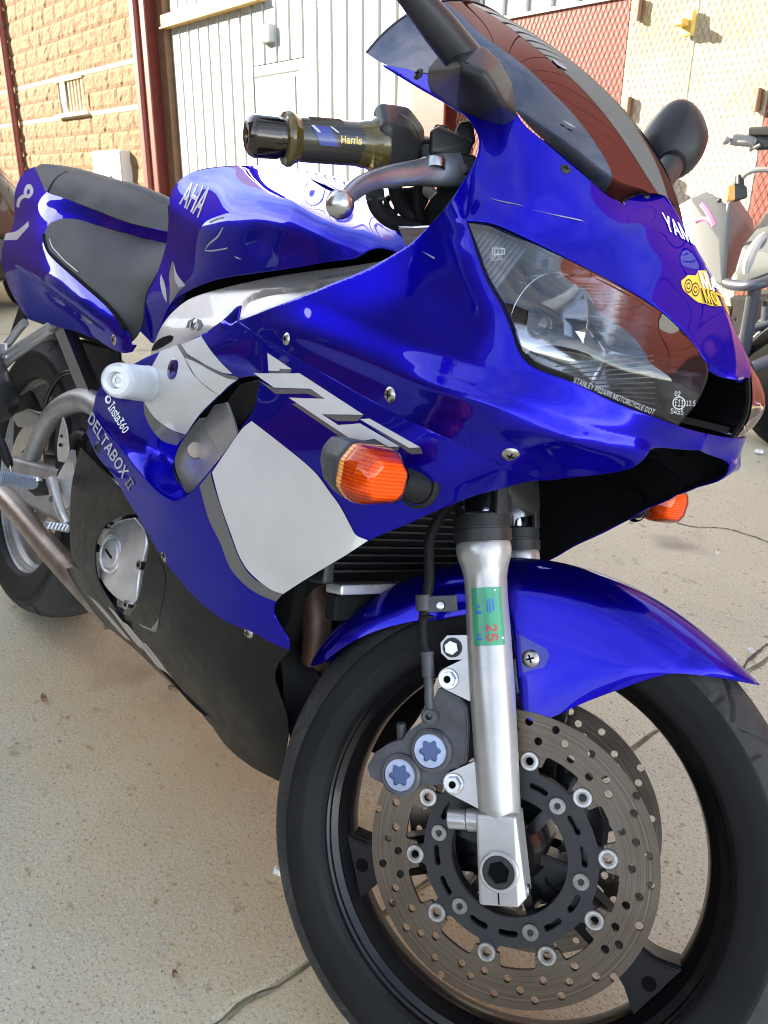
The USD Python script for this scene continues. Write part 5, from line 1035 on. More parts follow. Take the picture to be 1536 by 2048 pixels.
# ------------------------------------------------------------------ tank, frame, seats, tail
def half_patch(outline, S, step=8., thick=.0025, lift=0.):
    return panel([p_[:2] for p_ in outline], S, step=step, thick=thick, lift=lift)
def bridge(line, bulge, n=14, power=2.):
    """the skin over the top between a line on the right and its mirror image"""
    p = spline(line, 60); u = np.linspace(-1, 1, n); v = []
    for q in p: v.append(np.c_[np.full(n, q[0]), q[1] * -u * -1 * 1., q[2] + bulge * (1 - np.abs(u) ** power)])
    return loft(v, cap=False, closed=False)
tank_top = [(340, 400, .128), (345, 381, .120), (360, 360, .110), (385, 344, .101), (415, 336, .094), (450, 333, .088), (500, 333, .080), (550, 337, .072), (590, 345, .066), (625, 360, .062), (655, 376, .061), (701, 394, .066), (730, 410, .072), (769, 434, .085), (818, 467, .101), (838, 482, .110)]
tank_low = [(815, 502, .118), (799, 504, .125), (786, 498, .131), (760, 493, .140), (737, 498, .147), (720, 509, .152), (704, 516, .155), (655, 522, .164), (600, 532, .169), (558, 538, .171), (500, 546, .169), (460, 552, .166), (430, 558, .163), (395, 571, .157), (370, 584, .149), (356, 592, .146)]
tank_rear = [(338, 612, .146), (325, 640, .146), (314, 676, .146), (307, 686, .146), (296, 664, .141), (289, 638, .137), (293, 594, .133), (308, 562, .129), (319, 534, .126), (333, 484, .124), (337, 440, .127)]
tank_out = tank_top + tank_low + tank_rear
tank_in = [(395, 385, .128), (450, 368, .126), (520, 364, .121), (600, 378, .117), (660, 412, .117), (740, 450, .118), (400, 415, .148), (450, 405, .155), (520, 402, .158), (590, 415, .160), (650, 447, .158), (695, 475, .154), (395, 470, .155), (450, 470, .165), (520, 475, .168), (600, 495, .168), (400, 530, .156), (460, 520, .167), (550, 515, .171), (660, 505, .165), (365, 480, .142), (362, 540, .143), (340, 580, .143), (325, 600, .141), (310, 640, .142), (380, 560, .154), (790, 480, .119), (750, 480, .137)]
S_tank = Surf(tank_out + tank_in, .05)
tk_m, tk_b = half_patch(tank_out, S_tank)
tank_ridge = [S_tank.p(np.array([p_[:2]]))[0] for p_ in tank_top]
# the tank's under-edge rolls inwards
_tr = np.array(tank_ridge); _tp = np.r_[0, np.cumsum(np.linalg.norm(np.diff(_tr, axis=0), axis=1))]; tank_ridge = np.c_[tuple(US_(_tp, _tr[:, i], s=1.2e-5)(np.linspace(0, _tp[-1], 40)) for i in range(3))]
tk = part(bike, 'fuel_tank', cat(tk_m, mirrored(tk_m), bridge(tank_ridge, .016, 24)), 'blue_paint', 40)
part(tk, 'maker_name', lettering('YAMAHA', [(331, 402), (401, 437), (427, 374), (345, 352)], S_tank, True, .0008) if False else lettering('AHA', [(358, 408), (396, 436), (425, 377), (376, 362)], S_tank, True, .0008), 'silver_decal', False)
part(tk, 'grey_flame', decal([(345, 520), (352, 545), (371, 571), (357, 584), (346, 600), (338, 610), (340, 580), (338, 550)], S_tank, .0006, 5), 'grey_decal', True)
part(tk, 'silver_flame', decal([(347, 524), (354, 548), (371, 571), (358, 575), (350, 560)], S_tank, .0009, 5), 'silver_decal', True)
part(tk, 'silver_flame', decal([(322, 548), (330, 570), (334, 606), (326, 590), (320, 565)], S_tank, .0008, 5), 'silver_decal', True)
for q in ([(447, 455), (436, 475), (418, 490), (411, 500), (425, 500), (455, 495), (454, 498), (424, 503), (409, 502), (417, 487), (434, 472), (445, 454)], [(418, 443), (432, 437), (447, 433), (446, 436), (432, 440), (420, 446)], [(468, 512), (476, 515), (484, 519), (474, 517)]):
    part(tk, 'scratch', decal(q, S_tank, .0006, 4, 3, 30), 'scuff', True)
# frame spar
fr_out = [(303, 700, .168), (311, 680, .166), (326, 648, .162), (350, 620, .157), (380, 598, .153), (430, 581, .150), (500, 564, .148), (560, 552, .147), (623, 543, .144), (700, 533, .138), (763, 523, .132), (815, 513, .126), (815, 545, .135), (740, 585, .140), (640, 620, .148), (560, 650, .155), (480, 690, .165), (410, 720, .172), (340, 735, .182), (300, 735, .176)]
S_fr = Surf(fr_out + [(400, 640, .170), (470, 610, .160), (560, 585, .155), (650, 560, .148), (360, 660, .170), (330, 690, .172), (440, 660, .178)], .05, creases=[([(478, 632), (500, 604), (560, 588), (660, 572), (760, 534)], [0, -.002, -.004, -.003, 0], 6, 30)])
m, b = half_patch(fr_out, S_fr); fr = part(bike, 'frame_spar', m, 'frame_silver', 35); part(bike, 'frame_spar', mirrored(m), 'frame_silver', 35)
part(fr, 'recess_face', decal([(482, 632), (498, 606), (540, 592), (600, 584), (672, 570), (640, 585), (580, 606), (520, 632), (490, 640)], S_fr, .0005, 6), 'cast_alloy', True)
part(fr, 'cavity', decal([(302, 702), (308, 688), (322, 676), (340, 670), (347, 673), (344, 682), (328, 692), (312, 700)], S_fr, .0005, 5), 'dark_void', True)
screw(S_fr, 388, 649, .0085, 'bright_alloy', fr, 'frame_screw', .3, .0004)
part(fr, 'screw_cup', decal([(372 + 0, 655), (376, 642), (388, 636), (402, 640), (406, 650), (402, 658), (396, 662), (392, 660), (397, 654), (396, 646), (388, 641), (380, 646), (378, 656)], S_fr, .0004, 5), 'caliper_grey', True)  # dark crescent: the shading of the screw's recess painted on flat
for txt, q in (('YAMAHA MOTOR CO.', [(644, 560), (727, 546), (727, 539), (644, 553)]), ('A-1100', [(664, 568), (697, 562), (697, 555), (664, 561)]), ('YARJ03', [(660, 578), (690, 572), (690, 565), (660, 571)])):
    part(fr, 'plate_print', lettering(txt, q, S_fr, lift=.0007), 'lens_ink_dark', False)
for a, b_ in (((637, 557), (637, 577)), ((637, 557), (660, 553)), ((637, 577), (656, 574)), ((655, 563), (655, 575)), ((637, 567), (655, 564))):
    P = np.array([a, b_, (b_[0] + 1, b_[1] + 1.2), (a[0] + 1, a[1] + 1.2)]); part(fr, 'plate_line', T(S_fr.p(P, .0007), [(0, 1, 2), (0, 2, 3)]), 'lens_ink_dark', False)
# the flap corner of the vent panel folds over the spar
fl = [(440, 645, .214), (473, 614, .202), (480, 612, .206), (474, 643, .213), (460, 652, .2135), (410, 667, .212), (425, 655, .209)]
part(rp, 'fold', panel([p_[:2] for p_ in fl], Surf(fl), step=5)[0], 'blue_paint', 30)
part(rp, 'fold_clip', decal([(447, 626), (460, 617), (468, 617), (462, 625), (452, 629)], Surf(fl), .0008, 4), 'silver_decal', True)
# dark mass of engine and airbox inside
part(bike, 'airbox', rhull([(-.28, s * .075, .885) for s in (1, -1)] + [(-.72, s * .10, .84) for s in (1, -1)] + [(-.74, s * .10, .60) for s in (1, -1)] + [(-.22, s * .09, .70) for s in (1, -1)], .02), 'dark_void', 30)
eng = part(bike, 'engine', rhull([(-.30, s * .13, .62) for s in (1, -1)] + [(-.74, s * .14, .58) for s in (1, -1)] + [(-.72, s * .145, .30) for s in (1, -1)] + [(-.40, s * .10, .27) for s in (1, -1)] + [(-.33, s * .10, .42) for s in (1, -1)], .015), 'black_matt', 30)
pl1 = [(352, 905, .155), (372, 872, .156), (398, 838, .158), (422, 835, .158), (446, 905, .160), (420, 945, .160), (395, 975, .160), (372, 985, .158), (352, 940, .155)]
part(eng, 'frame_plate', panel([p_[:2] for p_ in pl1], Surf(pl1), step=7, thick=.004)[0], 'cast_alloy', 30)
pl2 = [(405, 848, .170), (428, 812, .173), (452, 806, .176), (470, 860, .178), (470, 885, .178), (440, 915, .174), (425, 880, .172)]
part(eng, 'radiator_bracket', panel([p_[:2] for p_ in pl2], Surf(pl2), step=7, thick=.004)[0], 'fork_silver', 30)
part(eng, 'bracket_bolt', cyl(at(392, 900, .156), at(392, 900, .163), .012, n=24, bev=.002), 'titan_pipe')
pl3 = [(452, 806, .15), (480, 770, .15), (520, 760, .15), (515, 800, .15), (480, 850, .15), (466, 850, .15)]
part(eng, 'hose_joint', panel([p_[:2] for p_ in pl3], Surf(pl3), step=7)[0], 'black_satin', 30)
# clutch cover
cc_out = k3([(530, 1195), (600, 1142), (682, 1122), (735, 1195), (742, 1250), (707, 1400), (692, 1530), (662, 1558), (572, 1502), (512, 1412), (500, 1330), (511, 1290), (520, 1232)])
S_cc = Surf([(x, y, .178) for x, y in cc_out] + [(235, 1120, .184), (260, 1090, .181), (225, 1180, .181), (250, 1180, .182)], 0)
m, b = panel(cc_out, S_cc, step=6, thick=.012, roll=.003); cco = part(eng, 'clutch_cover', m, 'cast_alloy', 40)
c0 = S_cc.p(np.array([[x / 2.56, 600 + y / 2.56] for x, y in [(575, 1300)]]), .0)[0]
nrm_ = np.array([.12, -1, .10]); nrm_ = unit(nrm_)
dsh = part(cco, 'filler_dish', lathe(c0 + nrm_ * -.001, nrm_, [(.0045, .030), (.006, .0275), (.004, .0245), (.0015, .0235), (.0015, .0215)], 48, cap=False), 'cast_alloy', 40)
part(dsh, 'filler_cap', lathe(c0, nrm_, [(0, .0215), (.005, .0210), (.0062, .0195), (.0062, .0005)], 40, cap=False), 'cast_alloy', 40)
part(dsh, 'cap_slot', box((.022, .0012, .0035), c0 + nrm_ * .0066, np.array([unit(np.cross(nrm_, (0.3, 0, 1))), nrm_, np.cross(unit(np.cross(nrm_, (0.3, 0, 1))), nrm_)]).T), 'dark_void', False)
for (x, y) in ((655, 1560), (722, 1358), (555, 1150), (512, 1270)):
    c = S_cc.p(np.array([[x / 2.56, 600 + y / 2.56]]), .001)[0]; bb = part(cco, 'cover_bolt', cyl(c - nrm_ * .006, c + nrm_ * .005, .0068, n=20, bev=.001), 'bright_alloy'); part(bb, 'socket', cyl(c + nrm_ * .0046, c + nrm_ * .0053, .0032, n=6), 'dark_void', False)
part(eng, 'cover_rim', panel(HOLE, Surf([(x, y, .166) for x, y in HOLE]), step=8)[0], 'black_gloss', 30)
# rider's seat
seat_out = [(90, 475, .150), (92, 458, .144), (100, 446, .136), (116, 439, .128), (135, 437, .120), (167, 441, .107), (208, 453, .092), (260, 466, .075), (300, 479, .062), (334, 487, .054), (333, 500, .085), (320, 534, .116), (308, 556, .122), (294, 583, .127), (288, 607, .131), (284, 646, .138), (273, 670, .144), (262, 682, .150), (253, 659, .152), (221, 612, .157), (182, 576, .160), (146, 545, .161), (112, 514, .158), (95, 492, .154)]
seat_in = [(125, 470, .138), (180, 500, .134), (240, 520, .117), (290, 520, .100), (200, 560, .147), (250, 580, .135), (270, 620, .139), (255, 640, .149), (150, 525, .154), (210, 590, .153), (200, 480, .110), (260, 495, .091)]
S_seat = Surf(seat_out + seat_in, .05)
m, b = half_patch(seat_out, S_seat, 7); seat = part(bike, 'rider_seat', cat(m, mirrored(m)), 'seat_vinyl', 40)
part(seat, 'stitching', tube(S_seat.p(np.array([(100, 478), (104, 492), (116, 507), (128, 520), (142, 532), (156, 544)]), .0006), .0009, 6, 30), 'black_gloss')
# tail cowl
tail_up = [(337, 488, .050), (300, 480, .061), (260, 467, .074), (208, 454, .091), (167, 442, .106), (135, 438, .119), (116, 440, .127), (100, 447, .136), (92, 459, .145), (89, 476, .152)]
tail_lip = [(96, 494, .156), (112, 516, .161), (146, 547, .164), (182, 578, .163), (221, 614, .160), (253, 661, .155), (262, 690, .153), (271, 690, .154)]
tail_low = [(262, 703, .155), (245, 705, .156), (220, 695, .155), (195, 680, .153), (150, 662, .148), (110, 652, .143), (95, 645, .142), (75, 642, .140), (55, 637, .138), (40, 615, .136), (20, 580, .132), (9, 548, .128), (3, 520, .127), (4, 500, .126)]
tail_back = [(10, 480, .122), (25, 455, .116), (29, 430, .112), (29, 400, .108), (34, 370, .102), (45, 350, .098), (60, 337, .094), (70, 334, .092)]
tail_pad = [(78, 352, .105), (85, 370, .117), (95, 385, .125), (120, 394, .120), (150, 405, .112), (200, 424, .099), (250, 443, .084), (300, 456, .068), (336, 464, .058)]
tail_out = tail_up[::1] + tail_lip + tail_low + tail_back + tail_pad
S_tail = Surf(tail_out + [(60, 400, .122), (80, 430, .132), (60, 460, .138), (75, 500, .152), (50, 520, .150), (110, 555, .174), (160, 600, .176), (205, 640, .170), (240, 675, .162), (70, 560, .160), (60, 590, .150), (110, 620, .158), (160, 640, .162), (210, 670, .160), (30, 540, .140), (90, 450, .140), (120, 425, .123), (60, 360, .105)], .08,
               creases=[([(14, 512), (40, 530), (90, 566), (140, 602), (190, 640), (235, 672)], [0, .002, .004, .004, .003, .001], 40, 9)])
m, b = half_patch(tail_out, S_tail, 7); tail = part(bike, 'tail_cowl', cat(m, mirrored(m)), 'blue_paint', 30)
tb = [S_tail.p(np.array([p_[:2]]))[0] for p_ in tail_back[2:]]; part(tail, 'rear_face', bridge(tb, .004, 10), 'blue_paint', 40)
part(tail, 'hump', bridge([S_tail.p(np.array([p_[:2]]))[0] for p_ in tail_up[:9]], .03, 10) , 'blue_paint', 40)
# the R and the white bar on the tail
k6 = lambda pts: [(x / 3.84, 300 + y / 3.84) for x, y in pts]
part(tail, 'number_logo', decal(k6([(185, 305), (205, 264), (235, 262), (255, 300), (248, 345), (218, 374), (190, 362), (182, 335)]), S_tail, .0007, 4, 2.5), 'silver_decal', True)
part(tail, 'number_logo_eye', decal(k6([(204, 326), (213, 300), (229, 304), (229, 330), (214, 346)]), S_tail, .0010, 4, 2.5), 'blue_paint', True)
part(tail, 'number_logo_leg', decal(k6([(188, 338), (160, 350), (134, 382), (124, 432), (146, 446), (156, 402), (176, 374), (196, 366)]), S_tail, .0007, 4, 2.5), 'silver_decal', True)
part(tail, 'white_bar', decal(k6([(218, 545), (222, 585), (130, 690), (30, 692), (45, 640), (120, 625), (170, 590)]), S_tail, .0007, 5), 'silver_decal', True)
part(tail, 'seat_gap', tube(S_tail.p(np.array([(88, 470), (93, 494), (110, 517), (146, 549), (182, 580), (219, 614), (250, 660)]), .0005), .0035, 8, 40), 'dark_void')
screw(S_tail, 228, 680, .0085, 'steel', tail, 'tail_screw', .25, .0005)
part(tail, 'side_vent', decal([(160, 628), (172, 634), (186, 646), (182, 648), (170, 640)], S_tail, .0006, 4), 'grey_decal', True)
# pillion pad
pad_out = [(70, 336, .098), (78, 330, .092), (90, 328, .086), (110, 332, .076), (140, 341, .062), (170, 350, .050), (200, 360, .040), (240, 370, .030), (270, 381, .024), (300, 394, .022), (335, 413, .020), (336, 462, .054), (300, 455, .066), (250, 442, .082), (200, 423, .097), (150, 404, .110), (120, 393, .118), (95, 384, .123), (85, 368, .115), (77, 350, .104)]
S_pad = Surf(pad_out + [(105, 360, .117), (150, 372, .104), (200, 390, .088), (250, 408, .070), (300, 428, .052), (130, 355, .100), (200, 375, .068), (260, 392, .048)], .05)
m, b = half_patch(pad_out, S_pad, 6); pad = part(bike, 'pillion_seat', cat(m, mirrored(m), bridge([S_pad.p(np.array([p_[:2]]))[0] for p_ in pad_out[:11]], .012, 10)), 'seat_vinyl', 40)
part(pad, 'strap', panel([(88, 366), (94, 383), (99, 372), (108, 358), (122, 347), (134, 341), (124, 338), (110, 344), (98, 352)], S_pad, step=5, thick=.003, lift=.0028)[0], 'seat_vinyl', 40)
# ------------------------------------------------------------------ front mudguard (steered), indicators, radiator
def interp(x, xs, ys): return np.interp(x, xs, ys)
phi = np.radians(np.linspace(56.2, 165.5, 150))
from scipy.interpolate import PchipInterpolator as PI_
D_ = np.degrees(phi)
Rr = PI_([56, 62, 70, 80, 90, 110, 140, 158, 166], [.3065, .3035, .3025, .3035, .3055, .3095, .3135, .3140, .3125])(D_)
re = PI_([56, 58.5, 62.5, 66.5, 70.5, 74, 77.5, 84, 90.6, 95, 99, 102.5, 105.5, 107.6, 108.6, 110.5, 114, 120, 127, 133.5, 141, 149, 156, 161, 166], [.306, .296, .281, .266, .250, .229, .208, .179, .156, .145, .1395, .142, .155, .184, .212, .246, .250, .250, .251, .258, .267, .276, .284, .292, .311])(D_)
he = PI_([56, 57, 59, 62, 66, 72, 80, 90, 130, 148, 158, 163, 166], [.001, .015, .032, .049, .061, .067, .069, .0695, .069, .063, .046, .024, .002])(D_)
rows = []
NU = 26
for a, R_, r_, h_ in zip(phi, Rr, re, he):
    dc = min(.050, max(R_ - r_, .0005)); sk = max(R_ - dc - r_, 0); k1 = int(NU * .6); pts = []
    for t in np.linspace(0, math.pi / 2, k1): pts.append((h_ * math.sin(t) ** .92, R_ - dc * (1 - math.cos(t) ** .9 if t < math.pi / 2 - 1e-6 else 1)))
    for u in np.linspace(0, 1, NU - k1 + 1)[1:]: pts.append((h_ * (1 + .03 * math.sin(u * 3.14) * min(1, sk / .05)), R_ - dc - sk * u))
    rows.append([np.array([rr * math.cos(a), hh, rr * math.sin(a)]) for hh, rr in pts])
G = np.array(rows); nphi = len(phi)
def sheet(G, th=.0022):
    a, b = G.shape[:2]; v = G.reshape(-1, 3); i, j = np.meshgrid(np.arange(a - 1), np.arange(b - 1), indexing='ij'); q = (i * b + j).ravel(); f = np.vstack([np.c_[q, q + 1, q + b + 1], np.c_[q, q + b + 1, q + b]])
    n = vnormals(v, f); s = np.sign((n * v).sum(1).mean()); f = f if s > 0 else f[:, ::-1]; n = n * s; bk = v - n * th; n0 = len(v)
    bd = np.r_[np.arange(a) * b + b - 1, (np.arange(b - 1)[::-1]) + (a - 1) * b]; bd0 = np.arange(b)
    F_ = [f, f[:, ::-1] + n0]
    for line in (np.arange(a) * b + b - 1, (a - 1) * b + np.arange(b), np.arange(b)):
        i_, j_ = line[:-1], line[1:]; F_ += [np.c_[i_, j_, j_ + n0], np.c_[i_, j_ + n0, i_ + n0], np.c_[i_, j_ + n0, j_], np.c_[i_, i_ + n0, j_ + n0]][:2]
    return T(np.vstack([v, bk]), np.vstack(F_))
gm = wv(sheet(G)); 
fd = part(bike, 'front_mudguard', steer(cat(gm, mirrored(gm))), 'blue_paint', 32)
def sf(q, h=.0705): return ats(*q, h)
def fplate(pts, h, mat, name, th=.001, par=None): 
    P = np.array([sf(q, h) for q in smooth_outline(pts, 4.)]); poly = sg.Polygon(P[:, [0, 2]]); return part(par or fd, name, steer(extrude(poly.buffer(0), th, (0, -h, 0), (1, 0, 0), (0, 0, 1))), mat, 30)
tri_o, tri_i = [(1031, 1258), (1100, 1293), (1106, 1312), (1094, 1340), (1038, 1355)], [(1036, 1267), (1094, 1298), (1099, 1312), (1089, 1334), (1043, 1346)]
fplate(tri_o, .0706, 'blue_paint', 'mount_rim', .0016); fplate(tri_i, .0725, 'scoop_paint', 'mount_pad', .0006)  # inner plate: shade of the mount's recess put into a darker blue
bc = sf((1061, 1317), .073); mb_ = part(fd, 'mount_bolt', steer(lathe(bc, (0, -1, 0), [(0, .0092), (.0012, .0092), (.0030, .0075), (.0040, .004), (.0042, .0002)], 30, cap=False)), 'steel', 35)
part(mb_, 'cross_slot', steer(cat(*[box((.0085, .0012, .0018), bc + np.array([0, -.0040, 0]), np.array([[c, 0, s], [0, 1, 0], [-s, 0, c]]).T) for c, s in ((.8, .6), (-.6, .8))])), 'dark_void', False)

# indicators
def indicator(X, first):
    t = sub('indicator'); xl = -.085; hl, zl = .247, .664; rc = .014
    pts = [(-.0335, .012), (-.0335, -.014), (-.026, -.0245), (.020, -.0265), (.0325, -.016), (.034, .010), (.024, .0245), (-.018, .0255)]
    P = lambda x, k, dh=0, dz=0: [np.array([x, -(hl + a * k + dh), zl + b * k + dz]) for a, b in pts]
    lensm = rhull(P(xl, .68) + P(xl + .010, .63) + P(xl + .019, .47), .0085)
    part(t, 'lens', X(lensm), 'amber_lens', 40)
    part(t, 'inner_lens', X(rhull(P(xl - .004, .68) + P(xl + .0085, .62) + P(xl + .0172, .46), .0078)), 'amber_ribs', 60)
    part(t, 'lamp_cell', X(rhull([np.array([xl + x, -(hl + a), zl + b]) for x in (.010, .0185) for a in (-.008, .014) for b in (-.010, .008)], .002)), 'amber_cell', 40)
    part(t, 'seam', X(rhull(P(xl - .0065, .67) + P(xl - .0055, .67), .0082)), 'amber_ribs', 40)
    part(t, 'body', X(rhull(P(xl - .0155, .66) + P(xl - .032, .60, -.002) + P(xl - .052, .36, -.004, .004), .0082)), 'lamp_body', 60)
    q = S_side.p(np.array([[832, 972]]))[0]; e = np.array([xl - .010, -(hl - .030), zl - .004])
    part(t, 'stalk', X(tube([q + np.array([.0, .012, 0]), q, (q + e) / 2, e], [.0165, .0165, .0150, .0140], 24)), 'rubber', 40)
    part(t, 'grommet', X(lathe(q + np.array([0, .004, 0]), q - at(832, 972, .10) if False else np.array([.35, -1, .1]), [(0, .021), (.0035, .0205), (.006, .0175)], 28, cap=False)), 'rubber', 40)
indicator(lambda m: m, True); indicator(mirrored, False)

# radiator behind the front wheel
rd = sub('radiator'); RC = np.array([-.262, 0, .610]); RA = np.array([[.97, 0, .24], [0, 1, 0], [-.24, 0, .97]]).T
def rbox(sx, sy, sz, dx=0, dy=0, dz=0, bev=0): return box((sx, sy, sz), RC + RA @ np.array([dx, dy, dz]), RA, bev)
part(rd, 'core', rbox(.02, .29, .20, -.012), 'dark_void', False)
for k_ in range(22): part(rd, 'fin', rbox(.016, .286, .0022, .003, 0, -.096 + k_ * .0092), 'black_satin', False)
for k_ in range(2): part(rd, 'side_tank', rbox(.034, .016, .22, 0, (-.150, .150)[k_], 0, .004), 'black_satin')
part(rd, 'lower_rail', rbox(.030, .27, .012, .006, 0, -.116, .003), 'cast_alloy'); part(rd, 'lower_bracket', rbox(.02, .25, .030, -.010, 0, -.140, .004), 'black_matt')
for k_, y in enumerate((-.085, -.03, .03, .085)):
    part(bike, 'exhaust_header', tube([(-.36, y, .50), (-.315, y, .45), (-.295, y * .95, .39), (-.31, y * .8, .33), (-.38, y * .5, .27), (-.47, y * .3, .24)], .0185, 18, 40), 'rusty_pipe')
ip = [(570, 1254, .09), (589, 1287, .09), (640, 1357, .09), (624, 1380, .09), (607, 1412, .09), (596, 1470, .09), (585, 1490, .09), (572, 1430, .11), (566, 1350, .12), (560, 1290, .12)]
part(bike, 'inner_fairing', panel([p_[:2] for p_ in ip], Surf(ip), step=8)[0], 'black_matt', 30)
part(bike, 'steering_head', rhull([(-.16, s * .03, .66) for s in (1, -1)] + [(-.30, s * .03, .92) for s in (1, -1)] + [(-.24, s * .05, .64) for s in (1, -1)], .012), 'black_matt')
for t_ in (.39, .60):
    part(bike, 'triple_clamp', steer(rhull([fp(t_ + d, s, f, 0) for s in (1, -1) for d in (-.012, .012) for f in (-.012, .02)] + [fp(t_ + d, 1, -.045, -.1) for d in (-.012, .012)], .014)), 'black_satin')

# ------------------------------------------------------------------ cockpit
ck = sub('handlebar')
b0, b1 = at(492, 271, .338), at(722, 288.5, .2385); bd = unit(b1 - b0); bl = np.linalg.norm(b1 - b0)
A = lambda u: b0 + bd * u
part(ck, 'bar_end', lathe(A(0), bd, [(.007, .0002), (.007, .0052), (.0005, .0066), (.0, .0120), (.003, .0160), (.007, .0178), (.028, .0178), (.0285, .0168), (.034, .0168)], 36, cap=False), 'bar_black', 35)
part(ck, 'bar_end_bolt', lathe(A(0), bd, [(.0066, .0001), (.0066, .0030), (.0069, .0030)], 6, cap=False), 'dark_void', 35)
part(ck, 'gel_flange', lathe(A(.033), bd, [(0, .0165), (.001, .0218), (.004, .0235), (.007, .0232), (.0095, .0212), (.014, .0188)], 40, cap=False), 'gel_ring', 40)
gl = bl - .047
gm_ = []
part(ck, 'grip', lathe(A(.046), bd, [(0, .0182), (.006, .0188), (gl * .5, .0190), (gl - .006, .0190), (gl, .0186)], 40, cap=False), 'smoke_grip', 40)
lib = []
Fb = frame(bd, RM[2])
for i in range(26):
    for j in range(9):
        u = .056 + i * (gl - .03) / 26 + (j % 2) * (gl - .03) / 52; a = .15 + j * .16; n = math.cos(a) * -RM[1] + math.sin(a) * -RM[2]; n = unit(n - bd * (n @ bd)); c = A(u) + n * .0190; w = np.cross(bd, n)
        if u > .046 + gl - .06 or j < 4: lib.append(hull([c + bd * .0014, c - bd * .0014, c + w * .0011, c - w * .0011, c + n * .0007]))
part(ck, 'grip_stud', cat(lib), 'smoke_grip', False, kind='stuff')
up_, fc_ = -RM[1], -RM[2]
def on_grip(u, ang, lift=.0004):
    n = math.cos(ang) * up_ + math.sin(ang) * fc_; n = unit(n - bd * (n @ bd)); return A(u) + n * (.0190 + lift)
def grip_patch(q, mat, lift=.0005, nm='grip_print'):
    g = np.array([[on_grip(q[0] + (q[1] - q[0]) * i / 8 + q[4] * j / 8, q[2] + (q[3] - q[2]) * j / 8, lift) for j in range(9)] for i in range(9)]); v = g.reshape(-1, 3); i, j = np.meshgrid(np.arange(8), np.arange(8), indexing='ij'); k = (i * 9 + j).ravel()
    f = np.vstack([np.c_[k, k + 1, k + 10], np.c_[k, k + 10, k + 9]]); n = vnormals(v, f); f = f if (n * (CB - v)).sum() > 0 else f[:, ::-1]; part(ck, nm, T(v, f), mat, True)
grip_patch((.054, .071, 1.35, 2.15, .008), 'grip_blue'); grip_patch((.075, .104, 1.35, 2.2, .008), 'black_gloss'); grip_patch((.054, .057, 1.35, 1.65, .006), 'silver_decal', .0007); grip_patch((.0715, .074, 1.35, 1.6, .006), 'silver_decal', .0007)
m = meshkit.text_mesh('Harris', .0052, .0002, bold=True).subdivide(); v = np.asarray(m.vertices); v = v - (v.max(0) + v.min(0)) / 2
part(ck, 'grip_name', T(np.array([on_grip(.091 + x, 1.86 - y / .019, .0009 + z) for x, y, z in v]), m.faces), 'yellow_decal', False)
part(ck, 'gel_collar', lathe(A(.046 + gl), bd, [(-.004, .0188), (.0, .0200), (.008, .0208), (.013, .0240), (.018, .0250), (.022, .0240)], 40, cap=False), 'gel_ring', 40)
h0 = A(bl + .026); h1 = at(830, 296, .168)
hd = unit(h1 - h0)
part(ck, 'throttle_housing', soften(rhull([h0 + up_ * .024 - hd * .006, h0 - up_ * .019 - hd * .006, h0 + fc_ * .020, h0 - fc_ * .02, h0 + up_ * .024 + hd * .030, h0 - up_ * .019 + hd * .030, h0 + fc_ * .018 + hd * .028, h0 + hd * .052 + up_ * .010, h0 + hd * .052 - up_ * .010], .009), 3, 10), 'black_satin', True)
part(ck, 'kill_switch', rhull([at(772, 243, .213), at(803, 243, .200), at(806, 232, .200), at(771, 232, .213), at(788, 240, .195)], .0022), 'red_plastic', 40)
part(ck, 'housing_seam', lathe(h0 + hd * .010, hd, [(0, .0285), (.0012, .0288), (.0024, .0285)], 40, cap=False), 'black_gloss', 40)
part(ck, 'bar_tube', cyl(h0, h1 + hd * .04, .0115, n=24), 'black_satin')
# brake lever
lp = np.array([at(*q) for q in [(921, 340, .150), (896, 341, .163), (862, 343, .182), (822, 347, .207), (782, 352, .231), (748, 360, .253), (718, 374, .274), (695, 394, .292), (682, 405, .302)]])
ls = spline(lp, 48); lev = []
for i, q in enumerate(ls):
    u = i / 47; d = unit(ls[min(i + 1, 47)] - ls[max(i - 1, 0)]); n = unit(up_ - d * (up_ @ d)); w = np.cross(d, n)
    hh = np.interp(u, [0, .1, .3, .6, .85, 1], [.0165, .0160, .0115, .0088, .0075, .0060]); ww = np.interp(u, [0, .3, .7, 1], [.008, .0075, .0060, .0050]); t = np.arange(20) * 2 * np.pi / 20
    lev.append(q + np.sign(np.cos(t))[:, None] * (np.abs(np.cos(t)) ** .7)[:, None] * hh * n + np.sign(np.sin(t))[:, None] * (np.abs(np.sin(t)) ** .8)[:, None] * ww * w)
lv = part(ck, 'brake_lever', loft(lev), 'lever_alloy', 40)
part(lv, 'ball', ball(at(680, 409, .306), .0118, sub=4), 'bright_alloy', True)
pc_ = at(868, 322, .182); part(lv, 'adjuster', lathe(pc_ - up_ * .008, up_, [(0, .0105), (.008, .0108), (.0095, .0100), (.0095, .0085), (.0080, .008), (.0080, .0003)], 32, cap=False), 'bright_alloy', 35)
part(lv, 'pivot_bolt', cyl(at(926, 338, .148), at(926, 338, .156), .0050, n=14, bev=.001), 'black_satin')
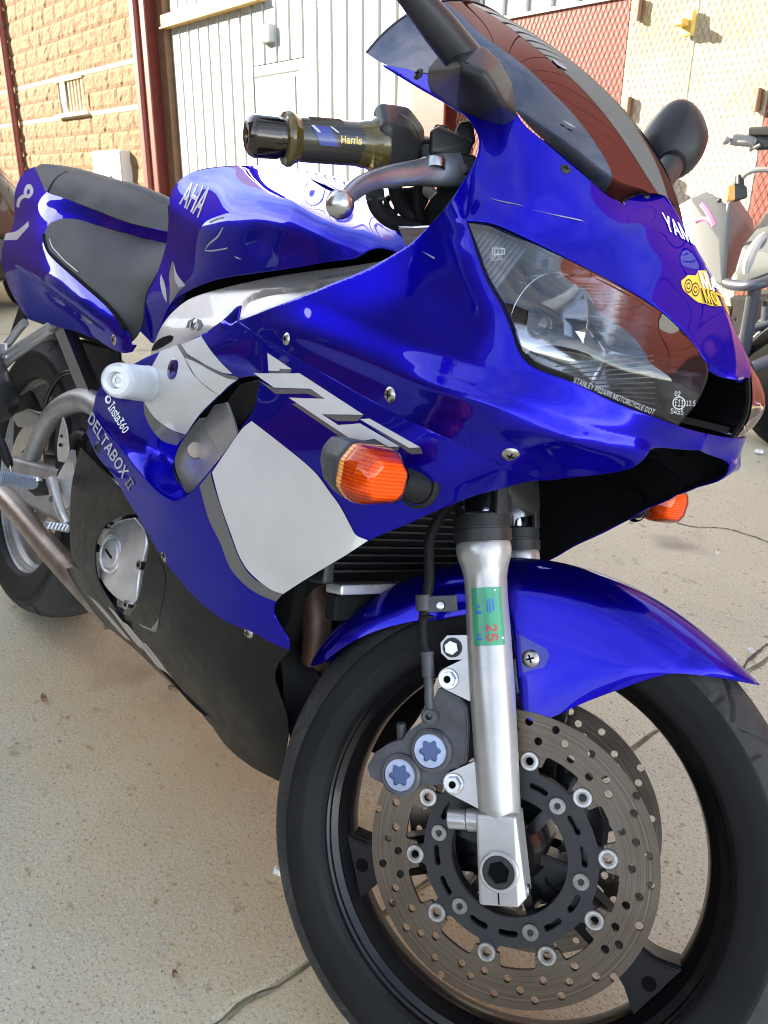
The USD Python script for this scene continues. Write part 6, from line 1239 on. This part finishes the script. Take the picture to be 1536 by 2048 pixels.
# master cylinder, clamps and the dark clutter round the steering head
def blob(pts, r, mat='black_satin', nm='bracket', par=None): part(par or ck, nm, rhull([at(*q) for q in pts], r), mat, 40)
blob([(870, 268, .17), (868, 300, .17), (930, 305, .14), (935, 290, .14), (880, 262, .16)], .005, nm='reservoir_bracket')
blob([(845, 300, .165), (900, 316, .15), (942, 322, .135), (940, 345, .135), (850, 318, .168)], .006, nm='master_cylinder')
blob([(918, 262, .13), (922, 285, .13), (943, 282, .125), (938, 250, .125), (924, 252, .128)], .004, nm='clip_on_clamp')
blob([(875, 256, .16), (880, 276, .16), (892, 272, .155), (890, 258, .155)], .0035, nm='clip_on_clamp')
blob([(905, 345, .14), (940, 350, .125), (935, 400, .12), (905, 430, .125), (870, 450, .13), (850, 440, .135), (880, 390, .14)], .006, 'black_matt', 'wiring_cover')
blob([(798, 452, .10), (850, 432, .11), (866, 505, .11), (812, 492, .10)], .004, 'dark_void', 'cable_boot')  # dark filler added to hide a bright face by the fork
blob([(735, 383, .20), (762, 380, .19), (764, 396, .19), (738, 398, .20)], .003, nm='cable_connector')
blob([(790, 385, .16), (830, 382, .15), (850, 400, .14), (840, 420, .14), (800, 395, .155)], .004, 'black_matt', 'bracket')
blob([(845, 375, .15), (862, 372, .148), (872, 385, .147), (860, 396, .147), (850, 388, .149)], .0018, 'fork_silver', 'bright_plate')
for pts, r in (([(748, 390, .195), (751, 410, .19), (765, 430, .18), (790, 445, .165), (820, 452, .15), (850, 454, .14)], .0075), ([(790, 370, .18), (795, 395, .17), (812, 422, .155), (840, 440, .14), (860, 450, .13)], .0072), ([(838, 360, .17), (835, 395, .16), (838, 425, .15), (848, 445, .14)], .0045), ([(780, 395, .17), (776, 415, .168), (790, 425, .16), (796, 405, .16), (812, 400, .155)], .003), ([(900, 300, .14), (915, 330, .135), (900, 380, .135), (880, 420, .13)], .0035)):
    part(ck, 'cable', tube([at(*q) for q in pts], r, 14, 40), 'rubber')
part(bike, 'dash', rhull([(-.20, s * .09, .93) for s in (1, -1)] + [(-.13, s * .10, .93) for s in (1, -1)] + [(-.17, s * .08, 1.0) for s in (1, -1)], .012), 'black_matt')
# the left bar, hidden behind the screen but for what a step aside shows
lbar = steer(np.array([[-.22, .13, .90], [-.26, .34, .88]])); part(bike, 'left_grip', cyl(lbar[0], lbar[1], .0185, n=24, bev=.003), 'smoke_grip')

# ------------------------------------------------------------------ rear end
REAR = lambda m: wv(m, (-1.38, .315))
rwh = build_wheel('rear_wheel', REAR, .315, .090, .0705, 0, 'rim_silver', grooves_rear, .058)
for c in (100, 220, 340):
    p_ = spoke_set((c,), .045, .1945, .024, .01)[0][0]; part(rwh, 'spoke', REAR(cat(disk_ex(p_, -.022, .022), disk_ex(p_.buffer(-.003), .0222, .032, .004))), 'rim_silver', 35)
part(rwh, 'hub', REAR(flip(rev([(-.09, .02), (-.09, .05), (.09, .05), (.09, .02)], 40))), 'rim_silver', 40)
m = meshkit.text_mesh('MAX XD16', .014, .0003, bold=True).subdivide(); v = np.asarray(m.vertices); v = v - (v.max(0) + v.min(0)) / 2
def tl(x, y, z): a = math.radians(-118) + x / .262; r = .262 + y; return np.array([r * math.cos(a), .0895 + z + .0006, r * math.sin(a)])
part(rwh, 'sidewall_print', REAR(T(np.array([tl(*q) for q in v]), m.faces)), 'tyre_rubber', False)
for s in (1, -1):
    sw = sub('swingarm_side'); y = -s * .118
    part(sw, 'beam', rhull([(-.72, y, z) for z in (.37, .46)] + [(-1.36, y, z) for z in (.285, .345)], .016), 'swing_alloy', 35)
    if s > 0:
        bp = [at(*q) for q in [(64, 912, .118), (80, 872, .120), (104, 832, .122), (140, 806, .124), (172, 801, .126), (200, 815, .126), (230, 850, .124)]]
        part(sw, 'brace', tube(bp, [.017, .018, .020, .022, .022, .022], 20, 50), 'swing_alloy')
part(bike, 'brake_rear_disc', REAR(disk_ex(ring(.06, .11), .078, .083)), 'steel', 30)
blob([(30, 832, .10), (60, 822, .10), (88, 830, .10), (86, 850, .10), (40, 850, .10)], .006, 'black_gloss', 'rear_caliper', bike)
blob([(40, 800, .07), (60, 790, .07), (95, 860, .07), (60, 905, .07), (35, 890, .07)], .01, 'black_matt', 'chain_guard', bike)
# subframe strut, pillion hanger, inner mudguard, silencer
a, b_ = at(126, 650, .115), at(192, 812, .122)
part(bike, 'subframe_strut', loft([q + np.array([dx, dy, dz]) if False else np.array([q + w1 * .0155 * cx + w2 * .013 * cy for cx, cy in ((-1, -1), (1, -1), (1, 1), (-1, 1))]) for q, w1, w2 in [(p0_, unit(np.cross(b_ - a, (0, 1, 0))), np.array([0, -1., 0])) for p0_ in (a, b_)]]), 'bright_alloy', 20)
ph = sub('pillion_hanger')
for pts in ([(50, 645, .135), (30, 668, .140), (10, 694, .145), (-6, 706, .146)], [(106, 648, .135), (70, 672, .140), (36, 694, .145), (8, 712, .147), (-6, 718, .147)], [(100, 660, .133), (62, 690, .138), (30, 712, .143), (10, 730, .146)]):
    part(ph, 'arm', tube([at(*q) for q in pts], .0085, 14, 30), 'fork_silver')
blob([(-12, 690, .15), (12, 690, .15), (14, 716, .15), (-10, 716, .15)], .004, 'cast_alloy', 'peg_mount', ph)
ug = [(94, 672, .055), (106, 664, .055), (120, 659, .055), (128, 700, .06), (136, 742, .065), (118, 744, .065), (104, 768, .065), (97, 770, .065), (95, 720, .06)]
part(bike, 'inner_mudguard', panel([p_[:2] for p_ in ug], Surf(ug), step=6)[0], 'black_gloss', 30)
part(bike, 'mudguard_edge', tube([at(*q) for q in [(86, 852, .10), (94, 800, .10), (108, 768, .10), (124, 750, .10), (146, 744, .10), (170, 752, .10)]], .0055, 12, 40), 'black_gloss')
part(bike, 'tool_box', rhull([at(*q) for q in [(166, 690, .06), (230, 705, .06), (236, 770, .06), (200, 775, .06), (150, 700, .05), (222, 700, .0), (226, 768, .0)]], .012), 'black_satin')
part(bike, 'undertail', rhull([at(*q) for q in [(60, 632, .10), (150, 655, .10), (230, 690, .10), (60, 615, .02), (225, 660, .02), (40, 600, .06)]], .008), 'black_matt')
blob([(42, 612, .05), (36, 640, .05), (22, 672, .05), (30, 672, .05), (52, 640, .05)], .004, 'black_matt', 'plate_bracket', bike)
sa0, sb0 = np.array([-1.30, -.185, .47]), np.array([-1.90, -.20, .70]); sd = unit(sb0 - sa0)
ex = sub('exhaust')
part(ex, 'silencer', lathe(sa0, sd, [(-.012, .018), (0, .030), (.012, .045), (.03, .052), (.60, .052), (.62, .04)], 40), 'black_satin', 40)
lp_ = [at(-40, 948, .150), at(0, 984, .145), at(60, 1050, .138), at(110, 1110, .128), at(160, 1165, .112), at(230, 1240, .08)]
part(ex, 'link_pipe', tube(lp_, .0235, 24, 50), 'titan_pipe')
# right rearset: plate, heel guard, peg, brake pedal
rs = sub('footrest_hanger')
pl = [(112, 962, .165), (130, 925, .17), (142, 900, .17), (146, 960, .17), (142, 1010, .165), (126, 1020, .162), (112, 1000, .163)]
part(rs, 'plate', panel([p_[:2] for p_ in pl], Surf(pl), step=6, thick=.008)[0], 'cast_alloy', 30)
hg = [(124.5, 835, .19), (131, 856, .19), (134, 880, .19), (136, 904, .188), (133, 918, .186), (126, 924, .185), (116, 921, .185), (114, 898, .187), (118, 866, .19)]
hgp = part(rs, 'heel_guard', panel([p_[:2] for p_ in hg], Surf(hg), step=4, thick=.003)[0], 'fork_silver', 30)
for q in ((124, 872), (121, 890)): part(hgp, 'hole', cyl(at(*q, .1895), at(*q, .1905), .0032, n=10), 'dark_void', False)
part(rs, 'peg', tube([at(*q) for q in [(66, 965, .205), (40, 962, .235), (15, 957, .262), (-8, 957, .285), (-40, 965, .32)]], [.0105, .0105, .0100, .0095], 16, 30), 'peg_alloy')
pp = spline([at(*q) for q in [(64, 965, .207), (40, 962, .235), (15, 957, .262), (-8, 957, .285)]], 22)
part(rs, 'peg_rib', cat(*[lathe(q, pp[min(i + 1, 21)] - pp[max(i - 1, 0)], [(-.0012, .0100), (-.0006, .0122), (.0006, .0122), (.0012, .0100)], 14, cap=False) for i, q in enumerate(pp)]), 'peg_alloy', False, kind='stuff')
blob([(62, 958, .205), (60, 978, .205), (88, 962, .178), (96, 968, .175), (94, 986, .175), (72, 988, .19)], .004, 'black_satin', 'peg_clevis', rs)
part(rs, 'clevis_pin', lathe(at(75, 958, .2), -RM[1], [(-.004, .0085), (.002, .0090), (.0035, .0080), (.0035, .0003)], 20, cap=False), 'steel')
pd = sub('brake_pedal', rs) if False else rs
part(rs, 'pedal_arm', tube([at(*q) for q in [(104, 962, .178), (110, 985, .178), (118, 1012, .176), (128, 1036, .176), (136, 1052, .178)]], [.011, .009, .008, .0085], 14, 30), 'fork_silver')
part(rs, 'pedal_toe', rhull([at(*q) for q in [(92, 1046, .20), (90, 1050, .20), (138, 1056, .185), (136, 1062, .185), (98, 1055, .195), (134, 1050, .185)]], .003), 'peg_alloy', 30)
for k_ in range(6):
    a, b2 = at(96 + 7 * k_, 1056 + .8 * k_, .200 - .002 * k_), at(101 + 7 * k_, 1045 + 1.2 * k_, .200 - .002 * k_); part(rs, 'toe_rib', cyl(a, b2, .0016, n=6), 'sign_white', False)
part(rs, 'pedal_bolt', cyl(at(104, 998, .178), at(104, 998, .186), .0055, n=14, bev=.001), 'black_satin')
part(bike, 'brake_switch', tube([at(*q) for q in [(-4, 868, .215), (6, 895, .212), (16, 922, .208), (20, 932, .206)]], [.006, .0085, .0088, .0060], 14), 'rubber')
part(bike, 'switch_spring', tube([at(*q) for q in [(20, 930, .206), (24, 946, .203), (26, 966, .200)]], .0016, 8), 'steel')
for pts, r in (([(172, 875, .15), (150, 890, .15), (146, 905, .15), (138, 930, .15), (128, 950, .15)], .008), ([(165, 860, .14), (150, 872, .14), (140, 885, .14), (140, 905, .14)], .007), ([(120, 950, .15), (130, 935, .155), (150, 930, .15)], .006)):
    part(bike, 'rear_hose', tube([at(*q) for q in pts], r, 12, 30), 'rubber')
blob([(120, 905, .12), (165, 880, .12), (175, 1000, .12), (140, 1060, .12), (118, 1000, .12)], .008, 'black_matt', 'gear_case', bike)
# side stand on the far side
part(bike, 'side_stand', tube([(-.72, .12, .30), (-.74, .20, .17), (-.76, .262, .075)], .012, 14), 'black_satin'); part(bike, 'stand_foot', rhull([(-.79, .262, .078), (-.73, .262, .078), (-.79, .30, .088), (-.73, .30, .088)], .004), 'black_satin')
# ------------------------------------------------------------------ the parked car behind the tail, the quad behind the nose
def car():
    g0 = ground(-372, 640); dirv = WD; M = np.eye(4); M[:3, 0], M[:3, 1], M[:3, 2] = -WD, WN, (0, 0, 1); M[:3, 3] = g0
    t = thing('parked_car', 'dark brown car parked beyond the tail of the blue bike', 'car', M=M)
    # x runs towards its tail (away to the left), its right flank faces us at y = +.12
    W_ = 1.7; xs = [-.62, -.55, -.30, .25, .75, 1.3, 2.6, 3.2, 3.35]
    low = [.42, .32, .22, .20, .20, .20, .20, .26, .40]; belt = [.62, .72, .80, .84, .90, .94, .96, .93, .80]; roof = [.72, .92, 1.06, 1.16, 1.28, 1.40, 1.42, 1.10, .82]; half = [.55, .68, .78, .83, .84, .84, .84, .78, .66]
    rings = []
    for x, l, bl_, rf, hw in zip(xs, low, belt, roof, half):
        rw_ = hw * (.80 if rf > bl_ + .1 else .9); y0 = .12 - .85
        pts = [(-hw * .92, l), (-hw, l + .12), (-hw, (l + bl_) / 2), (-hw * .97, bl_), (-rw_, (bl_ + rf) / 2 + .03), (-rw_ * .86, rf), (0, rf + .03), (rw_ * .86, rf), (rw_, (bl_ + rf) / 2 + .03), (hw * .97, bl_), (hw, (l + bl_) / 2), (hw, l + .12), (hw * .92, l)]
        rings.append(np.array([(x, y0 + y, z) for y, z in pts]))
    b = part(t, 'body', loft([spline(np.array([r[k] for r in rings]), 40) for k in range(13)] if False else [np.array(q) for q in np.stack([spline(np.array([r[k] for r in rings]), 40) for k in range(13)], 1)]), 'car_paint', 50)
    y1 = .12 - .85
    part(t, 'side_glass', T([(-.28, y1 + .80, .86), (.55, y1 + .845, .90), (.55, y1 + .79, 1.16), (-.15, y1 + .77, 1.07)], [(0, 1, 2), (0, 2, 3)]), 'car_glass', False)
    part(t, 'side_glass', T([(1.32, y1 + .80, .98), (2.45, y1 + .80, 1.0), (2.2, y1 + .735, 1.34), (1.32, y1 + .735, 1.34)], [(0, 1, 2), (0, 2, 3)]), 'car_glass', False)
    part(t, 'windscreen', T([(.30, y1 - .7, .96), (.30, y1 + .7, .96), (.98, y1 + .6, 1.38), (.98, y1 - .6, 1.38)], [(0, 1, 2), (0, 2, 3)]), 'car_glass', False)
    part(t, 'sill_trim', box((2.6, .02, .05), (1.4, y1 + .85, .42)), 'car_trim', False)
    part(t, 'bumper', box((.06, 1.1, .16), (-.60, y1, .46), bev=.02), 'car_trim')
    part(t, 'headlight', rhull([(-.50, y1 + .50, .68), (-.38, y1 + .70, .70), (-.48, y1 + .56, .60)], .03), 'clear_glass_solid')
    for x in (.0, 2.55):
        for y, s in ((.075, 1), (.075 - 1.5, -1)):
            wl = part(t, 'wheel', lathe((x, y - .09, .31), (0, 1, 0), [(0, .20), (.01, .29), (.04, .31), (.14, .31), (.17, .29), (.18, .20)], 40), 'rubber', 40)
            part(wl, 'rim', lathe((x, y + .09, .31), (0, s, 0), [(.0, .19), (.005, .19), (.004, .06), (.012, .04), (.012, .001)], 24, cap=False), 'rim_silver', 30)
    return t
car()

def quad():
    t = thing('quad_bike', 'grey quad bike with black bumper bars beside the nose of the blue motorcycle', 'quad bike')
    def P(px, py, o): d = RB @ ray(px, py); return CW + (o - WALL_D) / (d @ WN) * d           # o metres in front of the wall
    def pl(nm, pts, o, mat, th=.012, bulge=0., **kw):
        out = smooth_outline(pts, 4.); oo = np.array([P(x, y, o) for x, y in out]); c = oo.mean(0); uv = np.c_[(oo - c) @ WD, oo[:, 2] - c[2]]; pg = sg.Polygon(uv).buffer(0)
        m = extrude(pg, th, c - WN * 0, WD, (0, 0, 1), min(.004, th * .4)); v = np.asarray(m.vertices); n = (v - c) @ WN; v = v - 2 * np.outer(n, WN) * (1 if n.mean() < 0 else 0); m = T(v, m.faces); m.fix_normals() if False else None
        return part(t, nm, m, mat, 30, **kw)
    def hb(pts, r): return rhull([P(*q) for q in pts], r)
    # front mudguard: two bent sheets meeting at a ridge
    part(t, 'mudguard', hb([(1385, 402, 1.0), (1412, 390, .97), (1430, 400, .98), (1455, 420, .98), (1440, 480, 1.02), (1445, 565, 1.05), (1400, 545, 1.05), (1372, 470, 1.02), (1362, 415, 1.0)], .012), 'quad_grey', 30)
    part(t, 'mudguard_side', hb([(1466, 392, .92), (1500, 440, .72), (1505, 470, .72), (1452, 566, .96), (1446, 480, 1.0), (1458, 410, .98)], .010), 'quad_grey', 25)
    part(t, 'pink_stripe', cat(*[tube([P(*q) for q in pts], r, 6, 14) for pts, r in (([(1392, 443, 1.09), (1408, 438, 1.09), (1424, 444, 1.09)], .009), ([(1403, 408, 1.09), (1416, 425, 1.09), (1428, 452, 1.09)], .010))]), 'pink_decal')
    part(t, 'rivet', cat(*[ball(P(x, y, 1.05), .009, sub=2) for x, y in ((1439, 401),)]), 'black_satin')
    part(t, 'rear_mudguard', hb([(1536, 430, .8), (1560, 430, .8), (1560, 470, .95), (1512, 470, .95), (1490, 500, 1.0), (1478, 540, 1.02), (1482, 566, 1.02), (1505, 556, 1.02), (1540, 545, 1.0), (1600, 520, 1.0), (1600, 440, .8)], .012), 'quad_grey', 30)
    part(t, 'white_flash', tube([P(*q) for q in [(1492, 548, 1.10), (1498, 520, 1.10), (1512, 490, 1.09), (1530, 470, 1.06)]], [.012, .02, .018, .012], 8, 16), 'quad_white')
    # handlebar, levers, indicator
    part(t, 'handlebar', tube([P(*q) for q in [(1490, 281, .95), (1530, 284, .9), (1580, 290, .8), (1680, 300, .6)]], .016, 14, 20), 'black_satin')
    part(t, 'grip', lathe(P(1462, 279, 1.0), P(1500, 282, .95) - P(1462, 279, 1.0), [(0, .018), (.01, .021), (.10, .021), (.12, .018)], 20), 'quad_grip'); part(t, 'bar_end', ball(P(1452, 281, 1.02), .015, sub=2), 'quad_grip'); part(t, 'bar_end_pin', cyl(P(1452, 281, 1.02), P(1464, 279, 1.0), .007, n=10), 'quad_grip')
    part(t, 'switch_box', hb([(1515, 262, .94), (1545, 258, .92), (1548, 292, .92), (1516, 294, .94)], .012), 'black_satin'); part(t, 'reservoir', hb([(1500, 258, .96), (1540, 256, .95), (1540, 268, .95), (1500, 268, .96)], .006), 'black_satin')
    part(t, 'lever', tube([P(*q) for q in [(1520, 290, .98), (1500, 300, 1.0), (1502, 296, 1.02), (1475, 284, 1.06)]], .006, 8, 20), 'quad_grip')
    part(t, 'stalk', tube([P(*q) for q in [(1480, 362, .92), (1495, 346, .92), (1540, 340, .9), (1620, 336, .85)]], .010, 10, 20), 'quad_grip')
    part(t, 'indicator_stem', tube([P(*q) for q in [(1479, 352, .92), (1480, 378, .93)]], .016, 12), 'black_satin'); part(t, 'indicator_body', hb([(1470, 372, .95), (1488, 376, .92), (1490, 392, .92), (1470, 398, .95)], .010), 'black_satin'); part(t, 'indicator_lens', hb([(1458, 374, .97), (1468, 373, .955), (1468, 398, .955), (1456, 399, .97)], .007), 'amber_ribs')
    # bumper bars and the clutter under them
    for pts, r in (([(1452, 566, 1.12), (1480, 572, 1.15), (1510, 570, 1.15), (1536, 562, 1.1), (1600, 540, 1.0)], .020), ([(1510, 572, 1.13), (1502, 620, 1.1), (1490, 690, 1.05), (1482, 760, 1.0)], .024), ([(1494, 740, 1.12), (1536, 722, 1.08), (1600, 700, 1.0)], .022), ([(1500, 660, 1.0), (1560, 640, .95), (1620, 620, .9)], .015), ([(1536, 600, .95), (1528, 680, .95), (1520, 760, .95)], .020)):
        part(t, 'bumper_bar', tube([P(*q) for q in pts], r, 14, 30), 'quad_bar')
    k = np.random.default_rng(5)
    for i in range(26):
        x, y = k.uniform(1455, 1600), k.uniform(590, 730); o = k.uniform(.55, .9); c = P(x, y, o); s = k.uniform(.018, .06, 3)
        part(t, 'engine_fitting', box(s, c, frame(unit(k.normal(size=3))), .004), ['black_satin', 'cast_alloy', 'black_matt', 'quad_grey', 'quad_bar'][i % 5], 30)
    part(t, 'engine_block', hb([(1470, 600, .5), (1640, 590, .5), (1640, 770, .5), (1480, 780, .5), (1500, 600, .75), (1640, 600, .75), (1640, 760, .75)], .02), 'black_matt')
    for cx, o in ((1640, .95), (1560, .25)):
        c = P(cx, 700, o); c[2] = .26; part(t, 'wheel', lathe(c, WN, [(-.1, .12), (-.1, .22), (-.07, .26), (.07, .26), (.1, .22), (.1, .12)], 36), 'rubber')
    return t
quad()
# pale beams added to stand in for the sunlit strip of ground
a = ground(1440, 842); sl = thing('timber_kerb', 'pale beams standing in for the sunlit strip of ground at the foot of the mesh doors', 'timber')
d0 = (a - W0) @ WD; e0 = (a - W0) @ WN
part(sl, 'beam', wbox(d0 - .4, d0 + 2.2, .0, .10, e0 - .22, e0 - .02, .008), 'pale_timber', 30); part(sl, 'beam', wbox(d0 - .3, d0 + 2.3, .0, .12, e0 - .46, e0 - .24, .008), 'pale_timber', 30)
